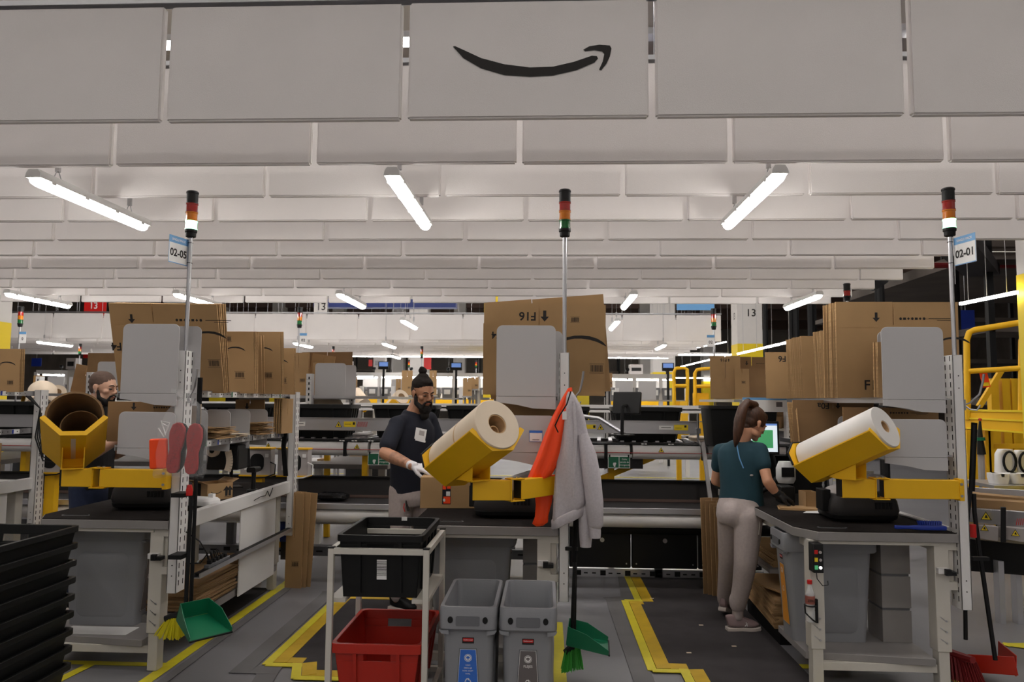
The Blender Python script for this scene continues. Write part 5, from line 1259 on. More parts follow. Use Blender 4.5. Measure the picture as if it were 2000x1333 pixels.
# cardboard under the benches
def lying(n, x, y, z, w, d, th, lb, grp, rz=0, seed=0, mt='card', jit=.012):
    rn = random.Random(seed); lb0 = lb
    for i in range(n):
        lb = lb0+', %s from the bottom' % ORDN[i]; m = MB(Matrix.Translation((x+rn.uniform(-jit, jit), y+rn.uniform(-jit, jit), z+i*th)) @ Matrix.Rotation(R(rz+rn.uniform(-2, 2)), 4, 'Z'))
        m.box(-w/2, w/2, -d/2, d/2, 0, th*.42); m.box(-w/2+.004, w/2-.003, -d/2+.003, d/2-.004, th*.47, th*.9)
        m.solo('flat_carton', mt, lb, 'flat carton', grp, smooth=False)
lying(16, 1.80, 5.55, .10, .48, .82, .0115, 'flat carton in the floor pile under the right bench', 'floor pile under the right bench', -4, 1)
lying(2, 1.72, 5.33, .315, .34, .5, .012, 'flat carton askew on top of the pile under the right bench', 'askew cartons under the right bench', 24, 2)
lying(8, 1.86, 5.75, .45, .5, .7, .011, 'flat carton in the upper pile under the right bench', 'upper pile under the right bench', 0, 3)
r_ = thing('pallet_stand', 'low dark stand under the carton pile of the right bench', 'stand', (1.8, 5.55, 0)); MB().box(-.24, .24, -.4, .4, .0, .09).build('stand_block', 'black_matte', r_)
r_ = thing('shelf_board', 'plain board shelf holding the upper carton pile under the right bench', 'shelf', (1.86, 5.75, .43)); MB().box(-.3, .42, -.4, .4, -.01, .018).build('board', 'grey_edge', r_)
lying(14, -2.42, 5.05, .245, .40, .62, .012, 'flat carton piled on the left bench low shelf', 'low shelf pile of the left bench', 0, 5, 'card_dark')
r_ = thing('shelf_board', 'pale low shelf under the carton pile of the left bench', 'shelf', (-2.45, 5.25, .2)); MB().box(-.3, .22, -.55, .95, -.02, .03).build('board', 'grey_edge', r_)
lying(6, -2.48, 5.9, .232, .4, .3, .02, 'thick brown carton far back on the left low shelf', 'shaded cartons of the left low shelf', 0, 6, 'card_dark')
for i in range(3):
    flat_carton(-2.14+.02*i, 6.36+.03*i, .0, .15+.02*i, .80, 0, 1.5*i, -8, 'tall narrow flat carton standing at the far end of the left bench', 'tall cartons at the far end of the left bench', (('bar', .1, .25, .06),), fold=.5)['label'] = 'tall narrow flat carton at the far end of the left bench, %s back' % ORDN[i]
for i in range(7):
    flat_carton(1.42+.03*i, 6.42-.03*i, .0, .20, .80-.02*i, -1, -1, 12, 'tall flat carton standing left of the woman in teal below the belt', 'tall cartons standing left of the woman in teal', (), fold=.5, mt='card_dark')['label'] = 'tall flat carton below the belt left of the woman in teal, %s from the left' % ORDN[i]
# parcel on the middle bench and left foreground parcels
r_ = thing('parcel', 'sealed brown parcel with an orange and blue sticker in the hands of the bun-haired man', 'parcel', (-.60, 5.0, .882), R(4))
MB().box(-.235, .16, 0, .28, .0, .205).build('carton_body', 'card', r_, bevel=.003)
F = fr((-.06, -.0012, .09), (1, 0, 0), (0, 0, 1))
MB(F).box(-.028, .028, -.062, .062, 0, .0006).build('sticker', 'cloth_navy', r_)
m = MB(F @ Matrix.Translation((0, 0, .0012))); rect(m, Matrix(), -.02, -.058, .026, -.012); rect(m, Matrix(), -.026, .035, -.004, .06); rect(m, Matrix(), .002, .04, .026, .06); m.build('sticker_orange', 'cloth_orange', r_)
m = MB(F @ Matrix.Translation((0, 0, .0014))); rect(m, Matrix(), -.002, -.008, .024, .022); m.poly([(-.015+.008*math.cos(t), -.035+.011*math.sin(t)) for t in [q*math.pi/5 for q in range(10)]], Matrix()); m.build('sticker_white', 'white', r_)
for k in range(2):
    r_ = open_box((-4.62, 5.9, 1.06+k*.0-.0 if k == 0 else .90), .22, .22, .155, -8, ['brown box with two upward arrows at the left edge, upper one', 'brown box with two upward arrows at the left edge, lower one'][k], flaps=False)
    F = fr((.06, -.112, .07), (1, 0, 0), (0, 0, 1)); m = MB(F)
    for s in (-.03, .03): arrow(m, Matrix.Translation((s, 0, 0)), .09)
    rect(m, Matrix(), -.05, -.055, .05, -.05)
    if k == 0: barcode(m, Matrix.Translation((.01, .07-.005, 0)), .06, .025, 10, 2)
    m.build('print', 'ink', r_)
MB().box(-4.75, -4.47, 5.78, 6.2, .8815, .895).solo('white_board', 'white', 'white board under the two boxes at the left edge', 'board')
P0 = (('arrow', -.3, .83, .05), ('smile', .25, .66, .15), ('bar', .32, .22, .05))
carton_stack(5, -4.85, 5.40, ZS, .52, .44, .02, 9, 'leaning flat carton at the left edge of the picture', 'flat carton leaning behind the one at the left edge', 'leaning cartons at the left edge', prints=P0)
carton_stack(3, -4.60, 6.0, ZS, .44, .36, .02, 3, 'flat carton with curved logo just right of the leaning ones at the left edge', 'flat carton behind the curved logo one at the left edge', 'second group of cartons at the left edge', prints=P0, dlean=.3)
MB().box(-4.62, -4.54, 5.5, 5.56, 1.315, 1.44).solo('white_box', 'white', 'narrow white box on the lower shelf at the left edge', 'box')
r_ = thing('parcel', 'black wrapped parcel lying on the lower belt left of the bun-haired man', 'parcel', (-1.95, 6.82, .6865))
m = MB(); m.loft([[(x*s, y*s, z+.004*math.sin(x*60+y*40)) for x, y in rrect(.30, .18, .05, 5)] for s, z in ((.8, 0), (1, .02), (.96, .045), (.7, .06))]); m.build('wrapped_body', 'black_film', r_)

# ================================================================== LOWER BELT
def warn(m1, m2, F, s):      # yellow triangle with black rim
    m1.poly([(-s*.6, -s*.5), (s*.6, -s*.5), (0, s*.55)], F)
    for a_, b_ in (((-s*.6, -s*.5), (s*.6, -s*.5)), ((s*.6, -s*.5), (0, s*.55)), ((0, s*.55), (-s*.6, -s*.5))):
        a_ = Vector((*a_, 0)); b_ = Vector((*b_, 0)); n_ = Vector((-(b_-a_).y, (b_-a_).x, 0)).normalized()*s*.07
        m2.poly([(a_.x, a_.y), (b_.x, b_.y), (b_.x+n_.x, b_.y+n_.y), (a_.x+n_.x, a_.y+n_.y)], F @ Matrix.Translation((0, 0, .0006)))
    m2.poly([(-s*.16, -s*.25), (s*.2, -s*.3), (s*.1, s*.05), (-s*.02, s*.15)], F @ Matrix.Translation((0, 0, .0006)))
lb = thing('belt_conveyor', 'low dark belt conveyor running across behind the benches', 'conveyor', (-1, 6.62, 0))
XA, XB = -7.6, 1.98
W(lb).box(XA, XB, 6.60, 7.06, .655, .672).build('belt', 'charcoal', lb)
W(lb).box(XA, XB, 6.585, 6.60, .63, .68).build('front_edge', 'alu', lb, bevel=.003)
W(lb).box(XA, XB, 7.06, 7.09, .60, .86).build('back_wall', 'charcoal', lb, bevel=.003)
W(lb).box(XA, XB, 7.055, 7.06, .675, .70).build('wear_strip', 'beam_brown', lb)
W(lb).box(XA, XB, 7.03, 7.12, .86, .872).build('wall_cap', 'black_matte', lb)
W(lb).cyl((XA, 6.66, .57), (XB-.3, 6.66, .57), .066, n=20).build('return_cover', 'white_metal', lb)
W(lb).box(XA, XB, 6.64, 7.0, .60, .615).build('black_gap', 'black', lb)
W(lb).box(XA, .2, 6.95, 7.05, .44, .50).build('base_rail', 'alu', lb)
W(lb).box(XA, .2, 6.94, 7.05, .15, .235).build('base_rail', 'bin_grey_dark', lb)
W(lb).box(.22, XB, 6.98, 7.1, .0, .075).build('base_rail', 'alu', lb)
m = W(lb)
for k in range(22): x = .28+k*.075; m.box(x, x+(.035 if k % 3 else .05), 6.976, 6.98, .03 if k % 3 else .015, .04 if k % 3 else .06)
for k in range(60): x = XA+.1+k*.125; m.box(x, x+.06, 6.936, 6.941, .185, .20 if k % 3 else .22)
m.build('rail_slots', 'black', lb)
for x0, x1, z0 in ((.22, .78, .09), (.79, 1.38, .09), (1.39, 1.96, .09)):
    p = W(lb).box(x0, x1, 6.95, 7.02, z0, .50).build('cover_panel', 'black_plastic', lb, bevel=.01)
    m = W(lb)
    for x in (x0+.04, x1-.04):
        for z in (z0+.04, .46): m.cyl((x, 6.944, z), (x, 6.951, z), .007, n=8)
    m.cyl((x0+.3, 6.94, .34), (x0+.3, 6.951, .34), .02, n=14); m.build('panel_bolt', 'steel', p)
W(lb).cyl((.45, 6.80, .47), (2.0, 6.80, .47), .05, n=16).build('drive_roller', 'black', lb)
W(lb).cyl((.36, 6.80, .47), (.45, 6.80, .47), .014, n=12).build('roller_shaft', 'steel', lb)
for x in (-7, -5, -3, -1, 1): W(lb).box(x, x+.07, 6.98, 7.05, 0, .65).build('support_leg', 'bin_grey_dark', lb)
bx_ = thing('motor_box', 'dark blue motor box with yellow marks under the belt left of the white cart', 'motor', (-2.36, 6.85, .30))
MB().box(-.06, .06, -.06, .1, 0, .24).build('motor_housing', 'navy_duct', bx_, bevel=.005); MB().box(-.05, .05, -.05, .05, -.16, .0).build('motor_base', 'charcoal', bx_); MB().box(-.08, -.055, -.065, -.0, -.05, .0).build('yellow_mark', 'yellow', bx_); MB().cyl((.1, .02, -.22), (.1, .02, .3), .02, n=10).build('cable_conduit', 'black', bx_); MB().box(.07, .12, -.03, .02, .02, .2).build('side_cover', 'alu', bx_)

# ================================================================== UPPER TOTE CONVEYOR
uc = thing('roller_conveyor', 'raised roller conveyor carrying black totes behind the benches', 'conveyor', (-1, 7.3, 0))
XA2, XB2 = -7.5, 2.6
for y in (7.22, 7.95): W(uc).box(XA2, XB2, y-.02, y+.02, 1.10, 1.215).build('side_frame', 'charcoal', uc)
for k in range(12):
    x0 = XA2+.02+k*.83; x1 = x0+.80
    if x1 > 1.45: x1 = min(x1, 1.45)
    if x0 > 1.4: break
    W(uc).cyl((x0, 7.14, 1.13), (x1, 7.14, 1.13), .068, n=20).build('guard_tube', 'white_metal', uc)
W(uc).cyl((1.52, 7.14, 1.13), (1.72, 7.14, 1.13), .066, n=20).build('guard_tube', 'white_metal', uc)
W(uc).cyl((1.78, 7.14, 1.13), (2.6, 7.14, 1.13), .066, n=20).build('guard_tube', 'white_metal', uc)
m = W(uc); m.cyl((XA2, 7.068, 1.125), (XB2, 7.068, 1.125), .003, n=5); m.build('red_pull_cord', 'red', uc)
W(uc).box(XA2, XB2, 7.10, 7.18, 1.203, 1.209).build('top_lip', 'black', uc)
# guard rail with stickers
W(uc).box(XA2, 1.42, 7.06, 7.075, 1.312, 1.418).build('guard_rail', 'alu', uc)
W(uc).box(XA2, 1.46, 7.045, 7.09, 1.418, 1.426).build('rail_edge', 'steel', uc)
W(uc).box(XA2, 1.42, 7.045, 7.09, 1.305, 1.312).build('rail_edge', 'steel', uc)
m = W(uc); m.tube([(1.42, 7.06, 1.50), (1.42, 7.05, 1.25), (1.43, 7.0, 1.21), (1.50, 7.0, 1.20)], .012, 8); m.box(1.40, 1.44, 7.02, 7.08, 1.31, 1.36); m.build('rail_bracket', 'steel', uc)
yl, bk, wh, rd = W(uc), W(uc), W(uc), W(uc)
def RF(x, z, e=.0): return fr((x, 7.0585-e, z), (1, 0, 0), (0, 0, 1))
IM = mw(uc).inverted()
for x0 in (-2.42, -6.2):
    for mm_, F in ((None, None),):
        pass
    rect(wh, RF(x0+.0, 1.363), 0, -.02, .115, .02); rect(yl, RF(x0+.49, 1.365), 0, -.026, .115, .026); rect(bk, RF(x0+.578, 1.372, .0006), 0, -.012, .02, .012)
    rect(bk, RF(x0+.50, 1.365, .0006), 0, -.002, .06, .001); rect(bk, RF(x0+.01, 1.365, .0006), 0, -.003, .09, .003)
    for k in range(9): rd.poly([(0, -.024), (.004, -.024), (.012, .024), (.008, .024)], RF(x0+.62+k*.011, 1.365))
    warn(yl, bk, RF(x0+.44, 1.363), .055)
for x0 in (.40, ):
    rect(yl, RF(x0-.02, 1.365), 0, -.02, .09, .02); rect(bk, RF(x0+.045, 1.365, .0006), 0, -.012, .02, .012); warn(yl, bk, RF(x0+.115, 1.363), .052)
    rect(wh, RF(x0+.66, 1.363), 0, -.018, .13, .018); rect(yl, RF(x0+.80, 1.365), 0, -.026, .13, .026); rect(bk, RF(x0+.895, 1.375, .0006), 0, -.01, .02, .01); rect(bk, RF(x0+.81, 1.36, .0006), 0, -.002, .06, .001); rect(bk, RF(x0+.68, 1.363, .0006), 0, -.003, .09, .003)
for k in range(8): rd.poly([(0, 0), (.035, .006), (.035, .011), (0, .005)], RF(1.475, 1.27+k*.016))
for x0 in (-2.66, -1.80, -.4, 1.08): warn(yl, bk, fr((x0, 7.068, 1.155), (1, 0, 0), (0, .2, 1)), .045)
for x0 in (-2.55, -1.98, -1.86, -1.7, .9, 1.15):
    for q in (0, .03): rect(wh, fr((x0+q, 7.097, 1.2), (1, 0, 0), (0, 0, 1)), 0, 0, .022, .012)
for mm_, nm, mt in ((yl, 'yellow_sticker', 'yellow_bright'), (bk, 'sticker_print', 'ink'), (wh, 'white_sticker', 'white'), (rd, 'red_stripes', 'red')): mm_.build(nm, mt, uc)
n = 0
for k in range(90):
    x = XA2+.06+k*.112
    if x > 2.5: break
    W(uc).bar((x, 7.25, 1.21), (x+.05, 7.92, 1.21), .035).build('roller', 'alu', uc) if k > 30 else None
for x in (-5.2, -1.78, -1.28, .6, 2.2):
    W(uc).box(x, x+.055, 7.2, 7.26, 0, 1.1).build('support_post', 'yellow', uc)
W(uc).bar((.52, 7.24, .86), (1.05, 7.24, 1.08), .05, .04, up=(0, 1, 0)).build('yellow_brace', 'yellow', uc)
W(uc).bar((2.0, 7.2, 1.08), (2.55, 7.2, .80), .05, .04, up=(0, 1, 0)).build('yellow_brace', 'yellow', uc)
for x in (-2.52, -1.93, -1.0, .55, 1.46): W(uc).box(x, x+.03, 7.06, 7.12, 1.06, 1.20).build('joint_bracket', 'black', uc)
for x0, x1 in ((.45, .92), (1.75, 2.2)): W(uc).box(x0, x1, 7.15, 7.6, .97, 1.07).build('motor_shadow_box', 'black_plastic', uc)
# emergency cord signs
for x in (-1.68, .58):
    r_ = thing('emergency_sign', 'green emergency cord sign %s' % ('below the conveyor left of the bun-haired man' if x < 0 else 'below the conveyor right of the grey hoodie'), 'sign', (x, 7.02, .985))
    MB().box(0, .205, 0, .004, 0, .115).build('sign_plate', 'white', r_)
    F = fr((0, -.001, 0), (1, 0, 0), (0, 0, 1))
    m = MB(F); rect(m, Matrix(), .005, .005, .10, .105); rect(m, Matrix(), .106, .005, .20, .105); m.build('green_field', 'green_sign', r_)
    m = MB(F @ Matrix.Translation((0, 0, .0008)))
    for i, t in enumerate(('Cable', 'parada de', 'emergencia')): text(m, t, .021, Matrix.Translation((.152, .082-i*.026, 0)), bold=.01)
    m.poly([(.055, .012), (.068, .012), (.070, .028), (.078, .042), (.072, .052), (.05, .050), (.046, .036)], Matrix()); m.build('sign_print', 'white', r_)
    m = MB()
    for q in (.01, .185): m.box(q, q+.012, -.004, .01, .10, .125)
    m.build('hanging_clip', 'black', r_)
# totes on the upper conveyor
for i, (x, w_, lbx, z, l_) in enumerate(((-2.26, .66, (-.2, .07), 1.215, 'black tote on the raised conveyor just left of the bun-haired man'), (-1.39, .60, (.1, .06), 1.215, 'black tote on the raised conveyor behind the back of the bun-haired man'), (-.66, .60, None, 1.215, 'black tote on the raised conveyor behind the thick paper roll'), (.10, .62, None, 1.215, 'black tote on the raised conveyor behind the middle post'), (.98, .64, (.12, .09), 1.215, 'black tote on the raised conveyor left of the woman in teal'), (-3.1, .62, (.0, .07), 1.215, 'black tote on the raised conveyor behind the left bench'), (-4.6, .66, (.22, .05), 1.215, 'black tote on the raised conveyor left of the bald man'), (-5.5, .66, (.22, .05), 1.215, 'black tote on the raised conveyor near the left edge'))):
    tote(l_, w_, .42, .335, 'tote_black', (x, 7.45, z), 0, None, holes=False, ribs=True, rim=.04, taper=.045, lab=(lbx[0], lbx[1], .035) if lbx else None)
for i in range(6):
    m = MB(); m.loft([[(x*s, y*s, z) for x, y in rrect(.16, .28, .03, 3)] for s, z in ((1, 0), (1, .012), (.9, .022))]); m.v = [v+Vector((-1.84+.01*(i % 2), 7.42, 1.224+i*.0) if i == 0 else Vector((-.2+.01*i, 7.42, 1.224))) if False else v+Vector(((-1.83, -.28, 1.50)[i % 3], 7.42, 1.224+(i//3)*.024)) for v in m.v]
    m.solo('poly_mailer', ['light_plastic', 'white', 'paper'][i % 3], 'pale flat parcel lying on the raised conveyor rollers between two totes', 'parcel', 'pale parcels on the raised conveyor')
# totes beside and before the woman
tote('big black tote standing level with the shoulders, left of the woman in teal', .60, .42, .36, 'tote_black', (1.74, 6.85, 1.215), 0, holes=False, ribs=False, rim=.03, taper=.03, lab=(.0, .12, .07))
tote('black tote tipped towards the woman in teal, left of her arm', .46, .40, .34, 'tote_black', (1.62, 6.30, .93), R(8), holes=False, ribs=False, rim=.03, taper=.03)
o = [q for q in bpy.data.objects if q.get('label', '').startswith('black tote tipped')][0]; o.rotation_euler = (R(58), R(0), R(4)); o.location = (1.66, 6.56, .86)
tote('black tote tipped behind the right arm of the woman in teal', .46, .40, .32, 'tote_black', (1.9, 6.3, .93), 0, holes=False, ribs=False, rim=.03, taper=.03)
o = [q for q in bpy.data.objects if q.get('label', '').startswith('black tote tipped behind the right')][0]; o.rotation_euler = (R(52), 0, R(-14)); o.location = (2.16, 6.62, .80)
r_ = thing('tilt_stand', 'grey metal frame carrying the tipped totes beside the woman in teal', 'frame', (1.7, 6.5, 0))
for x in (1.40, 2.42): W(r_).bar((x, 6.75, 1.24), (x, 6.42, .70), .03).build('frame_side', 'grey_edge', r_); W(r_).bar((x, 6.42, .72), (x, 6.42, 0), .03).build('frame_leg', 'grey_edge', r_)
W(r_).bar((1.40, 6.42, .70), (2.42, 6.42, .70), .03).build('frame_crossbar', 'grey_edge', r_)
r_ = thing('barcode_scanner', 'black corded scanner lying by the right arm of the woman in teal', 'scanner', (1.70, 5.85, .89))
m = MB(); m.tube([(-.08, -.02, .02), (0, 0, .06), (.08, .03, .12), (.11, .05, .13)], [.018, .02, .028, .024], 10); m.build('scanner_body', 'black_plastic', r_)

# ---------------------------------------------------------------- yellow and grey switch box near far post of left bench
for i, (x, lb_) in enumerate(((-2.55, 'yellow framed grey switch box behind the scanner on the left bench'), (-2.22, 'yellow framed grey switch box right of the far post of the left bench'), (-4.42, 'yellow framed grey switch box beside the far post at the left edge'))):
    r_ = thing('switch_box', lb_, 'switch box', (x, 6.45, .93))
    MB().box(-.12, .15, 0, .10, .0, .23).build('box_body', 'light_plastic', r_, bevel=.004)
    for z in (-.006, .23): MB().box(-.125, .155, -.012, .11, z, z+.012).build('yellow_edge', 'yellow', r_)
    m = MB(fr((.03, -.002, .115), (1, 0, 0), (0, 0, 1))); m.prism(rrect(.12, .15, .05, 5), Matrix(), .002); m.build('round_opening', 'black', r_)
    MB().tube([(.15, -.01, .12), (.2, -.02, .1), (.2, -.03, .02), (.12, -.03, -.01), (0, -.02, -.02)], .006, 6).build('cable', 'white' if i == 1 else 'black', r_)
    if i != 1: MB().box(-.02, .07, .02, .09, -.93, -.006).build('yellow_post', 'yellow', r_)
    else: MB().box(0, .05, .02, .07, -.93, -.006).build('post', 'grey_edge', r_)
    m = MB(); m.box(-.08, -.03, -.006, 0, .05, .09); m.box(.10, .13, -.006, 0, .16, .19); m.build('inset', 'white', r_)

# ================================================================== OPPOSITE ROW OF BENCHES (beyond the conveyors)
def rowb(x, y, label_b, lit=False):
    root = thing('packing_bench', label_b, 'workbench', (x, y, 0), R(180))
    MB().box(-.87, 0, 0, 1.9, .83, .88).build('tabletop', 'grey_edge', root)
    for xx in (-.8, -.08):
        for yy in (.06, 1.8): MB().box(xx-.04, xx+.04, yy, yy+.08, 0, .83).build('leg', 'cream_metal', root)
    for yy, zt in ((0, 1.885), (1.85, 1.885)):
        u = MB().box(0, .06, yy, yy+.1, .45, zt).build('upright', 'white_metal', root)
        m = MB(); z = .5
        while z < zt-.05: m.box(-.001, .061, yy+.1, yy+.1005, z, z+.001); m.box(.02, .035, yy+.1, yy+.101, z, z+.03); z += .06
        m.build('slot_holes', 'black', u)
    for z in (1.63, 1.31): MB().box(-.85 if z > 1.5 else -.37, .6 if z > 1.5 else 0, .02, 1.88, z-.02, z+.01).build('shelf', 'steel', root)
    for z, h in ((1.63, .41), (1.31, .2)):
        for yy in (1.86, 1.4):
            F = fr((-.36, yy, z-.03), (1, 0, 0), (0, 0, 1)); MB(F).prism(rrect(.35, h, .035, 4, .175, h/2, (0, 0, 1, 1)), Matrix(), .004).build('divider', 'grey_plate', root)
    MB().box(-.7, -.05, .1, .6, .28, .75).build('bin_below', 'bin_grey_dark', root)
    return root
RB = 10.15
for x, nm in ((-7.05, 'at the left edge'), (-5.15, 'behind the bald man'), (-2.62, 'right of the left cartons'), (2.66, 'left of the far F16 carton')):
    rowb(x, RB, 'bench of the opposite row, '+nm)
for x, lb_ in ((-7.42, 'small signal tower at the far left edge'), (-3.42, 'signal tower of the opposite row above the left cartons'), (2.26, 'signal tower of the opposite row left of the numbered pillar')):
    o = signal((x, RB-.05, 0), False, lb_, None, z0=.02, ph=2.60)
    F = fr((x+.0-x, -.03, 2.40), (1, -.3, 0), (0, 0, 1)); d_ = MB(fr((.02 if x < 2 else -.10, -.03, 2.35), (1, 0, 0), (0, 0, 1))); d_.box(0, .1, 0, .16, 0, .002); sg = d_.build('number_sign', 'white', o)
    d_ = MB(fr((.02 if x < 2 else -.10, -.034, 2.35), (1, 0, 0), (0, 0, 1))); rect(d_, Matrix(), 0, .125, .1, .16); d_.build('sign_band', 'blue_light', sg)
    d_ = MB(fr((.02 if x < 2 else -.10, -.034, 2.35), (1, 0, 0), (0, 0, 1))); text(d_, '0' if x < -7 else '02', .055, Matrix.Translation((.05, .06, 0)), bold=.02); d_.build('sign_number', 'ink', sg)
m_ = signal((3.16, 7.9, 0), False, 'red topped signal light behind the tall cartons on the right bench', None, z0=.02, ph=2.70)
for c in list(m_.children):
    if c.name.startswith(('green_lens', 'amber_lens', 'cable')): bpy.data.objects.remove(c)
    elif c.name.startswith(('red_lens', 'signal_cap')): c.location.z = -.108
# cartons of the opposite row
ZB = 1.645
carton_stack(2, -2.90, 8.60, ZB, .23, .50, .02, 0, 'dark flat carton of the opposite row nearest to the left cartons', 'flat carton behind the darkest of the opposite row', 'opposite row cartons, left group', prints=(('bar', .2, .35, .06),), tilt=-1, fold=.6)
flat_carton(-2.72, 8.75, ZB, .28, .49, 0, 8, 0, 'leaning pale carton of the opposite row', None, (), fold=.6)
flat_carton(-2.60, 8.5, ZB, .26, .37, 6, 6, 0, 'short light carton leaning in the opposite row', None, (('bar', -.1, .3, .05),), fold=.7)
flat_carton(-2.65, 8.9, ZB, .62, .53, 0, -1, 0, 'large brown carton with curved logo of the opposite row', None, (('smile', .18, .62, .16), ('bar', .38, .3, .05)), fold=.8, mt='card_dark')
carton_stack(2, 2.04, 8.55, ZB, .34, .49, .02, 0, 'light carton printed F16 of the opposite row right of the yellow rails', 'carton behind the far F16 one', 'opposite row cartons, right group', prints=(('text', -.05, .9, .05, 'F16'), ('arrowup', .12, .9, .035)), tilt=-.5, fold=.45)
flat_carton(2.38, 8.72, ZB, .56, .49, 0, 0, 0, 'brown carton with arrow behind the grey far divider left of F6', None, (('arrow', -.1, .85, .05), ('icons', .1, .84, .1)), fold=.75, mt='card_dark')
flat_carton(2.20, 8.46, ZB, .16, .34, 0, 0, 0, 'short carton before the grey far divider', None, (('bar', .1, .55, .04),), fold=.8)
flat_carton(-5.2, 8.9, ZB, .9, .50, 0, 0, 0, 'long brown carton above the bald man in the opposite row', None, (('arrow', -.1, .85, .05),), fold=.8, mt='card_dark')
flat_carton(-5.9, 9.2, ZB, .30, .36, 0, 10, 0, 'dark carton left of the far grey divider behind the bald man', None, (), fold=.6, mt='card_dark')
r_ = open_box((1.98+.75, 8.55, 1.325), .34, .25, .2, 0, 'open carton on the lower shelf of the far right bench', mt='card_dark')
r_ = open_box((2.45, 8.4, 1.325), .25, .25, .13, 0, 'small open carton under the far F16 carton', mt='card_dark')
# paper rolls of the opposite row
def far_roll(px, py, Y, R_, L, az, lab, hole=False, trough=True):
    c = at(px, py, Y); el = R(30)
    r_ = thing('roll_holder', lab, 'paper roll holder', tuple(c))
    ax = Vector((math.cos(R(az))*math.cos(el), math.sin(R(az))*math.cos(el), math.sin(el))); wd = Vector((-math.sin(R(az)), math.cos(R(az)), 0)); up = wd.cross(ax); up = up if up.z > 0 else -up
    m = MB(); m.cyl(-ax*L/2, ax*L/2, R_, n=24); m.build('paper_roll', 'paper', r_)
    m = MB(); m.cyl(ax*(L/2), ax*(L/2+.002), R_*.45, n=16); m.build('roll_core', 'core_brown', r_)
    if trough:
        q = [(-R_*1.3, -R_*.2), (-R_*.5, -R_-.01), (R_*.5, -R_-.01), (R_*1.3, -R_*.2), (R_*1.3, -R_*.3), (R_*.5, -R_-.03), (-R_*.5, -R_-.03), (-R_*1.3, -R_*.3)]
        m = MB(); m.loft([[wd*b+up*c_+ax*s for b, c_ in q] for s in (-L*.5, L*.5)]); m.build('trough', 'yellow', r_)
        m = MB(); m.bar(-up*R_, (0, 0, -c.z+.002), .06); m.build('trough_neck', 'yellow', r_)
    return r_
far_roll(645, 795, 8.7, .14, .42, 130, 'cream paper roll standing up behind the conveyor totes, right of the left cartons')
far_roll(703, 780, 13, .12, .4, 130, 'small cream paper roll far behind, left of the bun-haired man')
far_roll(773, 788, 11.5, .12, .42, -50, 'far paper roll with open core in a yellow trough left of the bun-haired man')
far_roll(80, 782, 8.7, .16, .4, 120, 'cream paper roll above the left yellow trough, far side')
far_roll(113, 778, 9.0, .10, .3, -60, 'brown roll end behind the left yellow trough')

# ================================================================== FAR ROWS
YC = 17.6
for px, py, Y, nm in ((157, 672, YC, 'above the bald man'), (651, 677, YC, 'right of the left cartons'), (824, 677, YC, 'above the bun-haired man'), (1181, 680, YC, 'right of the middle upright carton'), (669, 700, 26, 'left of the far pillar'), (799, 703, 26, 'left of the man\'s hair bun'), (930, 704, 26, 'left of the middle cartons')):
    c = at(px, py, Y)
    r_ = signal((c.x, Y, 0), False, 'tiny distant signal tower '+nm, None, z0=.02, ph=c.z-.27)
r_i = 0
for x0 in (-5.6, -3.4, 1.5, -11.2):
    root = thing('packing_bench', 'distant bench with grey dividers %s' % ('left of the bun-haired man', 'behind the bun-haired man', 'right of the middle cartons', 'behind the bald man')[r_i], 'workbench', (x0, 16.2, 0)); r_i += 1
    MB().box(0, 1.6, 0, .9, .83, .88).build('tabletop', 'grey_edge', root)
    for q in (0, 1.5): MB().box(q, q+.08, 0, .08, 0, 1.9).build('upright', 'white_metal', root)
    MB().box(0, 1.6, 0, .4, 1.62, 1.65).build('shelf', 'steel', root)
    for q in (.0, .5): MB().box(q, q+.38, .02, .026, 1.63, 2.05).build('divider', 'grey_plate', root)
def far_carton(px0, py0, px1, py1, Y, label, grp=None, mt='card'):
    a = at(px0, py1, Y); b = at(px1, py0, Y)
    flat_carton((a.x+b.x)/2, Y, a.z, b.x-a.x, b.z-a.z, 0, 0, 0, label, grp, (('bar', .2, .3, .05),), fold=.7, mt=mt)
    r_ = thing('shelf_stand', 'stand under the '+label.replace(' carton', ' box'), 'stand', ((a.x+b.x)/2, Y, 0))
    W(r_).box(a.x, b.x, Y-.1, Y+.2, a.z-.03, a.z-.001).build('stand_top', 'steel', r_); W(r_).box(a.x+.02, a.x+.06, Y, Y+.05, 0, a.z-.03).build('stand_leg', 'grey_edge', r_); W(r_).box(b.x-.06, b.x-.02, Y, Y+.05, 0, a.z-.03).build('stand_leg', 'grey_edge', r_)
for i, (a, b, c, d, Y, mt, lb_) in enumerate(((626, 723, 662, 770, 15.6, 'card_dark', 'brown'), (660, 733, 682, 770, 15.7, 'card', 'first light'), (679, 741, 693, 770, 15.8, 'card', 'second light'), (686, 737, 698, 766, 16, 'card', 'last light'))):
    far_carton(a, b, c, d, Y, '%s carton of the distant group right of the left cartons' % lb_, mt=mt)
for a, b, c, d, Y, lb_ in ((784, 724, 806, 772, 14, 'distant carton left of the head of the bun-haired man'), (838, 724, 853, 772, 14.2, 'distant carton right of the head of the bun-haired man'), (773, 741, 783, 768, 14.4, 'narrow distant carton left of the bun-haired man'), (904, 738, 922, 774, 14, 'distant carton left of the middle upright cartons'), (920, 737, 935, 760, 14.2, 'small distant carton touching the middle upright cartons'), (1184, 729, 1196, 757, 12.5, 'dark distant carton right of the middle upright cartons'), (64, 734, 86, 762, 13, 'distant carton behind the left edge cartons')):
    far_carton(a, b, c, d, Y, lb_, mt='card_dark' if 'dark' in lb_ else 'card')
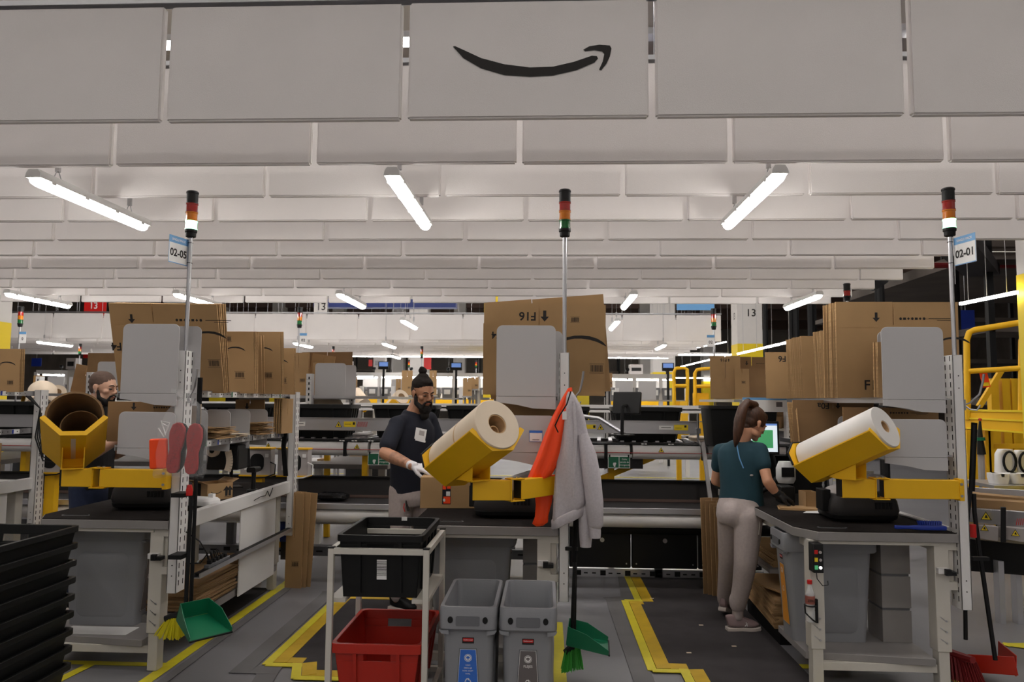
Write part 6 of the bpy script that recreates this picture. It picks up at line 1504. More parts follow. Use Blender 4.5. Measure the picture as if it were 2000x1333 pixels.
# bright sorting walls far behind
def sort_wall(px0, px1, Y, label, nb):
    a = at(px0, 735, Y).x; b = at(px1, 735, Y).x; zt = at(900, 733, Y).z; zb_ = at(900, 790, Y).z
    root = thing('sorting_wall', label, 'sorting wall', (a, Y, 0))
    W(root).box(a, b, Y, Y+.12, zt-.05, zt+.06).build('top_beam', 'white_metal', root)
    W(root).box(a, b, Y+1.0, Y+1.05, zt-.85, zt-.05).build('bright_panel', 'white', root)
    W(root).box(a, b, Y+.3, Y+.38, zt-.1, zt-.06).build('lamp_tube', 'lamp_line', root)
    W(root).box(a, b, Y, Y+.1, zt-.56, zt-.50).build('middle_beam', 'white_metal', root)
    W(root).box(a, b, Y+.2, Y+.9, 1.36, 1.42).build('lower_shelf', 'white_metal', root)
    W(root).box(a, b, Y+.8, Y+.9, 1.42, 1.66).build('yellow_back', 'yellow', root)
    st = (b-a)/nb
    for k in range(nb+1):
        if k % 2 == 0: W(root).box(a+k*st-.05, a+k*st+.05, Y-.02, Y+.1, 0, zt).build('post', 'white_metal', root)
    for k in range(nb):
        x = a+(k+.5)*st
        m = W(root); m.add([(x-st*.42, Y-.1, 1.98), (x+st*.42, Y-.1, 1.98), (x+st*.30, Y-.05, 1.62), (x-st*.38, Y-.05, 1.62), (x-st*.42, Y+.4, 1.98), (x+st*.42, Y+.4, 1.98), (x+st*.30, Y+.3, 1.62), (x-st*.38, Y+.3, 1.62)], [(0, 1, 2, 3), (4, 5, 6, 7), (0, 1, 5, 4), (1, 2, 6, 5), (2, 3, 7, 6), (3, 0, 4, 7)])
        o = m.build('chute_bin', 'bin_grey', root)
        W(root).box(x-.09, x+.09, Y-.105, Y-.1, 1.78, 1.92).build('bin_label', 'white', o)
        W(root).box(x-.1, x+.1, Y-.35, Y+.0, 1.42, 1.5).build('yellow_latch', 'yellow', root) if k % 2 else None
        W(root).tube([(x, Y+.1, zt-.1), (x, Y+.1, zt+.15)], .02, 5).build('camera_stem', 'black', root) if k % 3 == 1 else None
        W(root).ball((x, Y+.1, zt+.18), .06, 8).build('camera_eye', 'black', root) if k % 3 == 1 else None
    return root
sort_wall(693, 960, 22, 'white sorting wall with grey chute bins behind the bun-haired man', 11)
sort_wall(1188, 1316, 20, 'white sorting wall with grey chute bins right of the middle cartons', 5)
sort_wall(70, 160, 22, 'white sorting wall with bins seen left of the bald man', 3)
for i, (px, py, Y, w_, h_, c_, lb_) in enumerate(((749, 716, 21, .30, .17, 'screen_blue', 'small lit blue screen left of the bun-haired man'), (891, 718, 21, .32, .17, 'screen_blue', 'small lit blue screen left of the middle cartons'), (1305, 719, 19, .30, .16, 'screen_blue', 'small lit blue screen left of the yellow rails'), (1182, 718, 18, .1, .14, 'screen_blue', 'small dark blue screen right of the middle cartons'))):
    c = at(px, py, Y); r_ = thing('display', lb_, 'screen', (c.x, Y, c.z-h_/2))
    MB().box(-w_/2, w_/2, 0, .05, 0, h_*1.3).build('display_case', 'black', r_); MB().box(-w_*.42, w_*.42, -.003, 0, h_*.5, h_*1.2).build('lit_screen', c_, r_); MB().box(-.03, .03, .02, .06, -(c.z-h_/2)+.002, 0).build('display_stem', 'black', r_)
for i, (px0, py0, px1, py1, Y, lb_) in enumerate(((660, 706, 686, 734, 23, 'grey framed machine above the distant cartons'), (1230, 712, 1256, 732, 21, 'grey framed machine on top of the right sorting wall'), (729, 699, 752, 720, 24, 'pale grey cabinet beside the far pillar'), (128, 700, 148, 722, 21, 'grey framed machine above the bald man'))):
    a = at(px0, py1, Y); b = at(px1, py0, Y); r_ = thing('machine', lb_, 'machine', ((a.x+b.x)/2, Y, a.z))
    W(r_).box(a.x, b.x, Y, Y+.3, a.z, b.z).build('machine_case', 'light_plastic', r_, bevel=.01); W(r_).box(a.x+.05, b.x-.05, Y-.01, Y, a.z+.1, b.z-.1).build('dark_opening', 'black' if i != 2 else 'bin_grey', r_); W(r_).box(a.x, b.x, Y+.1, Y+.2, 0, a.z).build('machine_stand', 'cream_metal', r_)
# second raised line and far low tables
r_ = thing('roller_conveyor', 'second raised conveyor beyond the first, white with yellow marks', 'conveyor', (0, 11.2, 0))
W(r_).box(-9, 3.2, 11.2, 11.26, 1.44, 1.55).build('side_frame', 'white_metal', r_); W(r_).box(-9, 3.2, 11.9, 11.96, 1.44, 1.55).build('side_frame', 'white_metal', r_); W(r_).box(-9, 3.2, 11.2, 11.9, 1.48, 1.5).build('roller_bed', 'alu', r_)
for k in range(12): W(r_).box(-8.5+k, -8.35+k, 11.19, 11.2, 1.47, 1.52).build('yellow_mark', 'yellow_bright', r_); W(r_).box(-8.9+k, -8.8+k, 11.2, 11.3, 0, 1.44).build('support_post', 'grey_edge', r_) if k % 3 == 0 else None
r_ = thing('low_table', 'distant white table with papers seen through the gap under the conveyor', 'table', (-2.6, 9.4, 0))
W(r_).box(-3.1, -2.2, 9.3, 9.9, .78, .82).build('tabletop', 'white_metal', r_)
for x in (-3.05, -2.25): W(r_).box(x, x+.06, 9.32, 9.4, 0, .78).build('leg', 'cream_metal', r_)
for k in range(3): MB(Matrix.Translation((-2.8+k*.2, 9.5, .821))).box(-.1, .1, -.1, .1, 0, .02+.02*k).solo('paper_pile', 'card', 'pile of papers on the distant white table', 'paper pile', 'papers on the distant white table')

# ================================================================== YELLOW PLATFORM, RIGHT
yp = thing('platform', 'yellow steel platform with rails and ladder at the right edge', 'platform', (5.5, 9, 0))
def yb(a, b, Y0, Y1, r, nm='rail', n=10):
    W(yp).cyl(at(*a, Y0), at(*b, Y1), r, n=n).build(nm, 'yellow', yp)
W(yp).tube([at(1890, 820, 9.0), at(1888, 665, 9.0), at(1893, 650, 9.0), at(1903, 645, 8.98), at(2020, 626, 8.5)], .035, 10).build('top_rail', 'yellow', yp)
yb((1890, 726, ), (2020, 718), 9.0, 8.5, .032, 'middle_rail')
W(yp).tube([at(1995, 825, 8.6), at(1996, 665, 8.6), at(2003, 652, 8.55), at(2020, 648, 8.5)], .035, 10).build('rail_post', 'yellow', yp)
a = at(1888, 800, 9.0); b = at(2030, 802, 8.4); c = at(1888, 838, 9.0); d = at(2030, 850, 8.4)
m = W(yp); m.add([a, b, d, c, a+Vector((0, .12, 0)), b+Vector((0, .12, 0)), d+Vector((0, .12, 0)), c+Vector((0, .12, 0))], [(0, 1, 2, 3), (4, 5, 6, 7), (0, 1, 5, 4), (1, 2, 6, 5), (2, 3, 7, 6), (3, 0, 4, 7)])
m.build('deck_beam', 'yellow', yp)
for f0, f1 in ((.0, .10), (.42, .50), (.92, 1.0)):
    P = [a.lerp(c, f0), b.lerp(d, f0), b.lerp(d, f1), a.lerp(c, f1)]; e = Vector((0, -.02, 0))
    m = W(yp); m.add([p+e for p in P]+P, [(0, 1, 2, 3), (4, 5, 6, 7), (0, 1, 5, 4), (1, 2, 6, 5), (2, 3, 7, 6), (3, 0, 4, 7)]); m.build('beam_flange', 'yellow_bright', yp)
for px, w_ in ((1893, .12), (1924, .06), (1930, .06)):
    p = at(px, 840, 9.0); q = at(px+3, 948, 9.0); W(yp).bar(p, (p.x, p.y, 0), w_, .1, up=(0, 1, 0)).build('platform_post', 'yellow', yp)
for py in (872, 915):
    W(yp).bar(at(1930, py, 9.05), at(2030, py, 8.9), .02, .055).build('ladder_rung', 'yellow', yp)
W(yp).bar(at(1912, 795, 9.6), at(1955, 725, 9.6), .06, .05, up=(0, 1, 0)).build('brace', 'yellow', yp)
for px in (1938, 1960, 1978, 1985): 
    p = at(px, 740, 10.2); W(yp).bar((p.x, p.y, 0), p, .1, .1, up=(0, 1, 0)).build('inner_post', 'yellow', yp)
r_ = thing('warning_tag', 'orange and yellow warning tag hanging on the yellow rail', 'tag', tuple(at(1922, 725, 8.95)))
m = W(r_); P = [at(1912, 726, 8.9), at(1927, 724, 8.9), at(1935, 756, 8.9), at(1920, 758, 8.9)]; m.add(P+[p+Vector((0, .003, 0)) for p in P], [(0, 1, 2, 3), (4, 5, 6, 7)]+[(i, (i+1) % 4, 4+(i+1) % 4, 4+i) for i in range(4)]); m.build('tag_card', 'cloth_orange', r_)
m = W(r_); P = [at(1919, 748, 8.89), at(1931, 747, 8.89), at(1933, 754, 8.89), at(1921, 755, 8.89)]; m.add(P, [(0, 1, 2, 3)]); m.build('tag_stripe', 'yellow_bright', r_)
r_ = thing('lifting_handle', 'black pneumatic handle with green ring hanging by the yellow platform', 'tool', tuple(at(1915, 885, 8.6)))
W(r_).tube([at(1914, 823, 8.6), at(1914, 855, 8.6), at(1917, 888, 8.6)], [.012, .03, .045], 10).build('handle_body', 'black_plastic', r_); W(r_).tube([at(1915, 855, 8.59), at(1915.5, 861, 8.59)], .045, 10).build('green_ring', 'green', r_); W(r_).ball(at(1914, 820, 8.6), .02, 8).build('red_tip', 'red', r_); W(r_).tube([at(1916, 888, 8.62), at(1918, 945, 8.62)], .035, 8).build('grey_tube', 'light_plastic', r_)
# far yellow rails, middle right
yr = thing('platform', 'distant yellow stair rails and deck right of the sorting wall', 'platform', (2.6, 13, 0))
def loop(pts, Y, r=.032): W(yr).tube([at(px, py, Y) for px, py in pts], r, 8).build('rail_loop', 'yellow', yr)
loop([(1317, 812, ), (1316, 728), (1320, 720), (1335, 719), (1342, 722), (1343, 740), (1341, 812)], 13); loop([(1316, 754), (1341, 754)], 13)
loop([(1358, 800), (1357, 730), (1361, 723), (1372, 721), (1388, 720)], 13.5); loop([(1357, 755), (1388, 755)], 13.5)
a = at(1315, 784, 13); b = at(1345, 812, 13); W(yr).box(a.x, b.x, 13, 13.1, b.z, a.z).build('kick_plate', 'yellow', yr)
a = at(1341, 793, 13.2); b = at(1392, 802, 13.2); W(yr).box(a.x, b.x+.3, 13.2, 13.4, b.z, a.z).build('deck_edge', 'yellow', yr)
a = at(1355, 768, 13.6); b = at(1385, 795, 13.6); W(yr).box(a.x, b.x, 13.6, 13.7, b.z, a.z).build('kick_plate', 'yellow', yr)
W(yr).bar(at(1338, 850, 12.9), at(1334, 785, 13), .12, .1, up=(0, 1, 0)).build('stair_post', 'yellow', yr)
for px in (1325, 1370, 1400): p = at(px, 800, 13.3); W(yr).bar((p.x, p.y, 0), p, .08, .08, up=(0, 1, 0)).build('support_post', 'yellow', yr)

# ================================================================== RIGHT EDGE CONVEYOR
rc = thing('belt_conveyor', 'grey guarded conveyor at the right edge with warning stickers and cartons on it', 'conveyor', (3.2, 5.9, 0))
def slab(p00, p10, p11, p01, Y0, Y1, nm, mt, dep=.04):
    P = [at(*p00, Y0), at(*p10, Y1), at(*p11, Y1), at(*p01, Y0)]; e = Vector((.02, dep, 0)); m = W(rc)
    m.add(P+[p+e for p in P], [(0, 1, 2, 3), (4, 5, 6, 7), (0, 1, 5, 4), (1, 2, 6, 5), (2, 3, 7, 6), (3, 0, 4, 7)]); return m.build(nm, mt, rc, bevel=.003)
slab((1880, 992), (2040, 1003), (2040, 1034), (1880, 1020), 5.9, 5.5, 'guard_panel', 'alu')
for x0, x1 in ((1896, 1950), (1958, 2040)): slab((x0, 1026+(x0-1900)*.07), (x1, 1026+(x1-1900)*.07), (x1, 1054+(x1-1900)*.09), (x0, 1050+(x0-1900)*.06), 5.85-(x0-1880)*.0025, 5.85-(x1-1880)*.0025, 'lower_guard', 'light_plastic', .10)
slab((1880, 1052), (2040, 1068), (2040, 1128), (1880, 1115), 5.95, 5.6, 'drive_cover', 'black_plastic', .3)
slab((1880, 952), (2040, 960), (2040, 980), (1880, 972), 6.5, 6.2, 'rear_guard', 'alu')
for px in (1960, ): slab((px-5, 992), (px+5, 992), (px+5, 1060), (px-5, 1060), 5.6, 5.6, 'joint_bracket', 'black')
for px in (1956, 1990): W(rc).box(at(px, 1120, 5.75).x-.02, at(px, 1120, 5.75).x+.02, 5.75, 5.82, 0, .45).build('support_leg', 'alu', rc)
for px, py, Y, s in ((1921, 1007, 5.78, .06), (1918, 1030, 5.76, .045), (1978, 1040, 5.6, .045)):
    yl, bk = W(rc), W(rc); p = at(px, py, Y); warn(yl, bk, fr(p-Vector((0, .03, 0)), (1, -.3, 0), (0, 0, 1)), s); o = yl.build('warning_sticker', 'yellow_bright', rc); bk.build('sticker_print', 'ink', o)
m = W(rc)
for k in range(6): p = at(1984+k*4, 1020, 5.5); m.poly([(0, -.024), (.004, -.024), (.012, .024), (.008, .024)], fr(p, (1, -.3, 0), (0, 0, 1)))
m.build('red_stripes', 'red', rc)
for (p0, p1, z0, z1, Y, lb_) in (((1885, 968), (2010, 980), 0, .05, 6.25, 'long flat carton lying on the right edge conveyor, far one'), ((1885, 982), (2010, 990), 0, .07, 6.0, 'long flat carton lying on the right edge conveyor, near one')):
    a = at(*p0, Y); b = at(*p1, Y-.3); m = MB(); m.bar(a, b, .16, z1); m.solo('flat_carton', 'card', lb_, 'flat carton')
# white bins with black cable loops on a table beyond
r_ = thing('scanner_station', 'white curved housings with black cable loop below the yellow ladder', 'machine', tuple(at(1950, 950, 7.6)))
for px, py0, py1, w_ in ((1965, 878, 925, .2), (1996, 880, 925, .16)):
    p = at(px, py1, 7.8); h_ = at(px, py0, 7.8).z-p.z; m = W(r_); m.loft([[(p.x+x, p.y+y, p.z+z) for x, y in rrect(w_*s, .1, .03, 4)] for z, s in ((0, 1), (h_*.8, .9), (h_, .6))]); m.build('white_housing', 'white', r_)
    m = W(r_); m.tube([(p.x+.06*math.cos(t), p.y-.07, p.z+h_*.5+.1*math.sin(t)) for t in [k*math.pi/8 for k in range(17)]], .012, 8); m.build('cable_loop', 'black', r_)
for px, w_ in ((1950, .17), (1990, .2)):
    p = at(px, 945, 7.6); m = W(r_); m.loft([[(p.x+x, p.y+y, p.z+z) for x, y in rrect(w_*s, .16, .05, 5)] for z, s in ((0, .8), (.05, 1), (.10, 1), (.102, .8), (.07, .75))]); m.build('white_tray', 'white', r_)
p = at(1930, 947, 7.5); W(r_).box(p.x, p.x+.8, 7.4, 8.0, p.z-.03, p.z).build('table_board', 'alu', r_)
for q in (.05, .7): W(r_).box(p.x+q, p.x+q+.04, 7.45, 7.49, 0, p.z-.03).build('table_leg', 'black', r_)
# distant workers in orange vests glimpsed under the right shelf

# ================================================================== PEOPLE
def hframe(c, az, pitch=0, roll=0):
    f = Vector((math.cos(R(az)), math.sin(R(az)), 0)); r = Vector((math.sin(R(az)), -math.cos(R(az)), 0)); u = Vector((0, 0, 1))
    M = Matrix(((r.x, f.x, u.x, c[0]), (r.y, f.y, u.y, c[1]), (r.z, f.z, u.z, c[2]), (0, 0, 0, 1)))
    return M @ Matrix.Rotation(R(pitch), 4, 'X') @ Matrix.Rotation(R(roll), 4, 'Y')   # negative pitch looks down
def head(mb, M, s=1.0):
    K = mb.M; mb.M = K @ M @ Matrix.Scale(s, 4)
    mb.ball((0, -.012, .038), (.074, .094, .082), 20); mb.ball((0, .018, .02), (.068, .07, .075), 18)
    mb.ball((0, .038, -.045), (.052, .05, .068), 16); mb.ball((0, .066, -.098), (.024, .02, .018), 12)
    for q in (-1, 1):
        mb.ball((q*.042, .052, -.022), (.024, .028, .022), 10); mb.ball((q*.046, .01, -.07), (.018, .04, .03), 10)
        mb.ball((q*.024, .083, .020), (.022, .010, .008), 10)
        mb.ball((q*.075, -.008, -.008), (.007, .017, .030), 10); mb.ball((q*.080, -.014, .004), (.006, .016, .020), 10); mb.ball((q*.077, -.002, -.030), (.006, .009, .010), 8)
        mb.ball((q*.012, .096, -.032), (.009, .012, .008), 8)
        mb.ball((q*.03, .071, .003), (.015, .013, .010), 10)
    mb.cap((0, .084, .012), .008, (0, .104, -.024), .0115, 8)
    mb.ball((0, .085, -.056), (.021, .010, .006), 10); mb.ball((0, .083, -.067), (.019, .010, .007), 10); mb.ball((0, .06, -.06), (.035, .03, .03), 10)
    mb.M = K
def face_parts(root, M, s, lid='skin_man', brow='hair_dark'):
    L = mw(root).inverted()
    G = L @ M @ Matrix.Scale(s, 4)
    for q in (-1, 1):
        o = MB(G).ball((q*.030, .0745, .002), .0118, 12).build('eye', 'eye_white', root)
        MB(G).ball((q*.031, .0815, -.001), .0058, 10).build('iris', 'iris', o)
        m = MB(G); m.ball((q*.030, .0738, .0052), (.0125, .0126, .0088), 12); m.build('eyelid', lid, o)
        m = MB(G); m.tube([(q*.017, .083, -.002), (q*.025, .0885, -.0005), (q*.034, .0875, -.001), (q*.043, .079, -.004)], .0014, 6); m.build('eyelashes', 'hair_dark', o)
        m = MB(G); m.tube([(q*.011, .094, .019), (q*.025, .094, .026), (q*.040, .085, .025), (q*.050, .074, .018)], [.0025, .0035, .003, .0015], 6); m.build('eyebrow', brow, root)
    m = MB(G); m.tube([(-.021, .086, -.0615), (-.008, .0945, -.060), (.008, .0945, -.060), (.021, .086, -.0615)], [.002, .0045, .0045, .002], 6); m.build('lips', 'lip', root)
def hand(mb, w, d, n, side=1, curl=(18, 32, 24), s=1.0, g=0.0, spread=1.0, thumb=1.0):
    w = Vector(w); d = Vector(d).normalized(); n = Vector(n); n = (n-d*n.dot(d)).normalized(); x = d.cross(n)*side
    kn = []
    for i, (a, l) in enumerate(((.030, .080), (.010, .086), (-.010, .083), (-.029, .076))):
        k = w+(d*l+x*a)*s; kn.append(k); mb.cap(w+x*a*.6*s+d*.008, .015*s+g, k, .0115*s+g, 8)
        mb.cap(w+(d*l*.6+x*a)*s-n*.002, .012*s+g, k, .011*s+g, 8)
    for i, (k, L) in enumerate(zip(kn, (.92, 1.04, .97, .76))):
        ang = 0; p = k; dd = (d+x*(.06*(1.5-i))*spread).normalized()
        for j, l in enumerate((.043, .027, .021)):
            ang += R(curl[j]); q = p+(dd*math.cos(ang)+n*math.sin(ang))*l*L*s
            mb.cap(p, (.0098-.0012*j)*s+g, q, (.0092-.0014*j)*s+g, 8); p = q
    p = w+(d*.022+x*.026)*s; dd = (d*.75+x*.6*thumb+n*.45).normalized(); mb.cap(p, .015*s+g, p+dd*.04*s, .0115*s+g, 8); p = p+dd*.04*s; dd = (d*.9+x*.25*thumb+n*.4).normalized(); mb.cap(p, .011*s+g, p+dd*.03*s, .0095*s+g, 8); p = p+dd*.03*s; mb.cap(p, .0098*s+g, p+dd*.022*s, .008*s+g, 8)
def ell(c, az, a, b, n=24, tilt=0, pw=1.0):
    f = Vector((math.cos(R(az)), math.sin(R(az)), 0)); r = Vector((math.sin(R(az)), -math.cos(R(az)), 0)); c = Vector(c)
    out = []
    for k in range(n):
        t = 2*math.pi*k/n; ct, st = math.cos(t), math.sin(t)
        out.append(c+r*a*math.copysign(abs(ct)**pw, ct)+f*b*math.copysign(abs(st)**pw, st)+Vector((0, 0, tilt*math.sin(t))))
    return out
def loft(mb, secs): mb.loft([ell(c, az, a, b, 24, tl, pw) for c, az, a, b, tl, pw in secs])
def limb(mb, pts):
    for (p0, r0), (p1, r1) in zip(pts[:-1], pts[1:]): mb.cap(p0, r0, p1, r1, 14)
def shoe(root, c, az, s=1.0, up='shoe_mauve', so='shoe_sole', pitch=0, logo=None):
    M = hframe(c, az, pitch) @ Matrix.Scale(s, 4); L = mw(root).inverted()
    out = [(-.032, -.09), (.032, -.09), (.036, -.04), (.034, .02), (.044, .08), (.045, .12), (.030, .165), (0, .18), (-.032, .165), (-.045, .12), (-.042, .08), (-.034, .02), (-.036, -.04)]
    m = MB(L @ M); m.loft([[(x*.96, y*.98, 0) for x, y in out], [(x*1.04, y*1.02, .012) for x, y in out], [(x, y, .032) for x, y in out]]); so_ = m.build('shoe_sole', so, root, bevel=.003)
    m = MB(L @ M); 
    m.loft([[(x*.97, y*.98, .030) for x, y in out], [(x*.93, y*.95-.002, .055) for x, y in out], [(x*.80, (y if y < .0 else y*.75)-.004, .080) for x, y in out], [(x*.66, (y if y < 0 else y*.34)*.9-.02, .105) for x, y in out], [(x*.62, (y if y < 0 else y*.25)*.85-.025, .125) for x, y in out]])
    u = m.build('shoe_upper', up, root, sub=1)
    m = MB(L @ M)
    for k in range(4): m.tube([(-.022, .03+k*.018, .098-k*.007), (0, .034+k*.018, .106-k*.007), (.022, .03+k*.018, .098-k*.007)], .003, 5)
    m.build('laces', 'cloth_grey', u)
    if logo:
        for q in (-1, 1):
            m = MB(L @ M); m.bar((q*.038, .04, .045), (q*.034, .075, .075), .003, .006); m.bar((q*.037, .06, .045), (q*.034, .05, .075), .003, .006); m.build('side_stripes', logo, u)

# ---------------------------------------------------------------- man with the bun
man = thing('person', 'bearded man with hair bun, navy t-shirt and white gloves leaning over a parcel', 'person', (-1.03, 5.70, 0))
L0 = mw(man).inverted()
az = -38; f = Vector((math.cos(R(az)), math.sin(R(az)), 0)); r = Vector((math.sin(R(az)), -math.cos(R(az)), 0))
HC = at(826, 768, 5.66); MH = hframe(HC, -48, -14, 3)
TC = at(806, 860, 5.70)
sR = at(773, 830, 5.54); sL = at(838, 822, 5.88); eR = at(752, 886, 5.40); wR = at(806, 911, 5.18)
eL = Vector((-.80, 5.80, 1.16)); wL = Vector((-.62, 5.40, 1.12))
body = MB(L0)
head(body, MH, 1.02)
nk = MH @ Vector((0, -.03, -.08)); nb = Vector((TC.x-.005, TC.y+.0, 1.47))
body.cap(nk, .062, nb, .068, 14)
limb(body, [(nb, .06), (Vector((TC.x, TC.y, 1.2)), .10), (Vector((TC.x, TC.y, .95)), .10)])
limb(body, [(sR, .05), (eR, .044)]); limb(body, [(eR, .046), (eR.lerp(wR, .35), .047), (wR, .030)])
limb(body, [(sL, .05), (eL, .044), (wL, .030)])
hand(body, wR+Vector((.004, 0, 0)), (.9, -.15, -.16), (.2, .35, -.8), -1, (14, 30, 22), 1.0)
hand(body, wL, (.3, -.9, -.3), (-.3, 0, -.9), 1, (14, 26, 20), 1.0)
hipR, hipL = Vector((-1.09, 5.66, .92)), Vector((-.97, 5.76, .92))
knR, knL = Vector((-1.10, 5.62, .50)), Vector((-.93, 5.74, .50)); anR, anL = Vector((-1.12, 5.72, .10)), Vector((-.93, 5.80, .10))
limb(body, [(hipR, .07), (knR, .05), (anR, .035)]); limb(body, [(hipL, .07), (knL, .05), (anL, .035)])
body.build('body', 'skin_man', man, remesh=.0055, msmooth=3)
m = MB(L0); limb(m, [(eR.lerp(wR, .35)+Vector((0, -.001, 0)), .0478), (eR.lerp(wR, .8), .0365)]); m.build('tattooed_skin', 'skin_tattoo', man, remesh=.006, msmooth=3)
face_parts(man, MH, 1.02)
g = MB(L0); hand(g, wR+Vector((.004, 0, 0)), (.9, -.15, -.16), (.2, .35, -.8), -1, (14, 30, 22), 1.0, .0025); g.cap(wR-(wR-eR).normalized()*.03, .034, wR+Vector((.01, 0, 0)), .032, 14); g.build('glove', 'glove_white', man, remesh=.0045, msmooth=3)
g = MB(L0); hand(g, wL, (.3, -.9, -.3), (-.3, 0, -.9), 1, (14, 26, 20), 1.0, .0025); g.cap(wL-(wL-eL).normalized()*.03, .034, wL, .032, 14); g.build('glove', 'glove_white', man, remesh=.0045, msmooth=3)
# t-shirt
m = MB(L0)
def S(z, a, b, dx=0, dy=0, pw=.9, tl=0): return ((TC.x+dx, TC.y+dy, z), az, a, b, tl, pw)
loft(m, [S(.895, .165, .125, -.01, .01), S(.98, .17, .13, -.01, .01), S(1.08, .175, .125, -.005), S(1.2, .19, .125), S(1.32, .195, .125), S(1.39, .185, .115), S(1.44, .150, .095), S(1.49, .095, .078, tl=-.01), S(1.52, .074, .068, tl=-.012)])
limb(m, [(sR+Vector((.01, 0, .0)), .062), (sR.lerp(eR, .45), .066), (sR.lerp(eR, .72), .067)]); limb(m, [(sL, .07), (sL.lerp(eL, .7), .064)])
limb(m, [(nb+Vector((0, 0, -.03)), .072), (sR+Vector((.0, 0, .006)), .058)]); limb(m, [(nb+Vector((0, 0, -.03)), .072), (sL+Vector((0, 0, .012)), .064)])
m.build('tshirt', 'cloth_navy', man, remesh=.008, msmooth=14)
m = MB(L0)
loft(m, [S(.80, .15, .125, -.01, .01), S(.86, .165, .135, -.01, .01), S(.93, .16, .125, -.01, .01), S(.99, .155, .115, -.005)])
limb(m, [(hipR, .098), (knR, .078), (anR+Vector((0, 0, .08)), .062)]); limb(m, [(hipL, .098), (knL, .078), (anL+Vector((0, 0, .08)), .062)])
m.build('trousers', 'cloth_grey', man, remesh=.009, msmooth=5)
fz = TC+f*.132; m = MB(L0)
m.tube([Vector((TC.x-.02, 0, 0))+Vector((0, TC.y-.138, .89)), Vector((TC.x-.012, TC.y-.142, .83)), Vector((TC.x+.005, TC.y-.138, .78))], [.003, .008, .012], 6); m.build('drawstring_cord', 'ink', man)
m = MB(L0); a_ = at(789, 985, 5.56); m.tube([at(790, 984, 5.53), at(788, 992, 5.52), at(791, 1000, 5.52)], .004, 6); m.build('red_zip_pull', 'red', man)
shoe(man, (anR.x+.02, anR.y, .005), -30, 1.0, 'black', 'shoe_sole'); shoe(man, (anL.x+.02, anL.y, .005), -30, 1.0, 'black', 'shoe_sole')
m = MB(L0); m.cap(anR+Vector((0, 0, .02)), .05, anR+Vector((0, 0, .09)), .058, 14); m.build('bunched_hem', 'cloth_grey', man, remesh=.008)
# hair, beard
G = L0 @ MH @ Matrix.Scale(1.02, 4)
m = MB(G); m.ball((0, -.018, .060), (.0775, .093, .074), 22); m.ball((0, .016, .090), (.056, .060, .030), 14)
m.ball((0, -.02, .122), (.042, .05, .03), 12); m.build('hair', 'hair_dark', man, remesh=.005, msmooth=3)
m = MB(G); m.ball((0, -.026, .022), (.0765, .086, .078), 20); m.ball((0, -.052, -.005), (.064, .050, .066), 16); m.build('shaved_sides', 'hair_side', man, remesh=.005, msmooth=3)
m = MB(G); m.ball((0, -.035, .163), (.034, .032, .028), 14); m.ball((.012, -.03, .185), (.02, .02, .014), 10); m.ball((-.02, -.065, .14), (.016, .02, .02), 10); m.cap((0, -.03, .13), .026, (0, -.035, .16), .02, 10); m.build('hair_bun', 'hair_dark', man, remesh=.004, msmooth=2)
m = MB(G); m.ball((0, .052, -.112), (.048, .046, .045), 16); m.ball((0, .058, -.155), (.036, .036, .038), 14)
for q in (-1, 1): m.cap((q*.067, .008, -.025), .012, (q*.062, .02, -.07), .018, 10); m.cap((q*.06, .02, -.07), .02, (q*.03, .06, -.10), .026, 10); m.cap((q*.006, .093, -.047), .0075, (q*.028, .084, -.055), .008, 8); m.cap((q*.028, .084, -.055), .008, (q*.034, .072, -.09), .014, 8)
m.build('beard', 'beard', man, remesh=.005, msmooth=2)
p = at(823, 843, 5.46); r_ = thing('id_badge', 'white badge and paper clipped to the chest of the bun-haired man', 'badge', tuple(p))
FB = fr((0, 0, 0), (.8, -.35, -.15), (.15, -.05, 1)); m = MB(FB); m.box(-.05, .045, -.065, .02, 0, .001); m.box(-.04, .05, -.075, -.06, .0, .001); m.build('badge_card', 'white', r_); m = MB(FB); m.box(-.015, .03, -.03, .005, .002, .003); m.build('badge_pocket', 'light_plastic', r_)

# ---------------------------------------------------------------- woman
wm = thing('person', 'woman with ponytail, teal t-shirt and grey joggers, from behind, at the right bench', 'person', (1.40, 5.48, 0))
L0 = mw(wm).inverted(); az = 52
HC = at(1472, 828, 5.44); MH = hframe(HC, 24, -28, 0)
TC = at(1447, 900, 5.45)
sR = at(1484, 880, 5.36); sL = at(1407, 882, 5.58); eR = at(1499, 940, 5.28); wR = at(1517, 966, 5.30); eL = at(1398, 940, 5.66); wL = Vector((1.46, 5.78, .95))
body = MB(L0); head(body, MH, .95)
nk = MH @ Vector((0, -.035, -.07)); nb = Vector((TC.x, TC.y-.01, 1.30))
body.cap(nk, .050, nb, .055, 14)
limb(body, [(nb, .05), (Vector((TC.x, TC.y, 1.1)), .085), (Vector((TC.x, TC.y, .9)), .09)])
limb(body, [(sR, .042), (eR, .036)]); limb(body, [(eR, .038), (eR.lerp(wR, .35), .038), (wR, .025)]); limb(body, [(sL, .042), (eL, .036), (wL, .025)])
hand(body, wR, (.9, .15, -.3), (0, .3, -1), -1, (16, 26, 20), .9); hand(body, wL, (.9, .0, -.15), (0, -.2, -1), 1, (16, 26, 20), .9)
hipR, hipL = at(1462, 1010, 5.38), at(1427, 1008, 5.52); knR, knL = at(1456, 1100, 5.36), at(1423, 1095, 5.62); anR, anL = at(1441, 1196, 5.42), at(1414, 1180, 5.80)
limb(body, [(hipR, .07), (knR, .048), (anR, .032)]); limb(body, [(hipL, .07), (knL, .048), (anL, .032)])
body.build('body', 'skin_woman', wm, remesh=.0055, msmooth=3)
face_parts(wm, MH, .95, 'skin_woman')
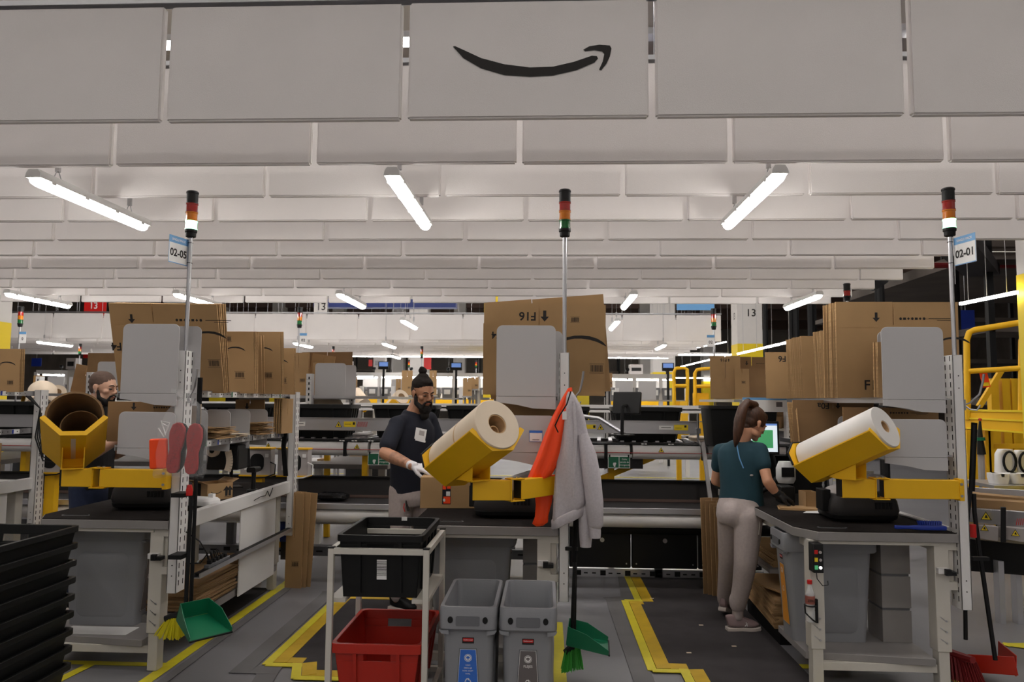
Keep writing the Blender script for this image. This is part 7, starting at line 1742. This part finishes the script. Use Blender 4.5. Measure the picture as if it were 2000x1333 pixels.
g = MB(L0); hand(g, wR, (.9, .15, -.3), (0, .3, -1), -1, (16, 26, 20), .92, .003); g.cap(wR-(wR-eR).normalized()*.01, .032, wR+Vector((.03, .005, -.01)), .032, 12); g.build('glove', 'glove_black', wm, remesh=.0045, msmooth=2)
m = MB(L0)
def S(z, a, b, dx=0, dy=0, pw=.92, tl=0): return ((TC.x+dx, TC.y+dy, z), az, a, b, tl, pw)
loft(m, [S(.815, .160, .13, .0, .01, tl=.035), S(.90, .158, .125, .0, .01), S(1.0, .150, .115), S(1.1, .155, .115), S(1.2, .168, .11), S(1.26, .160, .10), S(1.30, .12, .08), S(1.335, .066, .062, .006, 0, 1, .006)])
limb(m, [(sR, .058), (sR.lerp(eR, .35), .056), (sR.lerp(eR, .48), .055)]); limb(m, [(sL, .058), (sL.lerp(eL, .5), .053)]); limb(m, [(nb+Vector((0, 0, -.03)), .058), (sR+Vector((0, 0, .006)), .052)]); limb(m, [(nb+Vector((0, 0, -.03)), .058), (sL+Vector((0, 0, .006)), .052)])
m.build('tshirt', 'cloth_teal', wm, remesh=.008, msmooth=12)
p0 = at(1443, 862, 5.33); m = MB(L0); m.tube([at(1437, 856, 5.34), at(1440, 875, 5.325), at(1444, 895, 5.315), at(1452, 915, 5.31)], .0042, 6); m.build('lanyard', 'blue_light', wm)
m = MB(L0); m.tube([at(1433, 852, 5.36), at(1438, 858, 5.34), at(1441, 868, 5.33)], .007, 6); m.build('lanyard_buckle', 'black', wm)
m = MB(L0); m.ball(at(1468, 929, 5.31), (.012, .005, .008), 10); m.build('round_tag', 'light_plastic', wm)
m = MB(L0)
HT = (hipR+hipL)/2
loft(m, [((HT.x, HT.y, .74), az, .15, .125, 0, .95), ((HT.x, HT.y, .80), az, .168, .14, 0, .95), ((HT.x, HT.y, .87), az, .160, .128, 0, .95), ((TC.x, TC.y, .95), az, .145, .11, 0, .95)])
limb(m, [(hipR+Vector((0, -.01, 0)), .098), (hipR.lerp(knR, .5), .092), (knR, .080), (knR.lerp(anR, .5), .066), (anR+Vector((0, 0, .05)), .058)]); limb(m, [(hipL, .098), (hipL.lerp(knL, .5), .086), (knL, .074), (anL+Vector((0, 0, .03)), .052)])
m.cap(anR+Vector((0, 0, .045)), .055, anR+Vector((0, 0, .075)), .064, 12)
m.ball((HT.x-.055, HT.y-.065, .82), (.085, .08, .10), 14); m.ball((HT.x+.05, HT.y-.045, .82), (.085, .08, .10), 14)
m.build('trousers', 'cloth_grey', wm, remesh=.009, msmooth=14)
m = MB(L0); m.tube([at(1480, 1002, 5.30), at(1484, 1025, 5.29), at(1482, 1045, 5.29)], .003, 6); m.build('pocket_seam', 'white_paint', wm)
shoe(wm, (anR.x+.0, anR.y-.0, .005), 6, .92, 'shoe_mauve', 'shoe_sole', 0, 'white'); shoe(wm, (anL.x-.0, anL.y-.02, .035), 62, .9, 'shoe_mauve', 'shoe_sole', -18)
m = MB(L0); m.cap(anR+Vector((0, 0, -.03)), .037, anR+Vector((0, 0, .05)), .04, 12); m.cap(anL+Vector((0, 0, -.03)), .037, anL+Vector((0, 0, .05)), .04, 12); m.build('cuff', 'cloth_grey', wm)
G = L0 @ MH @ Matrix.Scale(.95, 4)
m = MB(G); m.ball((0, -.020, .045), (.0815, .100, .088), 22); m.ball((0, -.05, -.005), (.070, .058, .066), 16); m.ball((0, -.058, -.05), (.050, .040, .045), 14); m.ball((0, .035, .075), (.060, .052, .045), 14)
for q in (-1, 1): m.ball((q*.066, .018, .025), (.012, .035, .045), 10)
m.build('hair', 'hair_brown', wm, remesh=.005, msmooth=3)
q0 = MH @ Vector((0, -.085, .115))
m = MB(L0); m.tube([MH @ Vector((0, -.05, .12)), at(1459, 787, 5.36), at(1451, 797, 5.34), at(1445, 820, 5.33), at(1441, 845, 5.33), at(1438, 862, 5.33), at(1436, 874, 5.33)], [.032, .028, .035, .040, .034, .022, .006], 14); m.build('ponytail', 'hair_brown', wm, ang=80)
m = MB(L0); cc = at(1461, 785, 5.37); m.ball(cc, (.02, .02, .026), 12); m.build('scrunchie', 'black', wm)

# ---------------------------------------------------------------- bald man
bm_ = thing('person', 'man with shaved head and beard in a black printed t-shirt behind the left yellow trough', 'person', (-3.45, 5.62, 0))
L0 = mw(bm_).inverted(); az = 8
HC = at(202, 758, 5.60); MH = hframe(HC, -4, -6, 0); TC = at(185, 860, 5.62)
sR = at(185, 828, 5.45); sL = Vector((TC.x+.02, TC.y+.18, sR.z)); eR = at(168, 893, 5.36); wR = at(232, 858, 5.36); eL = Vector((TC.x+.05, TC.y+.2, 1.15)); wL = Vector((TC.x+.32, TC.y+.12, 1.25))
body = MB(L0); head(body, MH, 1.05); nk = MH @ Vector((0, -.03, -.08)); nb = Vector((TC.x-.01, TC.y, 1.50)); body.cap(nk, .060, nb, .066, 14)
limb(body, [(nb, .06), (Vector((TC.x, TC.y, 1.2)), .1), (Vector((TC.x, TC.y, .95)), .1)]); limb(body, [(sR, .05), (eR, .046)]); limb(body, [(eR, .048), (eR.lerp(wR, .35), .046), (wR, .032)]); limb(body, [(sL, .05), (eL, .046), (wL, .032)])
hand(body, wR, (.9, .1, .2), (0, .8, -.3), -1, (20, 36, 24)); hand(body, wL, (.9, -.1, .1), (0, -.8, -.3), 1, (20, 36, 24))
hipR, hipL = Vector((TC.x-.02, TC.y-.09, .92)), Vector((TC.x-.02, TC.y+.09, .92))
limb(body, [(hipR, .07), (hipR+Vector((.02, 0, -.42)), .05), (hipR+Vector((-.02, 0, -.82)), .035)]); limb(body, [(hipL, .07), (hipL+Vector((.04, 0, -.42)), .05), (hipL+Vector((.02, 0, -.82)), .035)])
body.build('body', 'skin_pale', bm_, remesh=.0055, msmooth=3); face_parts(bm_, MH, 1.05, 'skin_pale')
G = L0 @ MH @ Matrix.Scale(1.05, 4)
m = MB(G); m.ball((0, -.016, .044), (.0765, .0955, .0815), 22); m.ball((0, -.05, .0), (.066, .052, .062), 14); m.build('cropped_hair', 'hair_stubble', bm_, remesh=.005, msmooth=3)
m = MB(G); m.ball((0, .048, -.100), (.044, .040, .036), 14)
for q in (-1, 1): m.cap((q*.067, .008, -.025), .010, (q*.060, .018, -.07), .014, 10); m.cap((q*.060, .018, -.07), .016, (q*.03, .058, -.10), .02, 10); m.cap((q*.006, .094, -.047), .006, (q*.028, .084, -.055), .007, 8); m.cap((q*.028, .084, -.055), .007, (q*.034, .07, -.09), .012, 8)
m.build('beard', 'beard', bm_, remesh=.005, msmooth=2)
m = MB(G)
for z, r0 in ((-.032, .006), (-.042, .006), (-.02, .005)): m.tube([(.084, -.006+r0*math.cos(t), z+r0*math.sin(t)) for t in [k*math.pi/4 for k in range(9)]], .0016, 5)
m.build('earrings', 'steel', bm_)
m = MB(L0)
def S(z, a, b, dx=0, dy=0, pw=.9, tl=0): return ((TC.x+dx, TC.y+dy, z), az, a, b, tl, pw)
loft(m, [S(.90, .165, .13), S(1.0, .17, .135), S(1.1, .175, .13), S(1.22, .19, .13), S(1.34, .20, .125), S(1.42, .19, .11), S(1.48, .15, .09), S(1.525, .085, .075, -.005), S(1.54, .075, .07, -.005)])
limb(m, [(sR, .075), (sR.lerp(eR, .62), .068)]); limb(m, [(sL, .075), (sL.lerp(eL, .6), .066)])
ts = m.build('tshirt', 'cloth_black', bm_, remesh=.008, msmooth=5)
pr_ = at(219, 838, 5.40); pr_ = Vector((TC.x+.075, 5.43, 1.37)); m = MB(L0); FB = fr(pr_, (.96, .28, -.05), (.05, .1, 1)); text(m, 'FISHER', .045, FB, bold=.02); text(m, '02', .03, off(FB, 0, -.09), bold=.02); m.build('chest_print', 'white', bm_)
m = MB(L0); loft(m, [S(.80, .15, .125), S(.88, .165, .135), S(.97, .16, .12)]); limb(m, [(hipR, .095), (hipR+Vector((.02, 0, -.42)), .075), (hipR+Vector((-.02, 0, -.78)), .06)]); limb(m, [(hipL, .095), (hipL+Vector((.04, 0, -.42)), .075), (hipL+Vector((.02, 0, -.78)), .06)]); m.build('jeans', 'denim', bm_, remesh=.009, msmooth=5)
for h_ in (hipR, hipL): shoe(bm_, (h_.x-.0, h_.y, .005), 0, 1.0, 'black', 'shoe_sole')

# joined pieces too small to pick apart one by one
for o in bpy.data.objects:
    n = o.name.split('.')[0]
    if n in ('slot_holes', 'rivet_hole', 'rail_slots', 'tread_grooves', 'bolt_hole', 'panel_bolt', 'keys', 'vent', 'laces', 'clip', 'suspension_wire', 'height_bolt', 'pole_clamp', 'bristle_tufts', 'ribs', 'bars', 'print', 'sticker_print', 'red_stripes', 'white_sticker', 'yellow_sticker', 'collar_lug', 'collar_hole', 'bolt', 'flange_bolt', 'mounting_bracket', 'hanger', 'foot', 'cable_tie', 'cables', 'side_stripes', 'beam', 'duct', 'rack_post', 'frame_rail', 'tote_support', 'inset', 'cuff', 'earrings', 'label_print', 'sign_print', 'green_field', 'hanging_clip', 'faded_temple', 'floor_tape', 'stand', 'lettering', 'chest_print', 'clamp_jaw'): o['kind'] = 'stuff'
for o in bpy.data.objects:
    l = o.get('label', '')
    if len(l.split()) > 16: print('LONGLABEL', len(l.split()), l)
